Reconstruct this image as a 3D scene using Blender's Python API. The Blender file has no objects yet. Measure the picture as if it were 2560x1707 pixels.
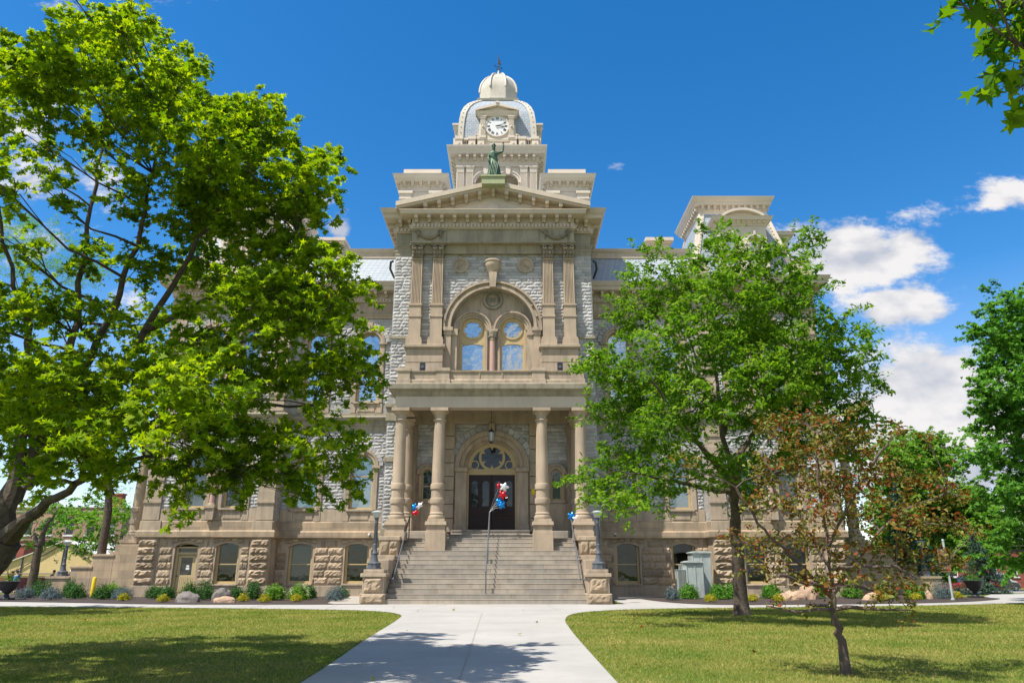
import bpy, bmesh, math, random
import numpy as np
from mathutils import Vector, Matrix
random.seed(11); rng=np.random.default_rng(7)
scene=bpy.context.scene
COL=scene.collection
R=math.radians
# ---------------------------------------------------------------- camera
cam=bpy.data.cameras.new('camera'); camo=bpy.data.objects.new('camera',cam); COL.objects.link(camo)
cam.sensor_fit='HORIZONTAL'; cam.sensor_width=36.0; cam.lens=36.0*1800/2560
camo.location=(0,0,1.4); camo.rotation_euler=(R(90+17.6),0,0)
cam.clip_start=.1; cam.clip_end=3000
scene.camera=camo
# ---------------------------------------------------------------- light
SUNV=Vector((.45,.33,-1)).normalized()
sun=bpy.data.lights.new('sun','SUN'); sun.energy=5.0; sun.angle=R(.53); sun.color=(1,.95,.87)
suno=bpy.data.objects.new('sun',sun); COL.objects.link(suno)
suno.rotation_euler=SUNV.to_track_quat('-Z','Y').to_euler()
SUN_EL=math.asin(-SUNV.z); SUN_AZ=math.atan2(-SUNV.x,-SUNV.y)
scene.view_settings.view_transform='Standard'; scene.view_settings.look='None'
scene.view_settings.exposure=.60; scene.view_settings.gamma=1
# ---------------------------------------------------------------- world
W=bpy.data.worlds.new('World'); scene.world=W; W.use_nodes=True
def build_world():
    nt=W.node_tree; N=nt.nodes; Lk=nt.links; N.clear()
    def nd(t,**k):
        n=N.new(t)
        for a,b in k.items(): setattr(n,a,b)
        return n
    def mth(op,a,b=None,c=None,clamp=False):
        n=nd('ShaderNodeMath',operation=op); n.use_clamp=clamp
        for i,v in enumerate((a,b,c)):
            if v is None: continue
            if isinstance(v,(int,float)): n.inputs[i].default_value=v
            else: Lk.new(v,n.inputs[i])
        return n.outputs[0]
    out=nd('ShaderNodeOutputWorld'); bg=nd('ShaderNodeBackground'); bg.inputs[1].default_value=.118
    sky=nd('ShaderNodeTexSky',sky_type='NISHITA'); sky.sun_disc=False
    sky.sun_elevation=SUN_EL; sky.sun_rotation=SUN_AZ%(2*math.pi)
    sky.altitude=200; sky.air_density=1.0; sky.dust_density=.25; sky.ozone_density=2.5
    hsv=nd('ShaderNodeHueSaturation'); hsv.inputs['Saturation'].default_value=1.38; hsv.inputs['Value'].default_value=1.12
    Lk.new(sky.outputs[0],hsv.inputs['Color'])
    tc=nd('ShaderNodeTexCoord'); sep=nd('ShaderNodeSeparateXYZ'); Lk.new(tc.outputs['Generated'],sep.inputs[0])
    x,y,z=sep.outputs
    ya=mth('MAXIMUM',mth('ABSOLUTE',y),.03)
    u=mth('DIVIDE',x,ya); v=mth('DIVIDE',z,ya)
    sat=nd('ShaderNodeMapRange'); sat.inputs[1].default_value=0; sat.inputs[2].default_value=.35; sat.inputs[3].default_value=.75; sat.inputs[4].default_value=1.38; Lk.new(z,sat.inputs[0]); Lk.new(sat.outputs[0],hsv.inputs['Saturation'])
    nz=nd('ShaderNodeTexNoise'); nz.inputs['Scale'].default_value=7.5; nz.inputs['Detail'].default_value=10; nz.inputs['Roughness'].default_value=.66
    cmb=nd('ShaderNodeCombineXYZ'); Lk.new(u,cmb.inputs[0]); Lk.new(mth('MULTIPLY',v,1.7),cmb.inputs[1]); Lk.new(mth('SIGN',y),cmb.inputs[2])
    Lk.new(cmb.outputs[0],nz.inputs['Vector'])
    nf=nz.outputs['Fac']
    # cloud banks: (u,v,su,sv,amp) as slopes from the place
    banks=[(0.517,0.455,0.08,0.045,1.55),(0.585,0.466,0.042,0.03,1.3),(0.459,0.425,0.03,0.024,1.1),(0.57,0.374,0.05,0.026,1.35),(0.529,0.36,0.026,0.014,0.7),(0.784,0.562,0.048,0.021,0.8),(0.752,0.54,0.02,0.009,0.6),(0.763,0.628,0.028,0.01,0.4),(0.623,0.242,0.12,0.06,1.3),(0.694,0.287,0.069,0.026,0.85),(0.563,0.179,0.095,0.075,1.25),(0.645,0.131,0.09,0.075,1.15),(0.547,0.313,0.025,0.017,0.4),(0.673,0.405,0.008,0.004,0.3),(-0.264,0.495,0.013,0.018,1.1),(-0.298,0.547,0.012,0.011,0.4),(-0.371,0.551,0.014,0.012,.9),(-0.771,0.918,0.045,0.02,0.6),(-0.556,0.927,0.045,0.013,0.45),(-0.487,0.904,0.022,0.011,0.3),(-0.62,0.904,0.03,0.018,0.35),(-0.78,0.672,0.049,0.049,0.65),(-0.72,0.578,0.08,0.06,0.75),(-0.74,0.473,0.053,0.044,0.6),(-0.565,0.374,0.039,0.042,0.5),(0.417,0.499,0.03,0.01,0.5),(0.164,0.606,0.008,0.005,0.35),(-0.372,0.149,0.036,0.037,0.6),(-0.638,0.09,0.119,0.023,0.5),(-0.406,0.131,0.024,0.036,0.5)]
    acc=None
    for (a,b,sa,sb,am) in banks:
        if am==0: continue
        dx=mth('DIVIDE',mth('SUBTRACT',u,a),sa*1.3); dy=mth('DIVIDE',mth('SUBTRACT',v,b),sb*1.3)
        d2=mth('ADD',mth('MULTIPLY',dx,dx),mth('MULTIPLY',dy,dy))
        g=mth('MULTIPLY',mth('EXPONENT',mth('MULTIPLY',d2,-.7)),am)
        acc=g if acc is None else mth('MAXIMUM',acc,g)
    front=mth('GREATER_THAN',y,0)
    # behind the viewer: scattered cumulus
    n2=nd('ShaderNodeTexNoise'); n2.inputs['Scale'].default_value=2.4; n2.inputs['Detail'].default_value=2
    Lk.new(tc.outputs['Generated'],n2.inputs['Vector'])
    back=mth('MULTIPLY',mth('SUBTRACT',n2.outputs['Fac'],.36),4.0,clamp=True)
    m=mth('ADD',mth('MULTIPLY',acc,front),mth('MULTIPLY',back,mth('SUBTRACT',1,front)))
    dens=mth('ADD',mth('MULTIPLY',m,1.0),mth('MULTIPLY',mth('SUBTRACT',nf,.5),3.0))
    mr=nd('ShaderNodeMapRange',interpolation_type='SMOOTHSTEP'); mr.inputs[1].default_value=.38; mr.inputs[2].default_value=.95
    Lk.new(mth('MULTIPLY',dens,mth('GREATER_THAN',m,.06)),mr.inputs[0])
    # relief
    nz2=nd('ShaderNodeTexNoise'); nz2.inputs['Scale'].default_value=7.5; nz2.inputs['Detail'].default_value=5; nz2.inputs['Roughness'].default_value=.5
    off=nd('ShaderNodeVectorMath',operation='ADD'); off.inputs[1].default_value=(-.02,.06,0); Lk.new(cmb.outputs[0],off.inputs[0]); Lk.new(off.outputs[0],nz2.inputs['Vector'])
    nz3=nd('ShaderNodeTexNoise'); nz3.inputs['Scale'].default_value=7.5; nz3.inputs['Detail'].default_value=5; nz3.inputs['Roughness'].default_value=.5
    Lk.new(cmb.outputs[0],nz3.inputs['Vector'])
    rel=mth('ADD',mth('MULTIPLY',mth('SUBTRACT',nz3.outputs['Fac'],nz2.outputs['Fac']),4.5),.60,clamp=True)
    cc=nd('ShaderNodeMix',data_type='RGBA'); Lk.new(rel,cc.inputs[0]); cc.inputs[6].default_value=(2.9,3.15,3.7,1); cc.inputs[7].default_value=(5.1,5.0,5.0,1)
    mx=nd('ShaderNodeMix',data_type='RGBA'); Lk.new(mr.outputs[0],mx.inputs[0]); Lk.new(hsv.outputs[0],mx.inputs[6]); Lk.new(cc.outputs[2],mx.inputs[7])
    Lk.new(mx.outputs[2],bg.inputs[0]); Lk.new(bg.outputs[0],out.inputs[0])
    W.cycles.sampling_method='AUTOMATIC'
build_world()
# ---------------------------------------------------------------- materials
M={}
def newmat(name):
    m=bpy.data.materials.new(name); m.use_nodes=True; nt=m.node_tree; nt.nodes.clear()
    out=nt.nodes.new('ShaderNodeOutputMaterial'); b=nt.nodes.new('ShaderNodeBsdfPrincipled'); nt.links.new(b.outputs[0],out.inputs[0])
    M[name]=m; return m,nt,b,out
def node(nt,t,ins=None,**k):
    n=nt.nodes.new(t)
    for a,b in k.items(): setattr(n,a,b)
    for i,v in (ins or {}).items():
        if hasattr(v,'is_output') or isinstance(v,bpy.types.NodeSocket): nt.links.new(v,n.inputs[i])
        else: n.inputs[i].default_value=v
    return n
def c4(c): return (c[0],c[1],c[2],1)
def mixc(nt,f,a,b,mode='MIX'):
    n=nt.nodes.new('ShaderNodeMix'); n.data_type='RGBA'; n.blend_type=mode
    for i,v in ((0,f),(6,a),(7,b)):
        if isinstance(v,bpy.types.NodeSocket): nt.links.new(v,n.inputs[i])
        else: n.inputs[i].default_value=v if i==0 else c4(v)
    return n.outputs[2]
def ramp(nt,f,stops):
    n=nt.nodes.new('ShaderNodeValToRGB'); nt.links.new(f,n.inputs[0]); e=n.color_ramp.elements
    while len(e)<len(stops): e.new(.5)
    for i,(p,c) in enumerate(stops): e[i].position=p; e[i].color=c4(c) if not isinstance(c,(int,float)) else (c,c,c,1)
    return n.outputs[0]
def noise(nt,co,sc,det=4,ro=.55,dist=0):
    return node(nt,'ShaderNodeTexNoise',{'Vector':co,'Scale':sc,'Detail':det,'Roughness':ro,'Distortion':dist}).outputs['Fac']
def bump(nt,b,h,s,d=.02):
    n=node(nt,'ShaderNodeBump',{'Height':h,'Strength':s,'Distance':d}); nt.links.new(n.outputs[0],b.inputs['Normal'])
def stone(name,c1,c2,joints=None,grime=.35,grimec=(.10,.09,.075),rough=.85,sc=1.2,bs=.35,jdark=.55,fine=30,island=0):
    m,nt,b,out=newmat(name); b.inputs['Roughness'].default_value=rough; b.inputs['Specular IOR Level'].default_value=.25
    co=node(nt,'ShaderNodeTexCoord').outputs['Object']
    n1=noise(nt,co,sc,5); n2=noise(nt,co,fine,4,.6)
    col=mixc(nt,ramp(nt,n1,[(.3,0.),(.7,1.)]),c1,c2)
    # soft vertical weather streaks
    mp=node(nt,'ShaderNodeMapping',{'Vector':co,'Scale':(2.2,2.2,.35)}); n3=noise(nt,mp.outputs[0],1.6,6,.65)
    g=ramp(nt,n3,[(.46,0.),(.66,.7),(.82,1.)])
    gm=node(nt,'ShaderNodeMath',{0:g,1:grime},operation='MULTIPLY').outputs[0]
    col=mixc(nt,gm,col,grimec)
    h=n2
    if island:
        gi=node(nt,'ShaderNodeNewGeometry').outputs['Random Per Island']
        v=ramp(nt,gi,[(0.,1-island),(1.,1+island*.6)]); col=mixc(nt,1.0,col,v,'MULTIPLY')
    if joints:
        w,hh=joints
        s=node(nt,'ShaderNodeSeparateXYZ',{0:co}); xy=node(nt,'ShaderNodeMath',{0:s.outputs[0],1:s.outputs[1]},operation='ADD').outputs[0]
        cv=node(nt,'ShaderNodeCombineXYZ',{0:xy,1:s.outputs[2]}).outputs[0]
        br=node(nt,'ShaderNodeTexBrick',{'Vector':cv,'Color1':(.78,.79,.80,1),'Color2':(1.08,1.04,.98,1),'Mortar':(jdark,jdark,jdark,1),'Scale':1.0,'Mortar Size':.006,'Mortar Smooth':.1,'Bias':0.,'Brick Width':w,'Row Height':hh})
        br.offset=.5
        col=mixc(nt,1.0,col,br.outputs[0],'MULTIPLY')
    nt.links.new(col,b.inputs['Base Color'])
    bump(nt,b,h,bs,.02)
    return m
stone('sandstone',(.475,.37,.255),(.35,.27,.19),joints=(1.25,.46),grime=.42)
stone('sandstone_plain',(.475,.375,.27),(.35,.28,.205),grime=.55,sc=.8)
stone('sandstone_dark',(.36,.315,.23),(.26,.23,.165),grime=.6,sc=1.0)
stone('sandstone_rock',(.44,.335,.225),(.33,.255,.175),grime=.18,island=.28,bs=.9,fine=14)
stone('limestone_rock',(.50,.485,.465),(.37,.365,.36),grime=.2,island=.26,bs=.8,fine=18,grimec=(.3,.28,.24))
stone('limestone_back',(.42,.41,.39),(.35,.34,.33),joints=(.5,.19),grime=.1,bs=.6)
stone('cream_metal',(.56,.47,.365),(.49,.41,.32),grime=.26,grimec=(.30,.25,.18),rough=.6,bs=.06,sc=.7)
stone('tower_metal',(.64,.56,.465),(.57,.495,.405),grime=.13,grimec=(.34,.29,.22),rough=.6,bs=.06,sc=.7)
stone('dome_metal',(.55,.505,.43),(.46,.42,.35),grime=.3,grimec=(.36,.33,.28),rough=.5,bs=.08,sc=1.5)
stone('column_stone',(.48,.375,.265),(.37,.29,.21),grime=.4,sc=.9,bs=.25)
stone('step_stone',(.45,.40,.335),(.35,.31,.26),joints=(1.9,.21),grime=.40,grimec=(.15,.12,.09),bs=.35)
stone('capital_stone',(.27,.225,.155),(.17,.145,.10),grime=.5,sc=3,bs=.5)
stone('pink_granite',(.50,.33,.27),(.44,.28,.23),grime=.05,rough=.35,bs=.03)
stone('trim_paint',(.50,.38,.20),(.46,.345,.18),grime=.08,rough=.5,bs=.03)
stone('door_paint',(.50,.395,.215),(.47,.37,.2),grime=.1,rough=.5,bs=.03)
stone('concrete',(.41,.39,.36),(.335,.32,.295),grime=.38,grimec=(.3,.28,.24),bs=.15,sc=.5,fine=60)
stone('gravel',(.5,.46,.40),(.2,.18,.15),grime=.0,bs=1,sc=26,fine=30)
stone('mulch',(.035,.026,.022),(.085,.065,.055),grime=.0,bs=1,sc=22,fine=24)
stone('boulder_grey',(.21,.19,.17),(.13,.115,.105),grime=.2,bs=.8,sc=2)
stone('boulder_tan',(.48,.33,.22),(.36,.24,.16),grime=.2,bs=.8,sc=2)
stone('lamp_metal',(.075,.085,.10),(.11,.12,.135),grime=.1,rough=.5,bs=.15,sc=5)
stone('rail_metal',(.12,.125,.14),(.09,.095,.105),grime=.1,rough=.45,bs=.05,sc=5)
stone('dark_metal',(.03,.032,.036),(.05,.05,.052),grime=.0,rough=.45,bs=.05,sc=5)
stone('downspout_metal',(.05,.07,.07),(.035,.05,.05),grime=.1,rough=.45,bs=.05,sc=5)
stone('maroon_door',(.028,.008,.009),(.02,.006,.007),grime=.0,rough=.3,bs=.03,sc=3)
stone('cabinet_paint',(.42,.46,.44),(.36,.40,.385),grime=.55,grimec=(.14,.12,.09),rough=.5,bs=.05,sc=2)
stone('white_paint',(.75,.75,.74),(.70,.70,.69),grime=.03,rough=.5,bs=.03)
stone('blind_white',(.48,.49,.48),(.44,.45,.44),grime=.02,rough=.8,bs=.02)
stone('yellow_paint',(.75,.55,.02),(.7,.5,.02),grime=.05,rough=.4,bs=.03)
stone('brown_banner',(.26,.15,.09),(.23,.13,.08),grime=.05,rough=.8,bs=.03)
stone('tan_brick',(.40,.27,.19),(.32,.21,.15),joints=(.6,.2),grime=.2,jdark=.8)
stone('red_brick',(.32,.10,.075),(.26,.08,.06),joints=(.6,.2),grime=.15,jdark=.8)
stone('asphalt',(.055,.055,.056),(.045,.045,.047),grime=.0,bs=.3,sc=3)
stone('tent_canvas',(.66,.50,.25),(.60,.45,.22),grime=.05,rough=.8,bs=.03)
stone('tent_white',(.78,.77,.74),(.75,.74,.7),grime=.04,rough=.7,bs=.03)
stone('skin',(.45,.28,.2),(.42,.26,.18),grime=0,rough=.6,bs=.02)
stone('cloth_blue',(.04,.16,.36),(.035,.14,.32),grime=0,rough=.9,bs=.05)
stone('cloth_navy',(.02,.03,.10),(.018,.025,.08),grime=0,rough=.9,bs=.05)
stone('cloth_red',(.35,.04,.04),(.3,.035,.035),grime=0,rough=.9,bs=.05)
stone('cloth_khaki',(.42,.34,.22),(.38,.3,.2),grime=0,rough=.9,bs=.05)
stone('hair_dark',(.03,.02,.015),(.025,.018,.012),grime=0,rough=.7,bs=.05)
stone('bark',(.13,.10,.075),(.055,.042,.034),grime=.2,bs=1.0,sc=9,fine=22)
stone('bark_smooth',(.15,.11,.09),(.09,.065,.055),grime=.1,bs=.5,sc=9,fine=22)
def bronze():
    m,nt,b,out=newmat('bronze_patina'); co=node(nt,'ShaderNodeTexCoord').outputs['Object']
    n=noise(nt,co,4,5); col=ramp(nt,n,[(.3,(.025,.05,.028)),(.6,(.06,.12,.065)),(.8,(.16,.24,.13))])
    nt.links.new(col,b.inputs['Base Color']); b.inputs['Roughness'].default_value=.42; b.inputs['Metallic'].default_value=.25; bump(nt,b,noise(nt,co,12),.3)
    stone('plinth_patina',(.40,.42,.25),(.33,.36,.20),grime=.3,grimec=(.12,.14,.07))
bronze()
def slate():
    m,nt,b,out=newmat('slate'); co=node(nt,'ShaderNodeTexCoord').outputs['Object']
    s=node(nt,'ShaderNodeSeparateXYZ',{0:co}); xy=node(nt,'ShaderNodeMath',{0:s.outputs[0],1:s.outputs[1]},operation='ADD').outputs[0]
    cv=node(nt,'ShaderNodeCombineXYZ',{0:xy,1:s.outputs[2]}).outputs[0]
    br=node(nt,'ShaderNodeTexBrick',{'Vector':cv,'Color1':(.30,.35,.40,1),'Color2':(.38,.42,.46,1),'Mortar':(.11,.13,.15,1),'Scale':1.0,'Mortar Size':.012,'Brick Width':.34,'Row Height':.17})
    br.offset=.5
    n=noise(nt,co,3,4); col=mixc(nt,ramp(nt,n,[(.35,0.),(.75,.35)]),br.outputs[0],(.24,.27,.3))
    nt.links.new(col,b.inputs['Base Color']); b.inputs['Roughness'].default_value=.5
    inv=node(nt,'ShaderNodeMath',{0:1.,1:br.outputs['Fac']},operation='SUBTRACT').outputs[0]; bump(nt,b,inv,.5,.02)
slate()
def glass(name,tint,metal,rough=.04,wave=.045):
    m,nt,b,out=newmat(name); co=node(nt,'ShaderNodeTexCoord').outputs['Object']
    n=noise(nt,co,.9,2); col=mixc(nt,n,[t*.8 for t in tint],[t*1.15 for t in tint])
    nt.links.new(col,b.inputs['Base Color']); b.inputs['Roughness'].default_value=rough; b.inputs['Metallic'].default_value=metal
    bump(nt,b,noise(nt,co,1.6,2),wave,.3)
glass('glass_sky',(.50,.535,.53),.8,.04,.08)
glass('glass_room',(.13,.15,.155),.42)
glass('glass_mid',(.27,.31,.32),.6,.04,.08)
glass('glass_dark',(.035,.038,.04),.25)
glass('car_silver',(.42,.41,.39),.7,.25,0)
glass('car_dark',(.05,.06,.09),.5,.25,0)
glass('car_tan',(.25,.22,.18),.6,.25,0)
glass('car_red',(.3,.02,.02),.3,.25,0)
glass('foil_white',(.75,.75,.77),.55,.2,.0)
glass('foil_red',(.65,.02,.03),.6,.2,.0)
glass('foil_blue',(.01,.22,.62),.6,.2,.0)
glass('foil_gold',(.7,.45,.05),.6,.2,.0)
def clearglass():
    m,nt,b,out=newmat('glass_clear'); co=node(nt,'ShaderNodeTexCoord').outputs['Object']
    b.inputs['Base Color'].default_value=(.42,.44,.44,1); b.inputs['Metallic'].default_value=1; b.inputs['Roughness'].default_value=.04; bump(nt,b,noise(nt,co,1.6,2),.03,.3)
    tr=node(nt,'ShaderNodeBsdfTransparent',{0:(.62,.66,.66,1)}); mx=node(nt,'ShaderNodeMixShader',{0:.08,1:tr.outputs[0],2:b.outputs[0]}); nt.links.new(mx.outputs[0],out.inputs[0])
clearglass()
def leafmat(name,stops,trans=.42,tmul=(1.25,1.5,.45),rough=.5):
    m,nt,b,out=newmat(name)
    gi=node(nt,'ShaderNodeNewGeometry').outputs['Random Per Island']
    co=node(nt,'ShaderNodeTexCoord').outputs['Object']
    n=noise(nt,co,.55,3); wr,wn=(.32,.75) if name=='grass_blade' else (.6,.55)
    f=node(nt,'ShaderNodeMath',{0:gi,1:wr},operation='MULTIPLY').outputs[0]
    f=node(nt,'ShaderNodeMath',{0:n,1:wn,2:f},operation='MULTIPLY_ADD').outputs[0]
    col=ramp(nt,f,stops)
    nt.links.new(col,b.inputs['Base Color']); b.inputs['Roughness'].default_value=.62; b.inputs['Specular IOR Level'].default_value=.13
    tr=node(nt,'ShaderNodeBsdfTranslucent'); tcol=mixc(nt,1.0,col,tmul,'MULTIPLY'); nt.links.new(tcol,tr.inputs[0])
    mx=node(nt,'ShaderNodeMixShader',{0:trans,1:b.outputs[0],2:tr.outputs[0]}); nt.links.new(mx.outputs[0],out.inputs[0])
leafmat('leaf_maple',[(.15,(.06,.14,.01)),(.5,(.155,.27,.01)),(.85,(.31,.41,.014))],.54,(1.6,1.5,.3))
leafmat('leaf_deep_maple',[(.15,(.04,.12,.008)),(.5,(.08,.18,.01)),(.85,(.2,.32,.012))],.5,(1.5,1.5,.35))
leafmat('leaf_oak',[(.15,(.04,.115,.01)),(.5,(.10,.21,.012)),(.85,(.21,.32,.02))],.42,(1.4,1.6,.5))
leafmat('leaf_crab',[(.15,(.34,.05,.02)),(.32,(.22,.07,.016)),(.46,(.17,.11,.018)),(.62,(.13,.16,.028)),(.9,(.27,.27,.07))],.3,(1.3,1.2,.6))
leafmat('leaf_deep',[(.15,(.04,.13,.018)),(.5,(.085,.22,.025)),(.85,(.15,.31,.04))],.35)
leafmat('leaf_light',[(.15,(.09,.20,.03)),(.5,(.14,.27,.03)),(.85,(.2,.33,.05))],.45)
leafmat('leaf_shrub',[(.15,(.02,.07,.016)),(.5,(.035,.105,.022)),(.85,(.07,.17,.035))],.2)
leafmat('leaf_yellow',[(.15,(.18,.20,.015)),(.5,(.34,.32,.02)),(.85,(.5,.45,.04))],.3,(1,1,.4))
leafmat('leaf_blue',[(.15,(.05,.08,.085)),(.5,(.09,.13,.135)),(.85,(.16,.21,.21))],.15,(1,1,1))
leafmat('leaf_spruce',[(.15,(.03,.075,.05)),(.5,(.05,.11,.07)),(.85,(.09,.16,.11))],.15,(1,1,1))
leafmat('petal_white',[(.15,(.5,.55,.35)),(.5,(.6,.64,.42)),(.85,(.7,.7,.55))],.3,(1,1,.8))
leafmat('grass_blade',[(.3,(.10,.18,.02)),(.43,(.17,.235,.03)),(.54,(.28,.28,.06)),(.7,(.42,.35,.12))],.35,(1.2,1.3,.5))
def grassground():
    m,nt,b,out=newmat('lawn'); co=node(nt,'ShaderNodeTexCoord').outputs['Object']
    a=noise(nt,co,.35,4); f=noise(nt,co,18,5,.7)
    c=mixc(nt,ramp(nt,a,[(.38,0.),(.66,1.)]),(.12,.175,.028),(.26,.235,.065))
    c=mixc(nt,ramp(nt,f,[(.3,0.),(.7,.6)]),c,(.06,.09,.018))
    nt.links.new(c,b.inputs['Base Color']); b.inputs['Roughness'].default_value=.95; b.inputs['Specular IOR Level'].default_value=.1
    bump(nt,b,f,1,.04)
grassground()
def gradient_blades():
    # dry patches follow the same large noise as the soil
    m=M['grass_blade']; nt=m.node_tree
gradient_blades()
# ---------------------------------------------------------------- object helpers
def prop(o,label=None,cat=None,group=None,kind=None):
    if label: o['label']=label
    if cat: o['category']=cat
    if group: o['group']=group
    if kind: o['kind']=kind
    return o
def empty(name,loc,label,cat,group=None,rz=0):
    o=bpy.data.objects.new(name,None); COL.objects.link(o); o.location=loc; o.rotation_euler=(0,0,rz); o.empty_display_size=.3
    return prop(o,label,cat,group)
def copy_tree(o,parent=None):
    c=o.copy(); COL.objects.link(c); c.parent=parent
    for ch in list(o.children): copy_tree(ch,c)
    return c
class MB:
    def __init__(s): s.v=[]; s.f=[]; s.sm=[]
    def add(s,vs,fs,sm=False):
        n=len(s.v); s.v.extend([tuple(p) for p in vs]); s.f.extend([tuple(i+n for i in f) for f in fs]); s.sm.extend([sm]*len(fs)); return s
    def box(s,x0,x1,y0,y1,z0,z1,tx=0,ty=0):
        vs=[(x0,y0,z0),(x1,y0,z0),(x1,y1,z0),(x0,y1,z0),(x0+tx,y0+ty,z1),(x1-tx,y0+ty,z1),(x1-tx,y1-ty,z1),(x0+tx,y1-ty,z1)]
        return s.add(vs,[(0,3,2,1),(4,5,6,7),(0,1,5,4),(1,2,6,5),(2,3,7,6),(3,0,4,7)])
    def prism(s,poly,y0,y1):   # poly in (x,z), counterclockwise seen from -Y
        n=len(poly); vs=[(x,y0,z) for x,z in poly]+[(x,y1,z) for x,z in poly]
        return s.add(vs,[tuple(range(n)),tuple(range(2*n-1,n-1,-1))]+[(i,i+n,(i+1)%n+n,(i+1)%n) for i in range(n)])
    def vprism(s,plan,z0,z1,k=1.0,c=(0,0)):  # plan in (x,y)
        n=len(plan); vs=[(x,y,z0) for x,y in plan]+[(c[0]+(x-c[0])*k,c[1]+(y-c[1])*k,z1) for x,y in plan]
        return s.add(vs,[tuple(range(n-1,-1,-1)),tuple(range(n,2*n))]+[(i,(i+1)%n,(i+1)%n+n,i+n) for i in range(n)])
    def lathe(s,cx,cy,prof,n=20,sm=True,a0=0,sq=None):
        m=len(prof); vs=[]
        for r,z in prof:
            for k in range(n):
                a=a0+2*math.pi*k/n; vs.append((cx+r*math.cos(a),cy+r*math.sin(a),z))
        fs=[(i*n+k,i*n+(k+1)%n,(i+1)*n+(k+1)%n,(i+1)*n+k) for i in range(m-1) for k in range(n)]
        s.add(vs,fs,sm); s.add([vs[k] for k in range(n)],[tuple(range(n-1,-1,-1))]); s.add([vs[(m-1)*n+k] for k in range(n)],[tuple(range(n))])
        return s
    def ylathe(s,cx,cz,y,prof,n=24,sm=True):   # disc-like, profile (r, dy), axis along -Y
        t=MB(); t.lathe(0,0,prof,n,sm)
        vs=[(cx+a,y-c,cz+b) for a,b,c in t.v]; b0=len(s.v); s.v.extend(vs); s.f.extend([tuple(i+b0 for i in f) for f in t.f]); s.sm.extend(t.sm); return s
    def archband(s,cx,zc,r0,r1,y0,y1,a0=0,a1=math.pi,n=24,rz=1.0):
        vs=[]; 
        for i in range(n+1):
            a=a0+(a1-a0)*i/n; c,d=math.cos(a),math.sin(a)*rz
            vs+= [(cx+r0*c,y0,zc+r0*d),(cx+r1*c,y0,zc+r1*d),(cx+r1*c,y1,zc+r1*d),(cx+r0*c,y1,zc+r0*d)]
        fs=[(0,1,2,3),(4*n+3,4*n+2,4*n+1,4*n)]
        for i in range(n):
            a=4*i;b=a+4
            fs+=[(a+1,a,b,b+1),(a+2,a+1,b+1,b+2),(a+3,a+2,b+2,b+3),(a,a+3,b+3,b)]
        return s.add(vs,fs)
    def disc(s,cx,zc,r,y0,y1,n=28):
        return s.prism([(cx+r*math.cos(2*math.pi*i/n),zc+r*math.sin(2*math.pi*i/n)) for i in range(n)],y0,y1)
    def tube(s,pts,rad,n=8,sm=True):
        pts=[Vector(p) for p in pts]; m=len(pts)
        if isinstance(rad,(int,float)): rad=[rad]*m
        vs=[]; up=None
        for i,p in enumerate(pts):
            d=(pts[min(i+1,m-1)]-pts[max(i-1,0)])
            if d.length<1e-9: d=Vector((0,0,1))
            d.normalize()
            if up is None: up=d.orthogonal().normalized()
            else:
                up=up-d*up.dot(d)
                up=up.normalized() if up.length>1e-6 else d.orthogonal().normalized()
            w=d.cross(up)
            for k in range(n):
                a=2*math.pi*k/n; vs.append(p+(up*math.cos(a)+w*math.sin(a))*rad[i])
        fs=[(i*n+k,i*n+(k+1)%n,(i+1)*n+(k+1)%n,(i+1)*n+k) for i in range(m-1) for k in range(n)]
        s.add(vs,fs,sm); s.add(vs[:n],[tuple(range(n-1,-1,-1))]); s.add(vs[-n:],[tuple(range(n))]); return s
    def ball(s,c,r,seg=10,rings=6,sz=1.0,sy=1.0):
        prof=[(max(r*math.sin(math.pi*i/rings),1e-4),-r*sz*math.cos(math.pi*i/rings)) for i in range(rings+1)]
        t=MB(); t.lathe(0,0,prof,seg,True); b0=len(s.v)
        s.v.extend([(c[0]+a,c[1]+b*sy,c[2]+d) for a,b,d in t.v]); s.f.extend([tuple(i+b0 for i in f) for f in t.f]); s.sm.extend(t.sm); return s
    def sweep(s,path,prof,closed=False,sm=False):
        """profile (out,z) swept along plan path; outward is right of travel"""
        n=len(path); m=len(prof); dirs=[]
        P=[Vector((p[0],p[1])) for p in path]
        def nrm(a,b):
            d=(b-a).normalized(); return Vector((d.y,-d.x))
        vs=[]
        for i in range(n):
            if closed: a=nrm(P[i-1],P[i]); b=nrm(P[i],P[(i+1)%n])
            else:
                a=nrm(P[i-1],P[i]) if i>0 else nrm(P[0],P[1]); b=nrm(P[i],P[i+1]) if i<n-1 else a
            mt=(a+b); mt=mt/mt.dot(a)
            for o,z in prof: vs.append((P[i].x+mt.x*o,P[i].y+mt.y*o,z))
        fs=[]
        for i in range(n if closed else n-1):
            j=(i+1)%n
            for k in range(m):
                l=(k+1)%m
                fs.append((i*m+k,i*m+l,j*m+l,j*m+k))
        if not closed: fs+= [tuple(range(m-1,-1,-1)),tuple((n-1)*m+k for k in range(m))]
        return s.add(vs,fs,sm)
    def along(s,path,fn,closed=False,spacing=.5,inset=.2):
        """call fn(origin, dir, out) at even steps on every segment"""
        n=len(path)
        for i in range(n if closed else n-1):
            a=Vector(path[i]); b=Vector(path[(i+1)%n]); L=(b-a).length; d=(b-a)/L; o=Vector((d.y,-d.x))
            k=max(1,round((L-2*inset)/spacing))
            if L<2*inset: continue
            for j in range(k+1): 
                p=a+d*(inset+(L-2*inset)*j/k); fn(p,d,o)
        return s
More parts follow.
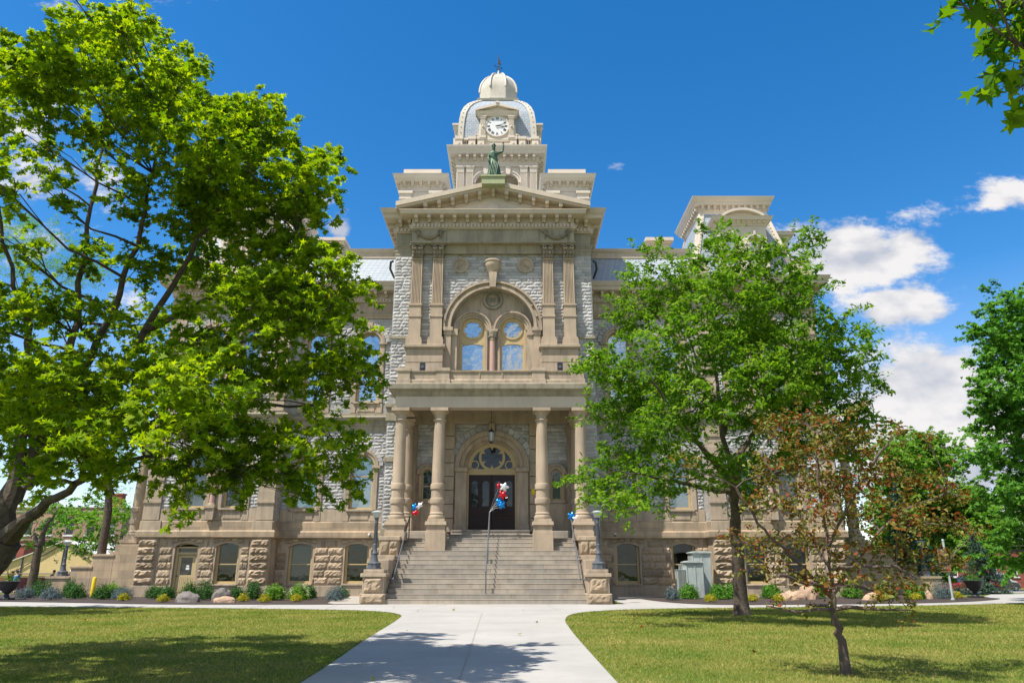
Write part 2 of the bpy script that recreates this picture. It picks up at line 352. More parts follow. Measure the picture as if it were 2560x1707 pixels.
    def obox(s,p,d,o,w,o0,o1,z0,z1):
        """box of width w centred at p along d, from o0 to o1 outward"""
        q=[p+d*(-w/2)+o*o0,p+d*(w/2)+o*o0,p+d*(w/2)+o*o1,p+d*(-w/2)+o*o1]
        vs=[(a.x,a.y,z0) for a in q]+[(a.x,a.y,z1) for a in q]
        return s.add(vs,[(0,1,2,3),(7,6,5,4),(0,4,5,1),(1,5,6,2),(2,6,7,3),(3,7,4,0)])
    def rock(s,x0,x1,z0,z1,y,b,nx=4,nz=3,side=None):
        """rock-faced block on a -Y wall; bulge b towards the viewer"""
        g=[]; 
        for j in range(nz+1):
            for i in range(nx+1):
                fx=i/nx; fz=j/nz; e=(i in(0,nx)) or (j in(0,nz))
                h=(b*.12 if e else b*(.55+.6*random.random()))
                x=x0+(x1-x0)*fx; z=z0+(z1-z0)*fz
                if not e: x+=(random.random()-.5)*(x1-x0)/nx*.5; z+=(random.random()-.5)*(z1-z0)/nz*.5
                g.append((x,y-h,z))
        n0=len(g); fs=[(j*(nx+1)+i,j*(nx+1)+i+1,(j+1)*(nx+1)+i+1,(j+1)*(nx+1)+i) for j in range(nz) for i in range(nx)]
        # rim back to the wall
        rim=[i for i in range(nx+1)]+[(j+1)*(nx+1)-1 for j in range(1,nz+1)]+[nz*(nx+1)+i for i in range(nx-1,-1,-1)]+[j*(nx+1) for j in range(nz-1,0,-1)]
        for r in rim: g.append((g[r][0],y+.01,g[r][2]))
        k=len(rim)
        fs+=[(rim[i],n0+i,n0+(i+1)%k,rim[(i+1)%k]) for i in range(k)]
        if side: g=[side(p) for p in g]
        return s.add(g,fs)
    def build(s,name,mat,parent=None,bevel=0,label=None):
        me=bpy.data.meshes.new(name); me.from_pydata(s.v,[],s.f); me.polygons.foreach_set('use_smooth',s.sm)
        me.materials.append(M[mat] if isinstance(mat,str) else mat); me.update()
        if any(s.sm): me.set_sharp_from_angle(angle=R(38))
        o=bpy.data.objects.new(name,me); COL.objects.link(o)
        if parent is not None: o.parent=parent
        if bevel:
            bv=o.modifiers.new('bevel','BEVEL'); bv.width=bevel; bv.segments=1; bv.limit_method='ANGLE'; bv.angle_limit=R(40)
        if label: o['label']=label
        return o
    def shift(s,dx=0,dy=0,dz=0): s.v=[(a+dx,b+dy,c+dz) for a,b,c in s.v]; return s
    def mirrorx(s):
        s.v=[(-a,b,c) for a,b,c in s.v]; s.f=[tuple(reversed(f)) for f in s.f]; return s
def arch_poly_top(cx,w,zsp,rise,n=16):
    """points of the arch intrados from right to left"""
    r=w/2
    if rise>=r-1e-6: return [(cx+r*math.cos(math.pi*i/n),zsp+rise*math.sin(math.pi*i/n)) for i in range(n+1)]
    Rr=(r*r+rise*rise)/(2*rise); a=math.asin(r/Rr)
    return [(cx+Rr*math.sin(a-2*a*i/n),zsp-(Rr-rise)+Rr*math.cos(a-2*a*i/n)) for i in range(n+1)]
def wall(mb,x0,x1,z0,z1,yf,yb,ops):
    """ops: (cx,w,zb,zspring,rise)"""
    ops=sorted(ops); x=x0
    for (cx,w,zb,zs,ri) in ops:
        if cx-w/2>x+1e-4: mb.box(x,cx-w/2,yf,yb,z0,z1)
        if zb>z0+1e-4: mb.box(cx-w/2,cx+w/2,yf,yb,z0,zb)
        if ri<=0 and z1-zs<1e-3: x=cx+w/2; continue
        if ri>0: top=arch_poly_top(cx,w,zs,ri)
        else: top=[(cx+w/2,zs),(cx-w/2,zs)]
        poly=list(reversed(top))+[(cx+w/2,z1),(cx-w/2,z1)]
        mb.prism(poly,yf,yb); x=cx+w/2
    if x<x1-1e-4: mb.box(x,x1,yf,yb,z0,z1)
    return mb
# ================================================================= COURTHOUSE
AX=-1.12
CH=empty('courthouse',(AX,0,0),'grand tan and white stone courthouse with domed clock tower and columned porch','courthouse')
def part(name,mb,mat,parent=None,bevel=0,label=None):
    if not mb.v: return None
    return mb.build(name,mat,parent or CH,bevel,label)
# ---- window builder
def window(cx,w,zb,zsp,rise,yf,kind='sash',gl='glass_sky',depth=.3,label=None,fw=.07,parent=None,rail=None):
    """frame at yf+depth; returns the frame part with pane children"""
    yg=yf+depth; f=MB(); n=16
    r=w/2
    top=arch_poly_top(cx,w,zsp,rise,n) if rise>0 else [(cx+r,zsp),(cx-r,zsp)]
    inn=arch_poly_top(cx,w-2*fw,zsp,rise-fw if rise>=r-1e-6 else rise-.005,n) if rise>0 else [(cx+r-fw,zsp-fw),(cx-r+fw,zsp-fw)]
    outer=[(cx+r,zb)]+top+[(cx-r,zb)]; inner=[(cx+r-fw,zb+fw)]+inn+[(cx-r+fw,zb+fw)]
    k=len(outer); vs=[(x,yg-.09,z) for x,z in outer]+[(x,yg-.09,z) for x,z in inner]+[(x,yg+.05,z) for x,z in outer]+[(x,yg+.05,z) for x,z in inner]
    fs=[]
    for i in range(k):
        j=(i+1)%k; fs+=[(i,j,k+j,k+i),(k+i,k+j,3*k+j,3*k+i),(i,2*k+i,2*k+j,j)]
    f.add(vs,fs)
    if kind in('sash','round'):
        zm=rail if rail else zb+(zsp+max(rise*.5,0)-zb)*.5
        f.box(cx-r+fw-.01,cx+r-fw+.01,yg-.075,yg+.03,zm-.03,zm+.03)
        # inner sash edge
        s2=.035
        for sx in (-1,1): f.box(cx+sx*(r-fw)-s2/2-sx*s2/2,cx+sx*(r-fw)+s2/2-sx*s2/2,yg-.06,yg+.03,zb+fw-.01,zsp)
        f.box(cx-r+fw-.01,cx+r-fw+.01,yg-.058,yg+.028,zb+fw-.01,zb+fw+.05)
    fr=part('window',f,'trim_paint',parent,label=label)
    p=MB(); pin=[(cx+r-fw+.01,zb+fw-.01)]+inn+[(cx-r+fw-.01,zb+fw-.01)]
    p.prism(list(reversed([(x,z) for x,z in pin])),yg-.005,yg+.012)
    p.v=[(a,b,c) for a,b,c in p.v]
    p.build('pane',gl,fr)
    return fr
def ring_poly(f,cx,zc,r0,r1,y0,y1,n=32): f.archband(cx,zc,r0,r1,y0,y1,0,2*math.pi,n)
# ---- wing walls
YW,YE=42.3,41.3
PATHS={1:[(5.8,YW),(12.2,YW),(12.2,YE),(19.5,YE),(19.5,60.0)],-1:[(-19.5,60.0),(-19.5,YE),(-12.2,YE),(-12.2,YW),(-5.8,YW)]}
def rockfield(mb,x0,x1,z0,z1,y,ch,lmin,lmax,b,forb,side=None,nx=4,nz=3):
    n=max(1,round((z1-z0)/ch)); h=(z1-z0)/n
    for j in range(n):
        za=z0+j*h; zb=za+h; x=x0-(random.random()*.6+.05)*lmin if x1-x0>lmax*1.2 else x0
        while x<x1-.03:
            l=random.uniform(lmin,lmax)
            if x+l>x1-lmin*.4: l=x1-x
            a=max(x,x0); e=x+l
            segs=[(a,e)]
            for fb in forb:
                lo,hi,zlo,fn=fb
                if zb<=zlo: continue
                # half width of the opening at this course
                hw=fn(za,zb)
                if hw<=0: continue
                c=(lo+hi)/2; ns=[]
                for (p,q) in segs:
                    if q<=c-hw or p>=c+hw: ns.append((p,q)); continue
                    if p<c-hw: ns.append((p,c-hw))
                    if q>c+hw: ns.append((c+hw,q))
                segs=ns
            for (p,q) in segs:
                if q-p>.06: mb.rock(p+.006,q-.006,za+.006,zb-.006,y,b,nx,nz,side)
            x=e
def forb_arch(cx,w,zb,zsp,rise,pad):
    r=w/2+pad
    def fn(za,zt):
        if zt<=zb or za>=zsp+rise+pad: return 0
        if za<zsp: return r
        R2=(rise+pad)
        t=(za-zsp)/R2
        return r*math.sqrt(max(0,1-t*t))
    return (cx-w/2,cx+w/2,zb,fn)
def wing(s):
    X=lambda a,b:(min(s*a,s*b),max(s*a,s*b))
    side=CH
    lab='left' if s<0 else 'right'
    bays=[7.62,10.8]; eb=[14.55,16.82]
    base=MB()
    # plain backing walls with openings, recess and end pavilion
    bop=[(s*c,1.36,.6,2.66,.17) for c in bays]; eop=[(s*c,1.28,.6,2.66,.17) for c in eb]
    if s<0: eop[1]=(s*eb[1],1.28,.02,2.66,.17)
    a=X(5.8,12.2); e=X(12.2,19.5)
    rust=MB(); wall(rust,a[0],a[1],0,3.12,YW,YW+.6,bop); wall(rust,e[0],e[1],0,3.12,YE,YE+.6,eop)
    i_=X(12.2,12.7); rust.box(i_[0],i_[1],YE+.6,YW+.6,0,3.12)
    o=part('basement_wall',rust,'sandstone_plain')
    rk=MB()
    fb=[forb_arch(c,w,zb,zs,ri,.10) for c,w,zb,zs,ri in bop]
    a2=X(5.82,12.18); cuts=[a2[0]]+sorted(q[0] for q in bop)+[a2[1]]
    for u0,u1 in zip(cuts,cuts[1:]):
        rk=MB(); rockfield(rk,u0,u1,.62,2.62,YW,.395,.6,1.25,.085,fb,nx=8,nz=4); part('rock_faced_basement_blocks',rk,'sandstone_rock')
    rk=MB()
    fb=[forb_arch(c,w,zb,zs,ri,.10) for c,w,zb,zs,ri in eop]
    part('rock_faced_basement_blocks',rk,'sandstone_rock'); rk=MB()
    a2=X(13.38,18.30); cuts=[a2[0]]+sorted(q[0] for q in eop)+[a2[1]]
    for u0,u1 in zip(cuts,cuts[1:]):
        rk=MB(); rockfield(rk,u0,u1,.62,2.62,YE,.395,.5,1.1,.07,fb,nx=7,nz=4); part('rock_faced_basement_blocks',rk,'sandstone_rock')
    rk=MB()
    # arch stones and the top course over the basement openings
    for q,yy in ((X(5.82,12.18),YW),(X(13.38,18.30),YE)):
        rockfield(rk,q[0],q[1],2.62,3.0,yy,.38,.6,1.2,.06,[forb_arch(c,w,zb,zs,ri,.45) for c,w,zb,zs,ri in (bop if yy==YW else eop)],nx=7,nz=3)
    for (c,w,zb,zs,ri),yy in [(q,YW) for q in bop]+[(q,YE) for q in eop]:
        k=5
        for i in range(k):
            xa=c-w/2-.22+(w+.44)*i/k; xb=c-w/2-.22+(w+.44)*(i+1)/k; m=(xa+xb)/2; t=1-((m-c)/(w/2+.22))**2
            rk.rock(xa+.004,xb-.004,zs+.10+.19*t,zs+.33+.13*t,yy-.03,.09,4,3)
    # rusticated piers
    part('basement_lintel_blocks',rk,'sandstone_rock')
    for p0,p1 in ((12.2,13.3),(18.4,19.5)):
        rk=MB(); q=X(p0,p1)
        for j in range(6):
            za=.64+j*.40; 
            rk.rock(q[0]+.03,q[1]-.03,za+.02,za+.385,YE-.07,.17,8,4)
        part('rusticated_pier_blocks',rk,'sandstone_rock')
    pl=MB()
    for p0,p1 in ((12.2,13.3),(18.4,19.5)):
        q=X(p0,p1); pl.box(q[0],q[1],YE-.075,YE-.002,.6,3.1); pl.box(q[0]-.06,q[1]+.06,YE-.18,YE-.003,0,.6)
        pl.box(q[0]-.02,q[1]+.02,YE-.14,YE-.004,3.5,4.02)
    for yy,q,ops in ((YW,X(5.8,12.13),bop),(YE,X(13.36,18.34),eop)):
        ops=sorted(ops); x=q[0]
        for (c,w,zb,zs,ri) in ops:
            if zb<.3: 
                pl.box(x,c-w/2,yy-.1,yy-.005,0,.58); x=c+w/2
        pl.box(x,q[1],yy-.1,yy-.005,0,.58)
        # sills
        for (c,w,zb,zs,ri) in ops:
            if zb>.3: pl.box(c-w/2-.08,c+w/2+.08,yy-.16,yy+.2,.58,.68)
    part('base_course',pl,'sandstone_plain',bevel=.015)
    # water table, sill band
    wt=MB(); path=PATHS[s]
    wt.sweep(path,[(-.1,3.1),(.16,3.1),(.2,3.14),(.2,3.44),(.13,3.52),(-.1,3.52)])
    wt.sweep(path,[(-.1,3.521),(.08,3.521),(.08,3.98),(.04,4.03),(-.1,4.03)])
    part('water_table',wt,'sandstone',bevel=.012)
    # first floor wall
    f1=MB(); o1=[(s*c,1.32,4.72,7.2,.66) for c in bays]; e1=[(s*c,1.28,4.72,7.2,.64) for c in eb]
    wall(f1,a[0],a[1],4.02,9.5,YW,YW+.6,o1); wall(f1,e[0],e[1],4.02,9.5,YE,YE+.6,e1)
    o2=[(s*c,1.32,11.0,14.75,.66) for c in bays]; e2=[(s*c,1.28,11.0,14.75,.64) for c in eb]
    wall(f1,a[0],a[1],9.5,16.6,YW,YW+.6,o2); wall(f1,e[0],e[1],9.5,16.6,YE,YE+.6,e2)
    f1.box(i_[0],i_[1],YE+.6,YW+.6,4.02,16.6)
    part('wall',f1,'limestone_back')
    # sides and back
    sd=MB(); xx=s*19.5; q=X(19.5,18.9); sd.box(q[0],q[1],YE+.6,60.0,0,16.6); q=X(0,19.5); sd.box(q[0],q[1],59.4,60.0,0,16.6)
    part('side_wall',sd,'limestone_back')
    rk=MB(); tr=MB()
    for (z0,z1,zimp,oo,ee) in ((4.72,9.3,7.2,o1,e1),(10.9,16.25,14.75,o2,e2)):
        fr=[forb_arch(c,w,zb-.2,zs,ri,.34) for c,w,zb,zs,ri in oo]
        q=X(5.84,12.16); rk=MB(); rockfield(rk,q[0],q[1],z0,z1,YW,.185,.3,.72,.05,fr); part('rock_faced_white_blocks',rk,'limestone_rock')
        fr=[forb_arch(c,w,zb-.2,zs,ri,.32) for c,w,zb,zs,ri in ee]
        q=X(13.15,18.55); rk=MB(); rockfield(rk,q[0],q[1],z0,z1,YE,.185,.3,.72,.05,fr); part('rock_faced_white_blocks',rk,'limestone_rock'); rk=MB()
        for ops,yy in ((oo,YW),(ee,YE)):
            for (c,w,zb,zs,ri) in ops:
                if tr.v: part('window_surround',tr,'sandstone_plain',bevel=.01)
                tr=MB()
                # moulded surround
                tr.archband(c,zs,w/2-.001,w/2+.16,yy-.10,yy+.02,n=20); tr.archband(c,zs,w/2+.161,w/2+.30,yy-.16,yy+.02,n=20)
                for sx in (-1,1):
                    xa,xb=sorted((c+sx*(w/2-.001),c+sx*(w/2+.28))); tr.box(xa,xb,yy-.09,yy+.02,zb-.05,zs-.16)
                    xa,xb=sorted((c+sx*(w/2-.05),c+sx*(w/2+.42))); tr.box(xa,xb,yy-.17,yy+.02,zs-.16,zs-.002)
                # keystone
                zt=zs+ri; tr.prism([(c-.10,zt-.06),(c+.10,zt-.06),(c+.17,zt+.58),(c-.17,zt+.58)],yy-.24,yy+.02)
                # radial voussoirs of white stone
                if rk.v: part('arch_voussoirs',rk,'limestone_rock')
                rk=MB(); k=15
                for i in range(k):
                    a0=math.pi*(i+.06)/k; a1=math.pi*(i+.94)/k; r0=w/2+.31; r1=w/2+.56
                    if abs(i-(k-1)/2)<.6: continue
                    pts=[(c+r0*math.cos(a0),zs+r0*math.sin(a0)),(c+r1*math.cos(a0),zs+r1*math.sin(a0)),(c+r1*math.cos(a1),zs+r1*math.sin(a1)),(c+r0*math.cos(a1),zs+r0*math.sin(a1))]
                    g=[(x,yy-.10-random.random()*.02,z) for x,z in pts]+[(x,yy,z) for x,z in pts]
                    rk.add(g,[(0,1,2,3),(0,4,5,1),(1,5,6,2),(2,6,7,3),(3,7,4,0)])
                # sill and apron panel
                tr.box(c-w/2-.12,c+w/2+.12,yy-.15,yy+.25,zb-.12,zb-.002)
                tr.box(c-w/2-.30,c-w/2+.04,yy-.07,yy+.02,zb-.68,zb-.121); tr.box(c+w/2-.04,c+w/2+.30,yy-.07,yy+.02,zb-.68,zb-.121)
                tr.box(c-w/2+.042,c+w/2-.042,yy-.03,yy+.02,zb-.68,zb-.121); tr.box(c-w/2+.15,c+w/2-.15,yy-.06,yy-.031,zb-.58,zb-.24)
        # pavilion corner piers with raised blocks
        part('window_surround',tr,'sandstone_plain',bevel=.01); tr=MB()
        for p0,p1 in ((12.2,13.15),(18.55,19.5)):
            tr=MB(); q=X(p0,p1); tr.box(q[0],q[1],YE-.10,YE+.02,z0-.66,z1+.2)
            zz=z0+.25
            while zz<z1-.5:
                tr.box(q[0]-.03,q[1]+.03,YE-.16,YE-.101,zz,zz+.16); tr.box(q[0]-.0,q[1]+.0,YE-.13,YE-.101,zz+.16,zz+.7); zz+=1.25
            part('corner_pier',tr,'sandstone_plain',bevel=.012)
        tr=MB()
    # string course at arch impost, dado bands
    for q,yy,ops in ((X(5.82,12.17),YW,o1),(X(13.16,18.54),YE,e1)):
        x=q[0]
        for (c,w,zb,zs,ri) in sorted(ops):
            tr=MB(); tr.box(x,c-w/2-.31,yy-.05,yy+.02,4.03,4.70); x=c+w/2+.31; part('dado_band',tr,'sandstone_plain',bevel=.01)
        tr=MB(); tr.box(x,q[1],yy-.05,yy+.02,4.03,4.70); part('dado_band',tr,'sandstone_plain',bevel=.01)
    part('arch_voussoirs',rk,'limestone_rock')
    # granite shafts between the paired pavilion windows
    for z0,z1 in ((5.0,7.0),(11.3,14.5)):
        pg=MB(); c=s*(sum(eb)/2); pg.lathe(c,YE-.16,[(.15,z0),(.14,z0+.2),(.125,z1-.1),(.12,z1)],14)
        part('granite_shaft',pg,'pink_granite')
    for z0,z1 in ((5.0,7.0),(11.3,14.5)):
        pb=MB(); c=s*(sum(eb)/2); pb.lathe(c,YE-.16,[(.2,z0-.14),(.2,z0-.08),(.16,z0-.04),(.17,z0)],14); pb.lathe(c,YE-.16,[(.13,z1),(.15,z1+.08),(.22,z1+.22),(.22,z1+.26)],14)
        pb.box(c-.26,c+.26,YE-.40,YE+.05,z0-.32,z0-.141); pb.box(c-.22,c+.22,YE-.34,YE-.1,z0-.95,z0-.321); pb.box(c-.34,c+.34,YE-.36,YE+.02,z1+.262,z1+.40)
        part('shaft_base',pb,'sandstone_plain',bevel=.01)
    # belt cornice between the floors
    bc=MB(); bc.sweep(path,[(-.1,9.2),(.05,9.2),(.07,9.5),(.12,9.56),(.16,9.8),(.30,9.92),(.34,10.0),(.34,10.06),(.05,10.16),(-.1,10.16)])
    bc.sweep(path,[(-.1,10.161),(.06,10.161),(.06,10.30),(-.1,10.30)]); bc.sweep(path,[(-.1,8.55),(.07,8.55),(.09,8.75),(.03,8.78),(-.1,8.78)]) if False else None
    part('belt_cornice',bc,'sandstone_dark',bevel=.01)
    # windows
    for i,(c,w,zb,zs,ri) in enumerate(sorted(bop)+sorted(eop)):
        yy=YW if i<2 else YE
        if zb<.3: continue
        fr=window(c,w-.02,zb+.08,zs,ri,yy,gl='glass_clear',depth=.26,fw=.09)
        if s<0 and i in (0,2):
            g=MB(); g.box(c-w/2+.13,c+w/2-.13,yy+.34,yy+.355,1.25 if i==2 else .8,zs+.02); g.build('roller_blind','blind_white',fr)
    for (oo,yy,g1) in ((o1,YW,'glass_mid'),(e1,YE,'glass_room'),(o2,YW,'glass_sky'),(e2,YE,'glass_mid')):
        for (c,w,zb,zs,ri) in oo:
            window(c,w-.02,zb+.0,zs,ri,yy,gl=g1,depth=.3,fw=.08,rail=zb+1.9 if zb<6 else zb+1.35)
    if s<0:
        c=s*eb[1]; d=MB(); yy=YE+.22
        for sx in (-1,1): xa,xb=sorted((c+sx*.63,c+sx*.50)); d.box(xa,xb,yy-.05,yy+.1,.02,2.62)
        d.prism(list(reversed(arch_poly_top(c,1.0,2.66,.1,8)))+[(c+.5,2.84),(c-.5,2.84)],yy-.04,yy+.09) 
        d.box(c-.5,c+.5,yy-.045,yy+.09,2.22,2.34); d.box(c-.5,c+.5,yy-.04,yy+.09,2.55,2.64)
        fr=part('door',d,'door_paint',bevel=.008,label='tan basement door under a small transom')
        l=MB(); l.box(c-.49,c+.49,yy+.03,yy+.07,.04,1.15); l.box(c-.49,c-.31,yy+.03,yy+.07,1.15,2.2); l.box(c+.31,c+.49,yy+.03,yy+.07,1.15,2.2); l.box(c-.31,c+.31,yy+.03,yy+.07,2.06,2.2)
        for k in range(9): l.box(c-.44+k*.1,c-.36+k*.1,yy+.015,yy+.029,.25,1.05)
        l.build('door_leaf','door_paint',fr)
        g=MB(); g.box(c-.31,c+.31,yy+.05,yy+.06,1.15,2.06); g.box(c-.5,c+.5,yy+.05,yy+.06,2.34,2.55); g.build('pane','glass_dark',fr)
        n=MB(); n.box(c-.02,c+.17,yy+.035,yy+.045,1.42,1.54); n.box(c+.0,c+.15,yy+.034,yy+.044,1.56,1.66); n.build('paper_notice','white_paint',fr)
        h=MB(); h.ball((c-.44,yy-.02,1.1),.035); h.build('door_handle','dark_metal',fr)
    # entablature and main cornice
    en=MB(); en.sweep(path,[(-.2,16.28),(.10,16.28),(.12,16.42),(.18,16.46),(.18,16.54),(.06,16.58),(.06,17.34),(-.2,17.34)])
    part('frieze',en,'sandstone_plain',bevel=.008)
    co=MB(); co.sweep(path,[(-.2,17.341),(.16,17.341),(.16,17.60),(.12,17.601),(.12,17.93),(.72,17.93),(.76,17.97),(.78,18.16),(.84,18.2),(.92,18.40),(.94,18.46),(-.2,18.54)])
    co.along(path,lambda p,d,o: co.obox(p,d,o,.10,.15,.24,17.38,17.57),spacing=.2,inset=.1)
    def mod(p,d,o):
        co.obox(p,d,o,.18,.10,.62,17.74,17.928); co.obox(p,d,o,.15,.10,.30,17.62,17.741); co.obox(p,d,o,.22,.10,.66,17.90,17.926)
    co.along(path,mod,spacing=.66,inset=.28)
    part('cornice',co,'cream_metal')
    # slate mansard on the recess and its curb
    sl=MB(); q=X(5.8,12.9); vs=[(q[0],YW-.45,18.50),(q[1],YW-.45,18.50),(q[1],YW+1.45,21.02),(q[0],YW+1.45,21.02),(q[0],YW+2,18.5),(q[1],YW+2,18.5)]
    sl.add(vs,[(0,1,2,3),(1,5,2),(0,3,4)]); part('mansard_slate',sl,'slate')
    cu=MB(); q=X(5.8,13.4); yc=YW+1.42
    cu.sweep([(q[0],yc),(q[1],yc)],[(-.6,21.0),(.05,21.0),(.06,21.12),(.02,21.14),(.02,21.38),(.12,21.44),(.2,21.56),(.22,21.64),(-.6,21.66)])
    for i in range(12): cu.ball((q[0]+.3+i*(q[1]-q[0]-.6)/11,yc-.03,21.26),.045,8,5)
    part('roof_curb',cu,'cream_metal')
    # small ventilator caps on the roof
    vb=MB(); c=s*11.1; vb.box(c-.75,c+.75,YW+2.2,YW+3.7,21.5,22.5,.12,.12); vb.box(c-.8,c+.8,YW+2.15,YW+3.75,22.5,22.62); vb.box(c-.95,c+.95,YW+2.0,YW+3.9,22.62,22.85)
    part('roof_ventilator',vb,'tower_metal',bevel=.01)
    # attic blocks at the pavilion corner
    for c in (12.7,18.95): ab=MB(); ab.box(s*c-.5,s*c+.5,YE-.55,YE+.5,18.52,19.5,.02,.02); ab.box(s*c-.56,s*c+.56,YE-.61,YE+.56,19.5,19.62); ab.box(s*c-.34,s*c+.34,YE-.58,YE-.5,18.75,19.32); part('attic_block',ab,'cream_metal',bevel=.01)
    # end mansard tower
    cx=s*15.8; cy=45.3; b0=3.45; b1=2.15
    mt=MB(); mt.vprism([(cx-b0,cy-b0),(cx+b0,cy-b0),(cx+b0,cy+b0),(cx-b0,cy+b0)],18.5,24.2,b1/b0,(cx,cy)); part('tower_slate',mt,'slate')
    for sx in (-1,1):
        for sy in (-1,1):
            rb=MB(); p0=Vector((cx+sx*b0,cy+sy*b0,18.5)); p1=Vector((cx+sx*b1,cy+sy*b1,24.2))
            q=[]
            for p,w in ((p0,.34),(p1,.30)):
                q+=[(p.x+sx*.06,p.y+sy*.06,p.z),(p.x-sx*w,p.y+sy*.06,p.z),(p.x-sx*w,p.y-sy*.02,p.z),(p.x-sx*.02,p.y-sy*.02,p.z),(p.x-sx*.02,p.y-sy*w,p.z),(p.x+sx*.06,p.y-sy*w,p.z)]
            rb.add(q,[(i,(i+1)%6,(i+1)%6+6,i+6) for i in range(6)])
            for k in range(22):
                p=p0.lerp(p1,(k+.5)/22); rb.box(p.x-.03+sx*.07-(.30 if sx>0 else -.30)-.02,p.x+.03+sx*.07-(.30 if sx>0 else -.30)+.02,p.y+sy*.07-.03,p.y+sy*.07+.03,p.z-.06,p.z+.06)
                rb.box(p.x+sx*.07-.03,p.x+sx*.07+.03,p.y+sy*.05-sy*.3-.03,p.y+sy*.05-sy*.3+.03,p.z-.06,p.z+.06)
            part('tower_rib',rb,'tower_metal')
    tc=MB(); P=[(cx-b1,cy-b1),(cx+b1,cy-b1),(cx+b1,cy+b1),(cx-b1,cy+b1)]
    # travel so that outward is on the right: counterclockwise seen from above
    tc.sweep(P,[(-.3,23.85),(.06,23.85),(.06,24.15),(.10,24.2),(.10,24.5),(.34,24.5),(.38,24.55),(.40,24.72),(.48,24.78),(.56,24.95),(.58,25.02),(-.3,25.1)],closed=True)
    tc.along(P,lambda p,d,o:(tc.obox(p,d,o,.15,.05,.32,24.26,24.498),tc.obox(p,d,o,.12,.05,.2,24.18,24.27)),closed=True,spacing=.42,inset=.12)
    tc.box(cx-b1,cx+b1,cy-b1,cy+b1,25.0,25.11)
    part('tower_cornice',tc,'tower_metal')
    # dormers: front, inner and outer side
    def dormer(tf,par):
        d=MB(); yy=-3.72
        ops=[(-.70,.80,19.6,21.1,.40),(.70,.80,19.6,21.1,.40)]
        wall(d,-1.5,1.5,18.5,22.3,yy,yy+.35,ops); d.box(-1.5,-1.3,yy+.35,yy+2.4,18.5,22.3); d.box(1.3,1.5,yy+.35,yy+2.4,18.5,22.3); d.box(-1.3,1.3,yy+.35,yy+2.3,22.0,22.3)
        for c,w,zb,zs,ri in ops:
            d.archband(c,zs,.40,.52,yy-.06,yy+.01,n=16); d.archband(c,zs,.521,.60,yy-.10,yy+.01,n=16); d.box(c-.06,c+.06,yy-.16,yy+.0,zs+.38,zs+.82)
            for sx in (-1,1): d.box(c+sx*.5-.1,c+sx*.5+.1,yy-.10,yy,20.3,20.98); d.box(c+sx*.5-.15,c+sx*.5+.15,yy-.15,yy,20.98,21.09)
        d.sweep([(-1.5,yy+2.2),(-1.5,yy),(1.5,yy),(1.5,yy+2.2)],[(-.2,22.3),(.06,22.3),(.06,22.42),(.22,22.62),(.34,22.62),(.38,22.78),(.44,22.84),(-.2,22.86)])
        for k in range(9): d.box(-1.36+k*.34-.05,-1.36+k*.34+.05,yy-.25,yy-.04,22.44,22.61)
        rr=2.1; zc=22.84-(rr-.42) 
        al=math.acos((rr-.42)/rr)
        d.archband(0,zc,rr-.02,rr+.14,yy-.42,yy+2.0,math.pi/2-al,math.pi/2+al,20); d.prism([(rr*math.sin(t),zc+rr*math.cos(t)) for t in np.linspace(-al,al,14)][::-1],yy-.12,yy+1.9)
        d.v=[tf(p) for p in d.v]; dd=part('dormer',d,'tower_metal',par)
        g=MB()
        for c,w,zb,zs,ri in ops: g.prism([(c-.4,zb),(c+.4,zb)]+arch_poly_top(c,.8,zs,.4,12),yy+.22,yy+.24)
        g.v=[tf(p) for p in g.v]; g.build('pane','glass_sky',dd)
        t=MB()
        for c,w,zb,zs,ri in ops: t.archband(c,zs,.33,.40,yy+.12,yy+.21,n=14); t.box(c-.4,c-.33,yy+.12,yy+.21,zb,zs); t.box(c+.33,c+.4,yy+.12,yy+.21,zb,zs); t.box(c-.33,c+.33,yy+.12,yy+.21,20.6,20.66)
        t.v=[tf(p) for p in t.v]; t.build('sash','trim_paint',dd)
    dormer(lambda p:(cx+p[0],cy+p[1],p[2]),CH)
    dormer(lambda p:(cx-s*p[1]*1.0,cy+p[0],p[2]),CH)
wing(-1); wing(1)
rf=MB(); rf.box(-18.9,18.9,44.4,59.4,16.5,18.4); rf.box(-13.2,13.2,44.4,58.0,18.4,21.3); part('roof',rf,'slate')
# ================================================================= CENTRE PAVILION
YP=39.3
pw=MB(); 
# upper wall with the big arched recess, flanks and lower flanks
ARC=(0,4.8,12.0,14.63,2.4)
wall(pw,-5.8,5.8,10.4,19.3,YP,YP+.5,[ARC])
pw.box(-5.8,-5.3,YP+.5,44.4,0,21.3); pw.box(5.3,5.8,YP+.5,44.4,0,21.3)
pw.box(-5.8,-5.0,YP,YP+.5,0,10.4); pw.box(5.0,5.8,YP,YP+.5,0,10.4)
part('wall',pw,'limestone_back')
rk=MB()
fr=[forb_arch(0,4.8,11,14.63,2.4,.42)]
for a_ in ((-5.78,-4.80,10.7,19.1,YP,[]),(4.80,5.78,10.7,19.1,YP,[]),(-4.2,-3.45,13.6,19.3,YP-.02,[]),(3.45,4.2,13.6,19.3,YP-.02,[]),(-2.92,2.92,14.6,19.3,YP-.02,fr),(-5.78,-5.02,3.6,9.2,YP,[]),(5.02,5.78,3.6,9.2,YP,[])):
    rk=MB(); rockfield(rk,a_[0],a_[1],a_[2],a_[3],a_[4],.20,.32,.80,.055,a_[5],nx=5); part('rock_faced_white_blocks',rk,'limestone_rock')
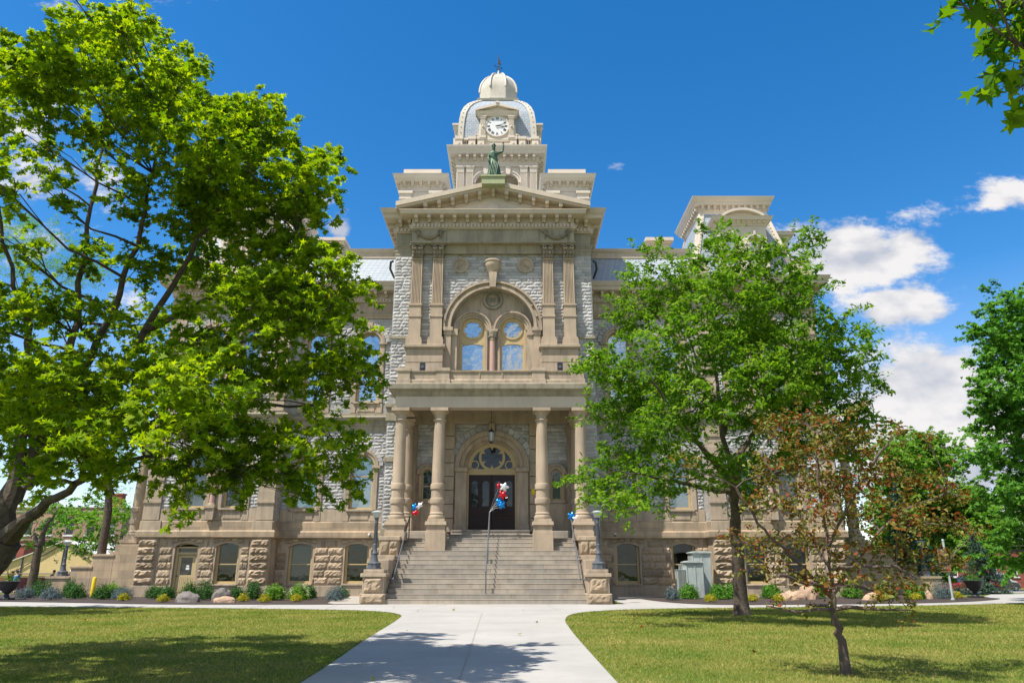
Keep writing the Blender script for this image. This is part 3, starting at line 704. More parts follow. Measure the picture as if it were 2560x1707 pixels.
for s in (-1,1):
    fl=MB()
    q=sorted((s*5.0,s*5.86)); fl=MB(); fl.box(q[0],q[1],YP-.10,YP+.01,9.25,10.0); part('flank_band',fl,'sandstone_dark',bevel=.012); fl=MB(); fl.box(q[0]-.05,q[1]+.05,YP-.2,YP+.02,10.0,10.2); part('flank_band',fl,'sandstone_dark',bevel=.012)
    fl=MB(); fl.box(q[0],q[1],YP-.11,YP+.01,7.0,7.25); part('flank_band',fl,'sandstone_dark',bevel=.012); q=sorted((s*4.8,s*5.9)); fl=MB(); fl.box(q[0],q[1],YP-.13,YP+.01,14.0,14.17); part('flank_band',fl,'sandstone_dark',bevel=.012)
    q=sorted((s*4.3,s*5.84)); fl=MB(); fl.box(q[0],q[1],YP-.12,YP+.01,0,3.5); part('flank_band',fl,'sandstone_dark',bevel=.012)
# porch back wall
YB=40.4
bw=MB(); wall(bw,-5.3,5.3,3.3,9.9,YB,YB+.5,[(-3.58,.62,5.05,6.45,.31),(0,2.76,3.36,6.83,1.38),(3.58,.62,5.05,6.45,.31)])
part('porch_wall',bw,'sandstone')
rk=MB()
fr=[forb_arch(0,2.76,3.3,6.83,1.38,.72)]
rockfield(rk,-2.1,2.1,7.0,9.3,YB,.2,.3,.75,.05,fr); part('rock_faced_porch_blocks',rk,'limestone_rock')
for s in (-1,1):
    q=sorted((s*2.66,s*4.2)); rk=MB(); rockfield(rk,q[0],q[1],5.2,9.3,YB,.2,.3,.75,.05,[forb_arch(s*3.58,.62,4.9,6.45,.31,.28)]); part('rock_faced_porch_blocks',rk,'limestone_rock')
rk=MB(); k=19
for i in range(k):
    if abs(i-(k-1)/2)<.6: continue
    a0=math.pi*(i+.05)/k;a1=math.pi*(i+.95)/k;r0,r1=2.08,2.42
    pts=[(r0*math.cos(a0),6.83+r0*math.sin(a0)),(r1*math.cos(a0),6.83+r1*math.sin(a0)),(r1*math.cos(a1),6.83+r1*math.sin(a1)),(r0*math.cos(a1),6.83+r0*math.sin(a1))]
    rk.add([(x,YB-.08,z) for x,z in pts]+[(x,YB+.01,z) for x,z in pts],[(0,1,2,3),(0,4,5,1),(1,5,6,2),(2,6,7,3),(3,7,4,0)])
part('arch_voussoirs',rk,'limestone_rock')
t=MB()
t.archband(0,6.83,1.38,1.62,YB+.02,YB+.3,n=32); t.archband(0,6.83,1.56,1.80,YB-.12,YB+.02,n=32); t.archband(0,6.83,1.80,2.07,YB-.22,YB+.01,n=32)
for s in (-1,1):
    q=sorted((s*1.38,s*2.02)); t.box(q[0],q[1],YB-.14,YB+.02,3.5,6.6); t.box(q[0]-.05,q[1]+.05,YB-.26,YB+.02,6.6,6.83); t.box(q[0]-.04,q[1]+.04,YB-.2,YB+.02,3.36,3.75)
    q=sorted((s*2.1,s*2.64)); 
    for k in range(8):
        z=3.36+k*.75; t.box(q[0],q[1],YB-.16,YB+.01,z,z+.715)
    q=sorted((s*4.22,s*5.0)); t.box(q[0],q[1],YB-.14,YB+.01,3.36,9.3)
    c=s*3.58; t.archband(c,6.45,.31,.46,YB-.10,YB+.01,n=18); t.archband(c,6.45,.461,.60,YB-.16,YB+.01,n=18)
    for sx in (-1,1): a,b=sorted((c+sx*.30,c+sx*.46)); t.box(a,b,YB-.09,YB+.01,5.0,6.44)
    t.box(c-.5,c+.5,YB-.16,YB+.1,4.9,5.04); t.box(c-.75,c+.75,YB-.08,YB+.01,3.36,4.899)
t.box(-5.0,5.0,YB-.18,YB+.01,9.3,9.9); t.box(-5.0,5.0,YB-.28,YB+.01,9.9,10.0)
t.prism([(-.14,8.6),(.14,8.6),(.2,9.3),(-.2,9.3)],YB-.34,YB)
part('door_surround',t,'sandstone_plain',bevel=.012)
for s in (-1,1):
    window(s*3.58,.6,5.05,6.45,.30,YB,gl='glass_room' if s>0 else 'glass_dark',depth=.14,fw=.05)
# entrance doors and fanlight
d=MB(); yd=YB+.18
d.box(-1.38,-1.28,yd-.06,yd+.12,3.5,6.5); d.box(1.28,1.38,yd-.06,yd+.12,3.5,6.5); d.box(-1.38,1.38,yd-.08,yd+.12,6.46,6.78)
for k in range(17): d.box(-1.28+k*.16-.03,-1.28+k*.16+.03,yd-.1,yd-.079,6.56,6.68)
d.archband(0,6.83,1.25,1.39,yd-.06,yd+.1,n=30)
ring_poly(d,0,7.42,.60,.74,yd-.05,yd+.06); 
for s in (-1,1): ring_poly(d,s*.98,7.0,.20,.26,yd-.05,yd+.06,20)
part('doorway_frame',d,'trim_paint')
g=MB(); g.prism([(-1.27,6.79),(1.27,6.79)]+arch_poly_top(0,2.52,6.83,1.26,24),yd+.02,yd+.04); part('fanlight',g,'glass_dark')
tp=MB()   # tracery: plate with six-lobed and triangular openings made of bands
for k in range(6):
    a=math.pi/6+k*math.pi/3; tp.prism([(.60*math.cos(a-.13),7.42+.60*math.sin(a-.13)),(.60*math.cos(a+.13),7.42+.60*math.sin(a+.13)),(.40*math.cos(a),7.42+.40*math.sin(a))][::-1],yd-.03,yd+.015)
for s in (-1,1):
    for i in range(7):
        pass
tp.archband(0,6.83,1.16,1.26,yd-.045,yd+.015,n=30)
part('tracery',tp,'trim_paint')
for s in (-1,1):
    l=MB(); x0,x1=(s*.012,s*1.275) if s>0 else (s*1.275,s*.012)
    l.box(x0,x1,yd+.0,yd+.06,3.52,4.55); l.box(x0,x1,yd+.0,yd+.06,6.28,6.455)
    c=[x0+.32,x0+.94]
    wl=MB(); wall(wl,x0,x1,4.55,6.28,yd,yd+.06,[(c[0],.40,4.75,5.95,.20),(c[1],.40,4.75,5.95,.20)])
    l.add(wl.v,wl.f)
    for cc in c:
        l.box(cc-.24,cc+.24,yd-.03,yd-.001,3.68,4.12); l.box(cc-.16,cc+.16,yd-.05,yd-.031,3.76,4.04); l.archband(cc,5.95,.19,.24,yd-.02,yd+.001,n=12)
        l.box(cc-.24,cc-.19,yd-.02,yd-.001,4.72,5.95); l.box(cc+.19,cc+.24,yd-.02,yd-.001,4.72,5.95)
    for k in range(3): l.box(x0+.06,x1-.06,yd-.03,yd-.001,4.22+k*.12,4.27+k*.12)
    dl=part('door',l,'maroon_door',label='dark maroon entrance door leaf with arched lights')
    g=MB()
    for cc in c: g.prism([(cc-.2,4.75),(cc+.2,4.75)]+arch_poly_top(cc,.4,5.95,.2,10),yd+.03,yd+.04)
    g.build('pane','glass_dark',dl)
    h=MB(); hx=s*.09; h.tube([(hx,yd-.01,4.35),(hx,yd-.07,4.38),(hx,yd-.07,4.58),(hx,yd-.01,4.61)],.014,6); h.build('door_handle','rail_metal',dl)
nt_=MB(); nt_.box(2.2,2.38,YB-.20,YB-.162,5.35,5.65); part('yellow_notice',nt_,'yellow_paint')
# steps
RS,TD=.21,.385
st=MB(); n=16
for i in range(n):
    y0=32.7+i*TD; j=random.uniform(-.004,.004); zt=RS*(i+1)
    x=4.35 if i<14 else (4.2 if i<14 else 4.2)
    yb=38.9 if i<n-1 else 40.45
    if i<14: st.box(-x,x,y0+j,y0+TD+.05,RS*i-.02,zt-.035); st.box(-x,x,y0-.012+j,y0+TD+.06,zt-.035,zt)
    else:
        st.box(-2.0-(16-i)*.25+.2,2.0+(16-i)*.25-.2,y0+.02,yb,RS*i-.02,zt-.05); st.box(-2.0-(16-i)*.25+.2,2.0+(16-i)*.25-.2,y0-.015,yb,zt-.05,zt)
st.box(-5.3,5.3,38.09,40.45,0,2.93); st.box(-5.0,-2.4,38.6,40.45,2.9,3.34); st.box(2.4,5.0,38.6,40.45,2.9,3.34); st.box(-1.36,1.55,39.9,40.45,3.3,3.47); st.box(-4.3,4.3,38.14,40.4,-.1,2.85)
part('steps',st,'step_stone',bevel=.018)
# cheek walls and pedestals
for s in (-1,1):
    c=MB(); X=lambda a,b:sorted((s*a,s*b))
    q=X(4.35,5.36); c.box(q[0]-.04,q[1]+.04,32.58,33.7,0,.44); c.box(q[0]+.04,q[1]-.04,32.66,33.66,.44,1.12); c.box(q[0]-.05,q[1]+.05,32.57,33.72,1.12,1.27); c.box(q[0]+.06,q[1]-.06,32.68,33.6,1.27,1.43)
    q=X(4.38,5.05); c.box(q[0],q[1],33.66,36.4,0,1.85); c.box(q[0]-.06,q[1]+.06,34.9,36.4,1.85,2.06)
    q=X(4.4,5.3); c.box(q[0],q[1],36.3,38.3,0,2.78); c.box(q[0]-.07,q[1]+.07,36.25,38.3,2.78,2.97)
    part('cheek_wall',c,'sandstone_plain',bevel=.02)
    r=MB(); q=X(4.35,5.36)
    r.rock(q[0]+.12,q[1]-.12,.50,1.09,32.655,.10,9,6); r.rock(q[0],q[1],.03,.42,32.575,.08,9,4)
    q=X(4.38,5.05); r.rock(q[0]+.05,q[1]-.05,1.2,1.5,34.88,.07,5,3); r.rock(q[0]+.05,q[1]-.05,1.52,1.83,34.88,.07,5,3)
    q=X(4.4,5.3); r.rock(q[0]+.04,q[0]+.44,2.1,2.74,36.29,.08,5,4); r.rock(q[0]+.48,q[1]-.04,2.1,2.42,36.29,.08,5,3); r.rock(q[0]+.48,q[1]-.04,2.44,2.74,36.29,.08,5,3)
    # fix wall behind middle pier
    part('rock_faced_block',r,'sandstone_rock')
    c2=MB(); q=X(4.40,5.0); c2.box(q[0],q[1],34.88,36.3,0,1.9); part('cheek_wall_core',c2,'sandstone_plain')
# pedestals and columns
def column(name,cx,cy,z0,zt,full=True):
    m=MB()
    m.box(cx-.42,cx+.42,cy-.42,cy+.42,z0,z0+.06)
    P=[(.42,z0+.06),(.44,z0+.13),(.42,z0+.2),(.37,z0+.22),(.36,z0+.26),(.385,z0+.31),(.36,z0+.36),(.335,z0+.38),(.33,z0+.78),(.375,z0+.80),(.385,z0+.86),(.385,z0+1.02),(.375,z0+1.07),(.33,z0+1.09),(.325,z0+1.50),(.37,z0+1.52),(.375,z0+1.58),(.375,z0+1.74),(.365,z0+1.79),(.32,z0+1.81),(.315,z0+2.6),(.29,z0+4.0),(.275,zt-.68),(.33,zt-.66),(.345,zt-.62),(.33,zt-.58),(.275,zt-.56),(.28,zt-.36),(.33,zt-.32),(.38,zt-.22),(.42,zt-.17)]
    m.lathe(cx,cy,P,28); m.box(cx-.46,cx+.46,cy-.46,cy+.46,zt-.17,zt-.001)
    return part(name,m,'column_stone')
for cx in (-4.68,-2.66,2.66,4.68):
    b=MB(); inner=abs(cx)<3; z0=2.7
    if not inner: z0=2.8
    else: z0=2.2
    b.box(cx-.5,cx+.5,36.7,37.72,z0,3.22); b.box(cx-.46,cx+.46,36.74,37.68,3.22,3.50,.0,.0); b.box(cx-.50,cx+.50,36.70,37.72,3.48,3.52); b.box(cx-.54,cx+.54,36.66,37.76,3.52,3.70,.02,.02); b.box(cx-.44,cx+.44,36.76,37.66,3.70,3.79)
    part('pedestal',b,'column_stone',bevel=.015)
    column('column',cx,37.22,3.79,9.48)
for cx in (-4.66,4.66):
    b=MB(); b.box(cx-.45,cx+.45,39.3,40.3,3.3,4.0); part('pedestal',b,'column_stone',bevel=.015); column('column',cx,39.75,4.0,9.40)
# porch entablature
e=MB(); PP=[(-4.98,40.4),(-4.98,36.82),(4.98,36.82),(4.98,40.4)]
e.sweep(PP,[(-.75,9.48),(0,9.48),(0,10.06),(-.75,10.06)]); part('architrave',e,'cream_metal')
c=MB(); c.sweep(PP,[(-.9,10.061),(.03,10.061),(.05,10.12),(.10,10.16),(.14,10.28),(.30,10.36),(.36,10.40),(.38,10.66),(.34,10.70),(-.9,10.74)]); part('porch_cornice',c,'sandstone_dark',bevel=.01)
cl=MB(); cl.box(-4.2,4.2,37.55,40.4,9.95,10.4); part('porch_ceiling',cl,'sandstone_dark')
# balcony parapet
bp=MB(); P2=[(-4.86,40.0),(-4.86,36.9),(4.86,36.9),(4.86,40.0)]
bp.sweep(P2,[(-.34,10.72),(.12,10.72),(.12,10.95),(.05,11.0),(-.34,11.0)]); bp.sweep(P2,[(-.3,11.001),(.0,11.001),(.0,11.38),(-.3,11.38)]); bp.sweep(P2,[(-.36,11.381),(.05,11.381),(.07,11.47),(-.36,11.49)])
for a,b in ((-4.92,-4.26),(-2.86,-2.18),(2.18,2.86),(4.26,4.92)):
    bp.box(a-.05,b+.05,36.68,37.3,10.721,10.99); bp.box(a,b,36.73,37.25,10.99,11.40); bp.box(a-.05,b+.05,36.68,37.3,11.40,11.52); bp.box(a-.02,b+.02,36.71,37.27,11.52,11.60)
for x in (-.6,.6): bp.box(x-.03,x+.03,36.86,36.91,11.02,11.36)
part('balcony_parapet',bp,'sandstone_plain',bevel=.012)
# block pedestals carrying the paired pilasters
for s in (-1,1):
    b=MB(); X=lambda a,bb:sorted((s*a,s*bb)); q=X(2.74,4.84); y0=38.55
    b.box(q[0],q[1],y0,YP,11.0,12.38); b.box(q[0]+.04,q[1]-.04,y0+.04,YP,12.38,12.42); b.box(q[0],q[1],y0,YP,12.42,12.82); b.box(q[0]+.04,q[1]-.04,y0+.04,YP,12.82,12.87); b.box(q[0]-.0,q[1]+.0,y0,YP,12.87,13.2)
    b.box(q[0]-.06,q[1]+.06,y0-.07,YP,13.2,13.27); b.box(q[0]-.11,q[1]+.11,y0-.13,YP,13.27,13.44)
    part('pilaster_pedestal',b,'sandstone_plain',bevel=.015)
    for c in (3.22,4.44):
        b=MB(); cx=s*c; q=.37
        b.box(cx-.45,cx+.45,38.72,YP,13.44,13.85); b.box(cx-.41,cx+.41,38.76,YP,13.85,13.98)
        b.box(cx-.34,cx+.34,38.84,YP,13.98,15.20); b.box(cx-.38,cx+.38,38.80,YP,15.20,15.30); b.box(cx-.34,cx+.34,38.84,YP,15.30,15.90); b.box(cx-.39,cx+.39,38.79,YP,15.90,16.0)
        # fluted shaft
        n=6; w=.31; plan=[(cx-w,YP),(cx-w,38.9)]
        for k in range(n):
            xa=cx-w+.05+k*(2*w-.1)/n; xb=xa+(2*w-.1)/n; g=.018
            plan+=[(xa+g,38.9),(xa+g+.012,38.945),(xb-g-.012,38.945),(xb-g,38.9)]
        plan+=[(cx+w,38.9),(cx+w,YP)]
        b.vprism(plan[::-1] if False else plan,16.0,18.80,.94,(cx,YP))
        b.box(cx-.31,cx+.31,38.87,YP,18.80,18.86)
        part('pilaster',b,'column_stone')
        cp=MB(); cp.vprism([(cx-.28,YP),(cx-.28,38.92),(cx+.28,38.92),(cx+.28,YP)],18.86,19.62,1.32,(cx,YP))
        for row,(zz,rr,dy) in enumerate(((19.0,.10,-.02),(19.22,.11,-.09),(19.42,.10,-.14))):
            for k in range(4): cp.ball((cx-.24+k*.16+(.08 if row==1 else 0)-(.04 if row==1 else 0),38.90+dy,zz),rr,7,5,1.5)
        for sx in (-1,1):
            pts=[(cx+sx*(.16+.15*math.sin(t)*(1-t/9)),38.78,19.48+.13*math.cos(t)*(1-t/9)) for t in np.linspace(0,7,16)]; cp.tube([(a,b-.10,c) for a,b,c in pts],.05,6)
        cp.box(cx-.44,cx+.44,38.66,YP,19.62,19.72)
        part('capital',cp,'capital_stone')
# big arch
ba=MB(); zc=14.63
ba.archband(0,zc,2.40,2.55,38.98,YP+.3,n=48); ba.archband(0,zc,2.55,2.72,39.06,YP+.3,n=48); ba.archband(0,zc,2.72,2.84,38.92,YP+.02,n=48)
for i in range(1,12):
    if i==6: continue
    a=math.pi*i/12; ba.ball((2.635*math.cos(a),39.03,zc+2.635*math.sin(a)),.06,8,5)
for s in (-1,1):
    q=sorted((s*2.36,s*2.74)); ba.box(q[0],q[1],39.02,YP+.3,11.4,14.2); ba.box(q[0]-.04,q[1]+.04,38.97,YP+.3,14.2,14.32); ba.box(q[0]-.08,q[1]+.1,38.9,YP+.3,14.42,14.63); ba.box(q[0]-.02,q[1]+.04,38.95,YP+.3,14.32,14.42)
    q=sorted((s*2.02,s*2.36)); ba.box(q[0],q[1],39.2,YP+.4,11.4,14.2); ba.box(q[0]-.03,q[1]+.03,39.12,YP+.4,14.2,14.58)
part('arch',ba,'sandstone_plain')
ks=MB()
ks.prism([(-.17,17.02),(.17,17.02),(.24,17.95),(-.24,17.95)],38.76,YP); ks.lathe(0,39.05,[(.22,17.9),(.26,18.05),(.40,18.32),(.46,18.45),(.44,18.6),(.50,18.66),(.48,18.74),(.2,18.76)],20)
part('keystone_urn',ks,'sandstone_plain')
# tympanum in the arch with two sub-arches
ty=MB(); yt=39.62
wall(ty,-2.41,2.41,11.3,14.63,yt,yt+.25,[(-1.15,1.5,11.4,14.63,0),(1.15,1.5,11.4,14.63,0)])
pts=arch_poly_top(0,4.82,14.63,2.41,40)     # right to left over the top
def half(cx): return [(x,z) for x,z in reversed(arch_poly_top(cx,1.5,14.63,.75,20))]
poly=half(-1.15)+half(1.15)+[p for p in pts]
poly=[(-2.41,14.631)]+half(-1.15)+half(1.15)+pts[:-1]
ty.prism(poly,yt,yt+.25)
part('tympanum',ty,'sandstone_plain')
t2=MB()
for s in (-1,1):
    cx=s*1.15
    t2.archband(cx,14.63,.75,.88,yt-.12,yt+.01,n=26); t2.archband(cx,14.63,.88,1.0,yt-.2,yt+.01,n=26); t2.archband(cx,14.63,1.0,1.1,yt-.28,yt+.01,n=26)
    q=sorted((s*1.9,s*2.05)); t2.box(q[0],q[1],yt-.12,yt+.02,11.4,14.5)
    q=sorted((s*.3,s*.42)); t2.box(q[0],q[1],yt-.1,yt+.02,11.4,14.6)
    t2.prism([(s*.75,15.85),(s*1.95,15.65),(s*.75,16.75)][::(1 if s>0 else -1)],yt-.03,yt+.01)
t2.box(-.3,.3,yt-.30,yt+.01,14.5,14.64)
part('sub_arch',t2,'sandstone_plain')
se=MB(); ring_poly(se,0,16.5,.46,.56,yt-.11,yt+.01,36); ring_poly(se,0,16.5,.34,.38,yt-.05,yt+.01,36)
for k in range(26): a=2*math.pi*k/26; se.ball((.60*math.cos(a),yt-.02,16.5+.60*math.sin(a)),.045,6,4)
for k in range(26): a=2*math.pi*k/26; se.ball((.42*math.cos(a),yt-.01,16.5+.42*math.sin(a)),.03,6,4)
se.box(-.40,.40,yt-.05,yt+.005,16.36,16.66)
sp=part('seal',se,'sandstone_dark')
def text(txt,size,mat,loc,parent,name,ext=.02,rz=0):
    cu=bpy.data.curves.new(name,'FONT'); cu.body=txt; cu.size=size; cu.align_x='CENTER'; cu.align_y='CENTER'; cu.extrude=ext
    o=bpy.data.objects.new('tmp_text',cu); COL.objects.link(o)
    dg=bpy.context.evaluated_depsgraph_get(); me=bpy.data.meshes.new_from_object(o.evaluated_get(dg)); bpy.data.objects.remove(o)
    me.materials.clear(); me.materials.append(M[mat])
    r=bpy.data.objects.new(name,me); COL.objects.link(r); r.parent=parent; r.location=loc; r.rotation_euler=(R(90),0,rz); return r
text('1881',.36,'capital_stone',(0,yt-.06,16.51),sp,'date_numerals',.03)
# paired round-headed windows
for s in (-1,1):
    cx=s*1.15; f=MB(); yg=yt+.12
    f.archband(cx,14.63,.66,.76,yg-.1,yg+.06,n=30); f.box(cx-.76,cx-.66,yg-.1,yg+.06,11.4,14.63); f.box(cx+.66,cx+.76,yg-.1,yg+.06,11.4,14.63)
    ring_poly(f,cx,14.70,.50,.60,yg-.08,yg+.04,36)
    top=arch_poly_top(cx,1.32,13.75,.13,10); low=[(x,z-.06) for x,z in arch_poly_top(cx,1.32,13.75,.13,10)]
    f.prism(low[::-1]+top,yg-.07,yg+.04)
    f.box(cx-.66,cx+.66,yg-.06,yg+.04,12.22,12.28)
    nn=48; vs=[]; 
    for k in range(nn):
        a=2*math.pi*k/nn; c_,s_=math.cos(a),math.sin(a); L_=9
        if abs(c_)>1e-6: L_=min(L_,.665/abs(c_)) if s_<0 else L_
        if s_<-1e-6: L_=min(L_,(14.70-13.82)/-s_)
        if s_>=0: L_=.67-.07*s_*-1 if False else .66+.0*s_
        vs+=[(cx+.585*c_,yg-.03,14.70+.585*s_),(cx+L_*c_,yg-.03,14.70+(L_ if s_<0 else min(L_,.60+.06*(1-s_)))*s_)]
    f.add(vs,[(2*k,2*k+1,(2*k+3)%(2*nn),(2*k+2)%(2*nn)) for k in range(nn)])
    for k in range(6):
        a=math.pi/6+k*math.pi/3; f.prism([(cx+.50*math.cos(a-.16),14.70+.50*math.sin(a-.16)),(cx+.50*math.cos(a+.16),14.70+.50*math.sin(a+.16)),(cx+.36*math.cos(a),14.70+.36*math.sin(a))][::-1],yg-.05,yg+.03)
    f.box(cx-.66,cx-.59,yg-.05,yg+.03,11.4,13.76); f.box(cx+.59,cx+.66,yg-.05,yg+.03,11.4,13.76)
    fr_=part('window',f,'trim_paint',label='round-headed window with a six-lobed rose light over a sash')
    g=MB(); g.prism([(cx-.67,11.4),(cx+.67,11.4)]+arch_poly_top(cx,1.34,14.63,.67,24),yg+.0,yg+.015); g.build('pane','glass_sky',fr_)
pk=MB(); pk.lathe(0,yt-.12,[(.17,11.4),(.165,12.6),(.15,13.98)],18); part('granite_shaft',pk,'pink_granite')
pk=MB(); pk.lathe(0,yt-.12,[(.15,13.98),(.18,14.0),(.15,14.04),(.16,14.2),(.27,14.42),(.27,14.5)],14)
for k in range(8): a=2*math.pi*k/8; pk.ball((.19*math.cos(a),yt-.12+.19*math.sin(a),14.22),.06,6,5,1.4)
part('capital',pk,'sandstone_dark')
# medallions
for s in (-1,1):
    m=MB(); cx=s*1.92; ring_poly(m,cx,18.55,.36,.48,YP-.14,YP,32); m.disc(cx,18.55,.36,YP-.09,YP,28); m.box(cx-.07,cx+.07,YP-.17,YP,18.98,19.1)
    m.tube([(cx-s*.22,YP-.10,18.75),(cx,YP-.12,18.58),(cx+s*.22,YP-.10,18.4)],.03,6); m.tube([(cx-s*.25,YP-.10,18.62),(cx,YP-.12,18.46),(cx+s*.15,YP-.10,18.32)],.025,6)
    part('medallion',m,'sandstone_plain')
# entablature of the pavilion, stepping forward in the centre
YF=38.70
EP=[(-5.8,44.4),(-5.8,YP),(-4.74,YP),(-4.74,YF),(4.74,YF),(4.74,YP),(5.8,YP),(5.8,44.4)]
a=MB(); a.sweep(EP,[(-.4,19.73),(.10,19.73),(.12,19.75),(.12,19.80),(.0,19.82),(.0,20.64),(-.4,20.64)])
LOWP=[(-.3,19.22),(.02,19.22),(.02,19.42),(.05,19.44),(.05,19.62),(.09,19.66),(.10,19.725),(-.3,19.725)]
a.sweep([(-4.70,YP),(-4.70,YF+.32),(4.70,YF+.32),(4.70,YP)],LOWP); a.sweep(EP[:3],LOWP); a.sweep(EP[5:],LOWP)
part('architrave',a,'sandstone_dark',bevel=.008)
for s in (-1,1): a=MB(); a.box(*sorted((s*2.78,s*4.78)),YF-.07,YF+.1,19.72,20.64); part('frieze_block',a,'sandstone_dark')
for s in (-1,1):
    ga=MB()
    cx=s*3.76; yg=YF-.13
    for k in range(15):
        t=-1+2*k/14; ga.ball((cx+t*.62,yg,20.02+.30*t*t+random.uniform(-.015,.015)),.115-.035*abs(t),7,5)
    for sx in (-1,1):
        for k in range(4): ga.ball((cx+sx*.68,yg-.02,20.40-k*.13),.085-.01*k,7,5)
        ga.tube([(cx+sx*(.66+.14*math.sin(t)),yg,20.46+.07*math.cos(t)) for t in np.linspace(0,6,12)],.045,6); ga.tube([(cx+sx*.8,yg,20.44),(cx+sx*.95,yg,20.5)],.03,6)
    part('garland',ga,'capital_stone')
co=MB(); co.sweep(EP,[(-.4,20.641),(.10,20.641),(.12,20.66),(.12,20.96),(.08,20.97),(.08,21.34),(.66,21.34),(.70,21.38),(.72,21.52),(.76,21.56),(.76,21.60),(-.4,21.62)])
co.along(EP,lambda p,d,o: co.obox(p,d,o,.11,.11,.22,20.70,20.93),spacing=.21,inset=.09)
def mod2(p,d,o):
    co.obox(p,d,o,.20,.06,.60,21.14,21.338); co.obox(p,d,o,.17,.06,.30,20.99,21.141); co.obox(p,d,o,.25,.06,.63,21.30,21.336)
co.along(EP[:3],mod2,spacing=.62,inset=.25); co.along(EP[5:],mod2,spacing=.62,inset=.25)
co.along([(-4.74,YF),(4.74,YF)],mod2,spacing=.755,inset=.22)
part('cornice',co,'cream_metal')
sc=MB()   # crowning gutter on the side returns only
for path in ([(-5.8,44.4),(-5.8,YP),(-4.9,YP)],[(4.9,YP),(5.8,YP),(5.8,44.4)]):
    sc.sweep(path,[(-.4,21.621),(.78,21.621),(.88,21.80),(.92,21.92),(-.4,21.96)])
part('cornice_gutter',sc,'cream_metal')
# pediment
pd=MB(); xh=5.72; z0,za=21.63,23.02; 
for s in (-1,1):
    # raking cornice as stepped layers: (y front, thickness low, thickness high)
    for (yf,t0,t1) in ((YF-.80,.16,.45),(YF-.72,.02,.161),(YF-.10,-.22,.02)):
        xe=xh if yf<YF-.5 else 4.9
        k=(za-z0)/xh
        def zl(x): return za-abs(x)*k
        poly=[(0,zl(0)+t0),(s*xe,zl(xe)+t0),(s*xe,zl(xe)+t1),(0,zl(0)+t1)]
        if s<0: poly=poly[::-1]
        pd.prism(poly,yf,YF+.6)
    for i in range(0,6):
        x=s*(i*.80); 
        if i==0 and s<0: continue
        z=za-abs(x)*((za-z0)/xh); pd.box(x-.11,x+.11,YF-.68,YF-.06,z-.20,z+.02); pd.box(x-.09,x+.09,YF-.40,YF-.08,z-.36,z-.20)
part('pediment',pd,'cream_metal')
tm=MB(); tm.prism([(-4.9,21.6),(4.9,21.6),(0,22.85)],YF-.02,YF+.6)
for s in (-1,1):
    poly=[(0,22.62),(s*3.6,21.7),(s*3.9,21.7),(0,22.72)]; tm.prism(poly[::-1] if s>0 else poly,YF-.06,YF-.021)
tm.archband(0,21.66,.46,.56,YF-.12,YF,n=20); tm.disc(0,22.0,.32,YF-.14,YF)
part('tympanum_panel',tm,'tower_metal')
ro=MB(); k=(za-z0)/xh
ro.add([(-5.75,YF+.55,z0+.44),(0,YF+.55,za+.44),(5.75,YF+.55,z0+.44),(-5.75,44,z0+.44),(0,44,za+.44),(5.75,44,z0+.44)],[(0,1,4,3),(1,2,5,4),(3,4,5),(0,2,1)])
part('pavilion_roof',ro,'slate')
# downspouts
for s in (-1,1):
    d=MB(); d.tube([(s*5.95,YP+.1,18.9),(s*6.1,YP+.2,18.9),(s*6.25,YP+.9,18.75),(s*6.2,YP+2.2,18.7)],.07,8)
    part('downspout',d,'downspout_metal'); d=MB(); d.tube([(s*5.92,YP+2.2,17.9),(s*5.92,YP+2.2,.1)],.06,8); part('downspout',d,'downspout_metal'); d=MB(); d.tube([(s*4.35,YB-.3,9.95),(s*4.35,YB-.6,9.4),(s*4.25,YB-.8,9.2)],.05,6); part('downspout',d,'downspout_metal'); d=MB()
    d.tube([(s*6.2,YW-.15,9.9),(s*6.0,YW-.2,9.3),(s*5.95,YW-.25,3.6),(s*5.95,YW-.25,.1)],.06,8)
    part('downspout',d,'downspout_metal')
# ---- attic boxes beside the pediment
for s in (-1,1):
    b=MB(); x0,x1=sorted((s*3.40,s*5.93)); y0,y1=40.75,43.3
    b.box(x0,x1,y0,y1,21.3,24.3)
    for a in (x0,x1-.62): b.box(a-.05,a+.67,y0-.06,y0+.3,21.5,23.75); b.box(a-.10,a+.72,y0-.12,y0+.3,23.75,23.82); b.box(a-.14,a+.76,y0-.18,y0+.3,24.12,24.3); b.box(a-.06,a+.68,y0-.1,y0+.3,23.82,24.12)
    P=[(x0,y0),(x1,y0),(x1,y1),(x0,y1)]
    b.sweep(P,[(-.3,24.31),(.04,24.31),(.04,24.66),(.09,24.68),(.09,24.9),(.34,24.9),(.37,24.94),(.38,25.02),(.44,25.08),(.50,25.28),(.52,25.34),(-.3,25.36)],closed=True)
    b.along(P,lambda p,d,o:(b.obox(p,d,o,.17,.04,.32,24.72,24.899),b.obox(p,d,o,.13,.04,.18,24.6,24.73)),closed=True,spacing=.55,inset=.22)
    b.box(x0+.05,x1-.05,y0+.3,y1-.1,25.3,26.1)
    part('attic_pavilion',b,'tower_metal')
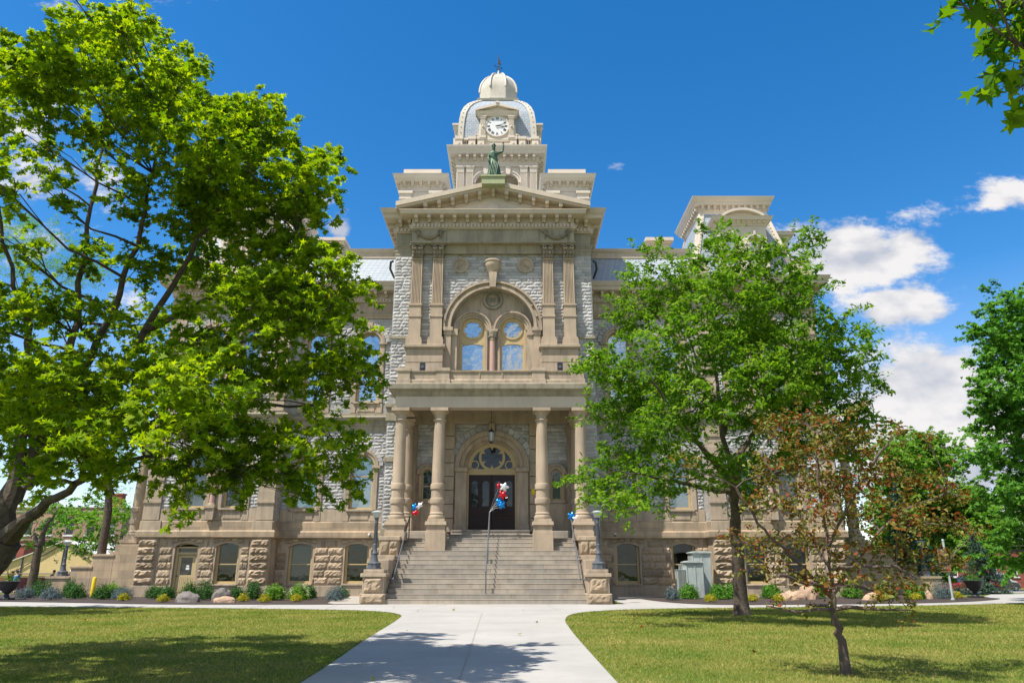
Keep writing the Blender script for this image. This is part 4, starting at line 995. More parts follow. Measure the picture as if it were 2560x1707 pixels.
# ---- clock tower
TX,TY=0,50.2
ct=MB(); h=3.0; y0=TY-h
wall(ct,-h,h,20.5,29.97,y0,y0+.5,[(-.83,1.5,25.5,28.65,.75),(.83,1.5,25.5,28.65,.75)])
ct.box(-h,-h+.5,y0+.5,TY+h,20.5,29.97); ct.box(h-.5,h,y0+.5,TY+h,20.5,29.97); ct.box(-h+.5,h-.5,TY+h-.5,TY+h,20.5,29.97)
for c in (-.83,.83):
    ct.archband(c,28.65,.75,.92,y0-.08,y0+.02,n=20); ct.archband(c,28.65,.92,1.0,y0-.14,y0+.02,n=20); ct.prism([(c-.14,29.3),(c+.14,29.3),(c+.2,29.94),(c-.2,29.94)],y0-.2,y0)
for xc in (-2.70,-2.0,2.0,2.70):
    n=5; w=.245; plan=[(xc-w,y0+.05),(xc-w,y0-.16)]
    for k in range(n):
        xa=xc-w+.03+k*(2*w-.06)/n; xb=xa+(2*w-.06)/n; plan+=[(xa+.012,y0-.16),(xa+.03,y0-.11),(xb-.03,y0-.11),(xb-.012,y0-.16)]
    plan+=[(xc+w,y0-.16),(xc+w,y0+.05)]
    ct.vprism(plan,23.0,29.45); ct.vprism([(xc-w,y0+.05),(xc-w,y0-.17),(xc+w,y0-.17),(xc+w,y0+.05)],29.45,29.86,1.22,(xc,y0+.05)); ct.box(xc-.33,xc+.33,y0-.26,y0,29.86,29.97)
    for sy in (-1,1):
        pass
P=[(-h,y0),(h,y0),(h,TY+h),(-h,TY+h)]
ct.sweep(P,[(-.4,29.971),(.10,29.971),(.10,30.1),(.04,30.12),(.04,30.42),(.10,30.44),(.10,30.52),(.14,30.54),(.14,30.84),(.52,30.84),(.56,30.9),(.58,31.05),(.64,31.1),(.72,31.34),(.74,31.44),(-.4,31.5)],closed=True)
ct.along(P,lambda p,d,o:(ct.obox(p,d,o,.20,.10,.50,30.62,30.838),ct.obox(p,d,o,.16,.10,.28,30.46,30.63)),closed=True,spacing=.575,inset=.25)
ct.box(-h,h,y0,TY+h,31.3,31.52)
CT=part('clock_tower',ct,'tower_metal')
lv=MB()
for c in (-.83,.83):
    for k in range(24): 
        z=25.6+k*.165; lv.add([(c-.75,y0+.2,z),(c+.75,y0+.2,z),(c+.75,y0+.34,z+.13),(c-.75,y0+.34,z+.13)],[(0,1,2,3)])
lv.box(-1.6,1.6,y0+.42,y0+.46,25,29.6)
lv.build('louvre','tower_metal',CT)
# balustrade
bl=MB()
for xc in (-2.85,-1.88,-1.22,1.22,1.88,2.85): bl.box(xc-.25,xc+.25,y0-.28,y0+.2,31.5,32.2); bl.box(xc-.3,xc+.3,y0-.33,y0+.25,32.2,32.42); bl.ball((xc,y0-.29,31.85),.09,8,5)
for a,b_ in ((-2.6,-2.1),(2.1,2.6),(-.95,.95)):
    bl.box(a,b_,y0-.2,y0+.1,32.2,32.36); bl.box(a,b_,y0-.2,y0+.1,31.5,31.62)
    x=a+.1
    while x<b_: 
        if abs(x)>1: bl.lathe(x,y0-.06,[(.05,31.6),(.075,31.75),(.04,31.95),(.05,32.2)],8)
        x+=.17
bl.box(-1,1,y0-.12,y0+.0,31.6,32.2)
for s in (-1,1):
    for yy in (-2.85,-1.6,1.6,2.85): bl.box(s*3.1-.2,s*3.1+.2,TY+yy-.25,TY+yy+.25,31.5,32.4)
    bl.box(s*3.05-.12,s*3.05+.12,TY-2.6,TY+2.6,32.2,32.36); bl.box(s*3.02-.08,s*3.02+.08,TY-2.6,TY+2.6,31.5,32.2)
bl.build('balustrade','tower_metal',CT)
# domed roof, square on plan
prof=[(2.92,31.5),(2.90,32.6),(2.88,33.4),(2.82,34.2),(2.72,34.9),(2.52,35.5),(2.22,36.05),(1.85,36.5),(1.5,36.85),(1.3,37.0)]
dm=MB(); vs=[]
for r,z in prof: vs+=[(-r,TY-r,z),(r,TY-r,z),(r,TY+r,z),(-r,TY+r,z)]
dm.add(vs,[(i*4+k,i*4+(k+1)%4,(i+1)*4+(k+1)%4,(i+1)*4+k) for i in range(len(prof)-1) for k in range(4)]); dm.build('dome','slate',CT)
for sx in (-1,1):
    for sy in (-1,1):
        rb=MB(); q=[]
        for r,z in prof:
            w=.34; o=.09; q+=[(sx*(r+o),TY+sy*(r+o),z),(sx*(r-w),TY+sy*(r+o),z),(sx*(r-w),TY+sy*(r-.03),z),(sx*(r-.03),TY+sy*(r-.03),z),(sx*(r-.03),TY+sy*(r-w),z),(sx*(r+o),TY+sy*(r-w),z)]
        m=len(prof); rb.add(q,[(j*6+i,j*6+(i+1)%6,(j+1)*6+(i+1)%6,(j+1)*6+i) for j in range(m-1) for i in range(6)])
        for j in range(14):
            t=j/14*(m-1.6)+.3; a=int(t); f=t-a; r=prof[a][0]*(1-f)+prof[a+1][0]*f; z=prof[a][1]*(1-f)+prof[a+1][1]*f
            rb.ball((sx*(r-.12),TY+sy*(r+.10),z),.05,6,4); rb.ball((sx*(r+.10),TY+sy*(r-.12),z),.05,6,4)
        rb.build('dome_rib','dome_metal',CT)
rb=MB()
for r,z in ((1.5,36.85),): rb.sweep([(-r,TY-r),(r,TY-r),(r,TY+r),(-r,TY+r)],[(-.2,z),(.1,z),(.16,z+.15),(-.2,z+.2)],closed=True)
rb.build('dome_collar','dome_metal',CT)
ln=MB(); a8=math.pi/8
ln.lathe(0,TY,[(1.72,36.9),(1.78,37.05),(1.60,37.15),(1.58,37.3),(1.62,38.25),(1.62,38.3),(1.60,38.6),(1.5,39.0),(1.34,39.35),(1.1,39.7),(.82,39.95),(.5,40.12),(.4,40.16)],8,False,a8)
for k in range(8):
    a=a8+k*math.pi/4; pts=[]
    for r,z in [(1.62,38.25),(1.61,38.6),(1.52,39.0),(1.36,39.37),(1.12,39.72),(.83,39.98),(.5,40.16)]:
        for da in (-.05,): pts.append((r*math.cos(a),TY+r*math.sin(a),z))
    ln.tube(pts,.10,6)
    b=a+math.pi/8
    q=[(1.52*math.cos(b+t)*math.cos(math.pi/8)/1.0,TY+1.52*math.sin(b+t)*math.cos(math.pi/8),0) for t in (-.2,.2)]
ln.lathe(0,TY,[(.45,40.1),(.3,40.25),(.15,40.3),(.12,40.5),(.05,40.9)],12)
ln.build('cupola','dome_metal',CT)
wv=MB(); wv.tube([(0,TY,40.6),(-.03,TY,42.5)],.028,6)
for a in (0,math.pi/2,math.pi,3*math.pi/2):
    a+=.5; c_,s_=math.cos(a),math.sin(a); wv.tube([(0,TY,41.25),(.32*c_,TY+.32*s_,41.25)],.016,5); wv.tube([(.32*c_+.07*math.cos(t)*c_,TY+.32*s_+.07*math.cos(t)*s_,41.25+.08*math.sin(t)) for t in np.linspace(0,6,8)],.014,4); wv.tube([(.2*c_+.08*math.cos(t)*c_,TY+.2*s_+.08*math.cos(t)*s_,41.05+.08*math.sin(t)) for t in np.linspace(0,5,8)],.012,4)
wv.add([(.02,TY-.01,41.5),(.22,TY-.01,41.45),(.12,TY-.01,41.9),(-.02,TY-.01,42.3),(.02,TY+.01,41.5),(.22,TY+.01,41.45),(.12,TY+.01,41.9),(-.02,TY+.01,42.3)],[(0,1,2,3),(7,6,5,4),(0,4,5,1),(1,5,6,2),(2,6,7,3),(3,7,4,0)]); wv.ball((0,TY,41.0),.07); wv.ball((-.02,TY,41.6),.05)
wv.build('weather_vane','dark_metal',CT)
# clock dormers on the four faces
def clockdormer(rot,front):
    def tf(p):
        x,y=p[0],p[1]-0
        c,s=round(math.cos(rot)),round(math.sin(rot))
        return (x*c-y*s,TY+x*s+y*c,p[2])
    d=MB(); yd=-3.18
    d.box(-1.28,1.28,yd,-1.2,32.1,34.3)
    for sx in (-1,1):
        xc=sx*1.07; d.box(xc-.19,xc+.19,yd-.12,yd,32.45,34.0)
        for k in range(4): d.box(xc-.14+k*.085-.014,xc-.14+k*.085+.014,yd-.15,yd-.121,32.6,33.1); d.box(xc-.14+k*.085-.014,xc-.14+k*.085+.014,yd-.15,yd-.121,33.45,33.95)
        d.box(xc-.24,xc+.24,yd-.18,yd,32.3,32.5); d.box(xc-.23,xc+.23,yd-.17,yd,34.0,34.12); d.box(xc-.26,xc+.26,yd-.2,yd,34.12,34.2); d.ball((xc,yd-.13,33.28),.11,8,5)
        d.prism([(sx*1.28,32.3),(sx*1.72,32.3),(sx*1.62,32.6),(sx*1.40,32.8),(sx*1.38,33.5),(sx*1.28,33.6)][::(1 if sx>0 else -1)],yd+.0,yd+.3)
        d.tube([(sx*(1.55+.12*math.cos(t)),yd-.03,32.5+.12*math.sin(t)) for t in np.linspace(0,6,12)],.04,6)
    d.sweep([(-1.28,-1.5),(-1.28,yd),(1.28,yd),(1.28,-1.5)],[(-.2,34.2),(.14,34.2),(.16,34.34),(.22,34.38),(.24,34.50),(.30,34.56),(-.2,34.58)])
    for s in (-1,1):
        poly=[(0,35.02),(s*1.66,34.55),(s*1.66,34.70),(0,35.26)]; d.prism(poly if s>0 else poly[::-1],yd-.36,-1.4)
    d.prism([(-1.4,34.56),(1.4,34.56),(0,35.05)],yd-.1,-1.5); d.box(-.12,.12,yd-.42,yd-.2,35.2,35.34)
    d.archband(0,33.36,.84,.93,yd-.09,yd+.01,0,2*math.pi,36)
    d.v=[tf(p) for p in d.v]; D=d.build('clock_dormer','tower_metal',CT)
    return tf,yd
faces=[]
for r in (0,math.pi/2,math.pi,-math.pi/2): faces.append(clockdormer(r,r==0))
for tf,yd in faces:
    f=MB(); f.disc(0,33.36,.84,yd-.05,yd+.01,40); f.v=[tf(p) for p in f.v]; 
    cf=f.build('clock_face','white_paint',CT)
tf,yd=faces[0]
nm=MB(); nu=['XII','I','II','III','IIII','V','VI','VII','VIII','IX','X','XI']
def bar(mb,p,q,w,y):
    p=Vector((p[0],0,p[1]));q=Vector((q[0],0,q[1])); d=(q-p).normalized(); n_=Vector((-d.z,0,d.x))*w/2
    vs=[p-n_,q-n_,q+n_,p+n_]; mb.add([(v.x,y,v.z) for v in vs]+[(v.x,y+.01,v.z) for v in vs],[(0,1,2,3),(7,6,5,4),(0,4,5,1),(1,5,6,2),(2,6,7,3),(3,7,4,0)])
for i,t in enumerate(nu):
    a=math.pi/2-i*math.pi/6; rad=Vector((math.cos(a),math.sin(a))); tan=Vector((rad.y,-rad.x))
    wd={'I':.05,'V':.12,'X':.12}; tot=sum(wd[c] for c in t); x=-tot/2
    for c in t:
        w=wd[c]; m=x+w/2; x+=w
        def P(u,v): q=rad*(.66+v)+tan*u; return (q.x,33.36+q.y)
        if c=='I': bar(nm,P(m,-.1),P(m,.1),.03,yd-.065)
        if c=='V': bar(nm,P(m,-.1),P(m-.045,.1),.032,yd-.065); bar(nm,P(m,-.1),P(m+.045,.1),.018,yd-.066)
        if c=='X': bar(nm,P(m-.045,-.1),P(m+.045,.1),.018,yd-.066); bar(nm,P(m+.045,-.1),P(m-.045,.1),.032,yd-.065)
nm.v=[tf(p) for p in nm.v]; nm.build('clock_numerals','dark_metal',CT)
hd=MB()
for ang,L,w in ((72,.74,.05),(96,.52,.075)):
    a=math.pi/2-R(ang); hd_=(L*math.cos(a),33.36+L*math.sin(a)); bar(hd,(-.12*math.cos(a),33.36-.12*math.sin(a)),hd_,w,yd-.12 if L>.6 else yd-.10)
hd.v=[tf(p) for p in hd.v]; hd.build('clock_hand','dark_metal',CT)
# side porches (west and east entrances, seen end on past the corners)
for s in (-1,1):
    for k,yy in enumerate((47.0,49.0,53.0,55.0)):
        b=MB(); cx=s*22.75; b.box(cx-.5,cx+.5,yy-.5,yy+.5,0,3.0); b.box(cx-.56,cx+.56,yy-.56,yy+.56,3.0,3.2); b.box(cx-.42,cx+.42,yy-.42,yy+.42,3.2,3.4); part('pedestal',b,'column_stone',bevel=.015)
        column('column',cx,yy,3.4,9.40)
    e=MB(); PP=[(s*19.4,46.5),(s*23.2,46.5),(s*23.2,55.5),(s*19.4,55.5)]
    if s<0: PP=[(s*19.4,55.5),(s*23.2,55.5),(s*23.2,46.5),(s*19.4,46.5)]
    e.sweep(PP,[(-.9,9.4),(0,9.4),(0,10.06),(.05,10.1),(.3,10.3),(.36,10.6),(-.9,10.7)]); e.box(*sorted((s*19.5,s*22.8)),46.9,55.1,10.0,10.6)
    part('side_porch_roof',e,'sandstone_plain')
    e=MB(); e.box(*sorted((s*19.5,s*23.2)),46.4,55.6,0,2.9)
    for (a,b_,zt) in ((23.2,24.45,2.2),(24.45,25.7,1.5),(25.7,27.1,.9)):
        for y0_ in (45.9,55.0): q=sorted((s*a,s*b_)); e.box(q[0],q[1],y0_,y0_+.8,0,zt); e.box(q[0]-.05,q[1]+.05,y0_-.06,y0_+.86,zt,zt+.14)
    q=sorted((s*19.6,s*23.2)); e.box(q[0],q[1],45.9,46.38,0,2.9)
    for i in range(13): q=sorted((s*23.2,s*(23.2+.36*(13-i)))); e.box(q[0],q[1],46.7,55.0,.21*i,.21*(i+1))
    part('side_steps',e,'sandstone',bevel=.015)
LB= [(-6.61,9.62,9.79,0.42),(-6.38,8.58,8.43,0.39),(-10.45,12.89,11.62,0.63),(-7.77,13.33,12.19,0.61),(-7.34,11.53,11.56,0.34),(-5.5,10.21,9.14,0.38),(-6.91,9.11,8.24,0.46),(-7.47,11.21,9.81,0.61),(-8.27,9.94,8.61,0.47),(-6.34,10.74,9.1,0.58),(-4.54,10.34,8.64,0.48),(-4.32,10.74,9.01,0.25),(-4.66,9.48,7.72,0.53),(-3.97,10.34,8.06,0.44),(-3.35,10.29,7.62,0.36),(-3.53,12.24,8.89,0.23),(-7.21,9.55,7.63,0.32),(-6.55,10.0,7.83,0.34),(-5.81,10.51,7.83,0.54),(-5.17,11.38,8.1,0.65),(-4.08,11.21,7.82,0.53),(-3.32,10.96,7.69,0.27),(-6.76,8.45,6.25,0.31),(-6.87,9.72,6.75,0.25),(-6.64,11.09,7.51,0.3),(-5.8,11.76,7.52,0.58),(-4.49,11.14,6.95,0.51),(-3.81,11.72,7.5,0.33),(-3.14,10.78,6.93,0.2),(-7.23,9.55,5.88,0.3),(-8.33,12.84,7.23,0.34),(-6.57,11.85,6.61,0.5),(-5.92,13.2,7.12,0.63),(-3.95,11.03,6.33,0.5),(-3.05,10.48,6.01,0.41),(-2.63,10.8,5.85,0.26),(-8.78,12.02,5.85,0.42),(-6.72,10.43,5.12,0.36),(-7.28,13.33,5.97,0.62),(-4.4,9.8,4.75,0.51),(-4.41,12.19,5.74,0.6),(-3.26,11.15,5.53,0.46),(-2.51,10.1,5.38,0.21),(-2.23,10.63,4.44,0.27),(-2.46,9.83,4.57,0.31),(-7.82,11.14,4.33,0.57),(-5.54,9.01,3.77,0.41),(-6.03,11.4,4.48,0.58),(-3.78,8.6,3.61,0.46),(-4.2,11.89,4.61,0.61),(-2.86,10.31,4.12,0.46),(-2.23,10.85,4.16,0.15),(-6.36,9.27,3.09,0.41),(-6.83,11.33,3.6,0.5),(-4.69,9.18,3.24,0.41),(-4.39,10.4,3.22,0.46),(-3.61,10.51,3.31,0.5),(-2.66,9.82,3.19,0.38),(-2.71,11.93,3.35,0.26),(-6.92,10.28,2.71,0.28),(-5.66,9.47,2.72,0.31),(-5.8,10.8,2.84,0.36),(-4.75,10.36,2.72,0.29),(-3.81,10.17,2.76,0.34),(-3.25,10.77,2.74,0.35),(-2.56,10.59,2.72,0.23),(-2.19,10.69,2.51,0.14),(-3.34,11.61,2.54,0.16),(-3.73,10.05,2.41,0.17),(-3.96,8.97,2.23,0.1),(-7.86,12.75,3.56,0.42),(-10.9,11.6,10.59,0.73),(-9.24,10.18,7.79,0.66),(-10.12,11.7,6.97,0.7),(-10.92,13.03,5.78,0.75),(-9.66,12.06,3.89,0.67),(-3.21,9.81,4.96,0.34),(-3.56,9.9,5.37,0.37),(-2.41,11.58,4.53,0.14),(-6.05,9.18,3.82,0.35),(-3.9,10.82,5.74,0.41),(-10.4,13.25,6.08,0.52),(-3.74,10.39,5.57,0.39),(-7.09,9.03,8.37,0.37),(-5.8,12.25,8.19,0.52),(-4.01,11.74,7.08,0.27),(-5.79,9.54,2.87,0.27),(-4.26,9.59,4.27,0.42),(-4.8,11.4,9.43,0.22),(-6.26,10.04,8.23,0.29),(-3.48,11.34,8.3,0.18),(-4.42,10.74,8.62,0.39),(-2.62,9.8,5.58,0.2),(-5.85,10.51,3.47,0.4),(-4.82,11.7,9.25,0.42),(-3.96,10.62,2.65,0.15),(-8.82,12.72,4.23,0.48),(-6.9,12.21,10.4,0.38),(-7.02,10.22,5.11,0.22),(-5.17,8.49,2.94,0.24),(-11.95,12.93,10.56,0.66),(-3.89,11.88,5.71,0.41),(-4.17,9.93,7.52,0.35),(-2.63,9.81,5.24,0.19),(-8.98,12.3,8.78,0.27),(-5.31,11.21,8.44,0.52),(-6.6,11.68,10.02,0.37),(-8.09,10.41,9.79,0.4),(-6.05,9.13,9.4,0.22),(-3.44,11.82,7.02,0.18),(-3.11,10.57,2.58,0.12),(-3.43,10.49,5.21,0.36),(-9.14,13.18,4.32,0.5),(-8.13,10.35,5.05,0.41),(-2.55,10.35,5.57,0.18),(-3.83,11.11,7.47,0.26),(-2.82,10.68,4.53,0.29),(-3.44,10.22,2.55,0.14),(-2.41,10.25,2.88,0.19),(-7.03,12.53,11.22,0.41),(-9.24,10.42,9.31,0.42),(-4.45,9.89,2.48,0.1),(-2.64,11.83,2.75,0.14),(-3.83,10.26,2.6,0.14),(-3.98,8.52,3.0,0.32),(-6.33,13.1,4.86,0.57),(-3.52,11.95,2.73,0.14),(-2.12,10.21,4.15,0.12),(-5.27,10.15,3.78,0.38),(-7.36,12.11,4.17,0.46),(-4.06,10.57,7.06,0.42),(-4.42,9.84,2.47,0.09),(-4.09,9.51,3.46,0.36),(-3.43,9.95,7.26,0.3),(-7.55,10.55,10.31,0.38),(-6.85,10.34,10.46,0.26)]
RB= [(7.31,23.69,12.87,0.54),(4.81,22.43,11.85,0.32),(6.12,20.99,10.65,0.81),(7.06,19.04,9.86,0.73),(9.1,20.51,11.1,0.37),(4.84,24.42,11.56,0.59),(5.86,23.56,10.54,1.11),(6.11,18.76,8.55,1.0),(7.96,19.71,9.05,0.93),(9.6,21.84,10.48,0.49),(4.25,24.14,10.1,0.75),(4.73,19.4,7.61,1.02),(7.11,21.4,8.11,1.18),(9.33,22.51,8.45,1.18),(9.09,18.89,7.82,0.53),(10.43,20.48,7.82,0.38),(3.09,23.03,7.71,0.7),(4.9,24.29,7.58,1.25),(5.54,19.21,6.17,0.99),(7.0,18.62,6.14,0.96),(9.25,20.43,6.86,0.93),(10.67,21.17,6.79,0.45),(2.28,19.71,6.93,0.3),(3.48,24.16,6.48,0.87),(4.5,20.77,5.38,0.93),(6.83,23.03,5.95,0.69),(8.37,21.82,5.99,0.98),(9.63,21.05,5.82,0.76),(10.3,20.75,5.63,0.43),(3.89,24.42,5.04,0.87),(4.91,22.46,4.34,0.8),(2.75,23.68,4.15,0.63),(2.82,19.51,3.15,0.4),(4.17,21.64,3.59,0.45),(1.73,20.04,3.79,0.21),(5.92,20.78,4.24,0.55),(8.25,23.82,4.95,0.85),(9.08,21.95,4.8,0.65),(7.59,24.29,4.0,0.57),(10.4,22.18,4.97,0.53)]
CB= [(4.91,11.9,3.75,0.25),(4.61,10.11,3.46,0.21),(4.4,11.95,3.62,0.28),(2.41,10.44,2.83,0.13),(4.25,10.27,2.99,0.3),(4.77,10.16,3.1,0.26),(5.54,10.43,3.21,0.19),(6.55,11.39,3.44,0.11),(3.85,10.62,2.79,0.31),(4.95,11.79,2.73,0.31),(4.96,10.32,2.63,0.3),(5.8,10.83,2.75,0.28),(6.72,11.58,2.64,0.24),(6.74,11.09,2.46,0.14),(3.62,10.48,2.22,0.25),(4.12,10.22,2.14,0.26),(5.41,11.7,2.25,0.33),(5.25,10.06,2.13,0.29),(6.56,11.59,2.11,0.3),(6.84,11.27,2.02,0.15),(6.35,10.19,1.9,0.06),(3.63,11.05,1.76,0.23),(3.54,11.8,1.85,0.15),(4.32,11.35,1.77,0.24),(4.52,10.46,1.68,0.25),(5.38,10.99,1.64,0.28),(5.71,10.56,1.57,0.25),(6.47,11.14,1.52,0.18),(3.86,10.75,1.33,0.19),(3.7,11.57,1.39,0.15),(4.24,10.5,1.22,0.19),(4.66,10.1,1.23,0.21),(5.94,11.74,1.14,0.25),(5.45,10.51,0.88,0.1),(5.14,10.85,0.86,0.07),(3.82,11.52,0.89,0.06),(4.48,11.68,0.89,0.06),(4.74,11.0,2.51,0.28)]
FB= [(23.42,32.15,12.99,1.0),(26.23,33.78,14.04,1.27),(22.24,31.96,11.84,0.79),(25.94,35.23,12.21,1.51),(21.84,31.19,9.34,1.13),(26.73,35.05,10.32,1.7),(22.53,32.96,8.12,1.09),(27.06,36.76,8.44,1.76),(20.6,31.42,6.27,0.75),(23.0,33.08,6.13,1.37),(20.92,31.34,4.39,0.92),(24.8,34.18,4.47,1.61),(25.49,37.41,3.25,1.1),(21.02,32.22,2.09,0.57),(24.59,35.55,1.96,1.04),(28.12,35.04,12.61,1.73),(28.53,37.09,6.92,1.98),(21.59,31.97,10.57,0.49)]
MB_= [(36.800000000000004,62.48,11.0,2.13),(38.95,62.53,6.22,1.9),(39.06,60.88,4.37,1.44),(31.74,59.35,10.180000000000001,1.82),(33.160000000000004,64.91,4.18,1.75),(36.11,59.32,2.9699999999999998,2.0),(33.84,62.66,1.6600000000000001,2.12),(35.470000000000006,64.11,11.63,1.97),(37.07,64.55,10.530000000000001,1.98),(32.44,60.66,8.200000000000001,2.06),(35.21,61.32,7.56,2.29),(37.43,60.98,6.819999999999999,1.66),(34.45,64.02,5.6,2.38),(37.730000000000004,64.06,4.87,2.6),(38.260000000000005,60.42,5.38,1.43),(30.75,60.09,6.05,1.43),(33.910000000000004,61.01,3.01,1.64)]
TB= [(2.83,3.7,4.83,0.07),(3.23,4.08,5.16,0.07),(3.04,3.66,4.8,0.07),(3.43,4.03,4.97,0.08),(3.43,4.12,4.94,0.07),(3.33,3.91,4.65,0.07),(3.26,3.88,4.46,0.08),(3.36,4.1,4.45,0.08),(3.24,3.86,4.32,0.07),(3.47,3.85,4.78,0.18),(3.25,3.68,4.31,0.17),(3.0,3.68,4.93,0.12),(3.33,3.79,5.07,0.15),(3.73,3.97,5.32,0.23),(3.5,3.71,4.52,0.2)]
HB= [(-34.46,45.73,21.72,1.76),(-33.73,48.3,22.17,1.85),(-30.19,46.75,21.5,1.49),(-33.82,47.01,18.99,1.77),(-30.76,47.14,18.39,1.76),(-32.87,46.32,23.99,1.51),(-38.92,50.38,26.71,1.65),(-26.35,45.82,9.33,1.36),(-29.31,47.79,8.51,1.13),(-27.11,48.94,7.22,1.16),(-24.31,45.98,8.24,1.36)]
SB= [(-37.37,57.31,3.91,0.84),(-36.07,58.01,3.62,1.02),(-36.36,56.89,5.19,1.0),(-36.07,55.62,6.07,0.82),(-35.35,57.52,4.9,0.74)]
SL= [(-34.32,61.1,5.12,1.44),(-36.97,62.44,5.56,1.28),(-35.92,66.49,3.94,1.37),(-36.73,64.62,3.51,1.14),(-33.26,62.26,5.91,1.1),(-37.8,62.16,6.98,0.92),(-36.7,66.15,7.33,1.17)]
LL= [[(-8.34,12.3,1.91),(-7.79,11.87,2.19),(-7.16,11.52,2.5),(-6.41,11.18,2.83),(-5.62,11.01,3.04),(-4.76,10.84,3.15)],[(-8.41,12.3,2.01),(-8.44,12.3,3.23),(-8.31,12.21,4.35),(-8.58,12.04,5.49),(-9.04,11.7,6.93),(-9.48,11.52,8.42)],[(-8.49,12.38,2.51),(-8.21,12.56,3.58),(-8.25,12.73,4.81),(-8.24,12.9,6.22),(-8.47,12.99,7.93),(-8.46,12.9,9.66),(-8.5,12.73,11.44)],[(-8.12,12.21,2.71),(-7.55,12.04,3.7),(-7.33,11.87,4.65),(-6.83,11.61,5.59),(-6.52,11.35,6.77),(-6.32,11.18,8.03),(-6.23,11.18,9.47)],[(-7.92,12.21,3.15),(-6.99,12.04,4.32),(-6.44,11.95,5.38),(-5.79,11.7,6.43),(-5.25,11.52,7.53),(-4.68,11.35,8.58)],[(-7.16,12.04,3.56),(-5.96,11.35,4.14),(-5.07,11.09,4.58),(-4.14,10.92,4.89),(-3.3,10.84,5.16)],[(-6.44,11.95,5.38),(-5.36,11.61,5.74),(-4.58,11.35,6.28),(-3.69,11.18,6.85)],[(-6.22,11.61,3.63),(-4.99,11.18,3.75),(-3.85,10.84,3.82),(-3.0,10.66,3.77)],[(-8.79,12.38,3.24),(-9.81,12.47,4.81),(-10.63,12.47,6.94),(-11.11,12.3,9.17)]]
LFX= (-8.35,12.3,1.87)
LBX= (-9.24,12.3,0)
RL= [[(7.43,24.6,2.9),(6.99,23.13,4.29),(6.67,22.7,6.03),(6.63,22.8,7.65),(6.85,23.0,9.69),(7.17,23.0,11.62)],[(7.22,23.93,3.55),(7.1,22.4,4.87),(7.96,22.2,5.93),(8.98,22.0,7.14),(10.07,22.0,8.15)],[(7.01,23.27,4.17),(5.96,22.2,4.84),(5.18,22.0,5.89),(4.4,21.8,6.95),(3.79,21.8,8.38)],[(7.17,23.67,3.8),(5.88,22.73,3.84),(4.54,22.07,4.03),(3.16,21.6,4.23)],[(6.69,22.7,5.47),(7.93,23.4,7.36),(8.86,23.8,9.33),(9.58,24.0,11.04)],[(6.62,22.7,6.17),(6.28,23.6,8.02),(6.07,24.0,10.05)],[(7.4,24.47,3.03),(7.81,22.8,3.98),(8.61,21.8,4.65),(9.79,21.6,5.27)]]
CL= [[(4.65,11.1,0.85),(4.67,11.1,1.45),(4.69,11.1,2.08),(4.67,11.1,2.72),(4.69,11.1,3.39)],[(4.66,11.1,1.03),(4.29,10.9,1.33),(3.88,10.7,1.69),(3.51,10.6,2.05),(3.25,10.6,2.54)],[(4.67,11.1,1.09),(5.08,11.2,1.52),(5.58,11.3,1.96),(6.23,11.4,2.36),(6.81,11.4,2.56)],[(4.67,11.1,1.45),(4.51,11.4,2.03),(4.31,11.6,2.64),(4.05,11.7,3.14)],[(4.67,11.1,1.7),(4.95,10.8,2.31),(5.23,10.7,2.8),(5.56,10.6,3.17)],[(4.66,11.1,1.39),(4.97,10.7,1.45),(5.31,10.4,1.45),(5.47,10.3,1.28)],[(4.66,11.1,1.15),(4.1,10.6,1.22),(3.67,10.4,1.34)]]
# ================================================================= GROUND
def gz(y): 
    t=min(max((y-45)/16,0),1); u=min(max((y-61)/20,0),1); return -.5*t-.3*u
g=MB(); ys=[-60,-10,0,10,20,30,40,45]+[45+k*4 for k in range(1,11)]+[120,200,400,900]; xs=[-700,-200,-80,-40,-20,0,20,40,80,200,700]
g.add([(x,y,gz(y)) for y in ys for x in xs],[(j*11+i,j*11+i+1,(j+1)*11+i+1,(j+1)*11+i) for j in range(len(ys)-1) for i in range(10)])
prop(g.build('ground','lawn'),kind='structure')
def smoothpoly(pts,n=6):
    out=[]
    for i in range(len(pts)-1):
        p0=pts[max(i-1,0)];p1=pts[i];p2=pts[i+1];p3=pts[min(i+2,len(pts)-1)]
        for k in range(n):
            t=k/n; out.append(tuple(.5*((2*p1[a])+(-p0[a]+p2[a])*t+(2*p0[a]-5*p1[a]+4*p2[a]-p3[a])*t*t+(-p0[a]+3*p1[a]-3*p2[a]+p3[a])*t**3) for a in (0,1)))
    out.append(pts[-1]); return out
Llawn=smoothpoly([(-1.55,-8),(-1.58,5),(-1.62,10.3),(-1.95,16.2),(-2.12,20),(-2.25,22.6),(-2.55,25.2),(-3.75,27.3),(-6.5,28.6),(-12,29.7),(-19.4,30.7),(-34,32.4),(-60,36)])
Rlawn=smoothpoly([(2.45,-8),(2.48,5),(2.49,10.3),(2.52,16.2),(2.58,20),(2.70,22.8),(3.15,25.6),(4.4,27.7),(7.2,29.2),(11.75,30.1),(18,31.6),(24,33.9),(34,38.5),(60,52)])
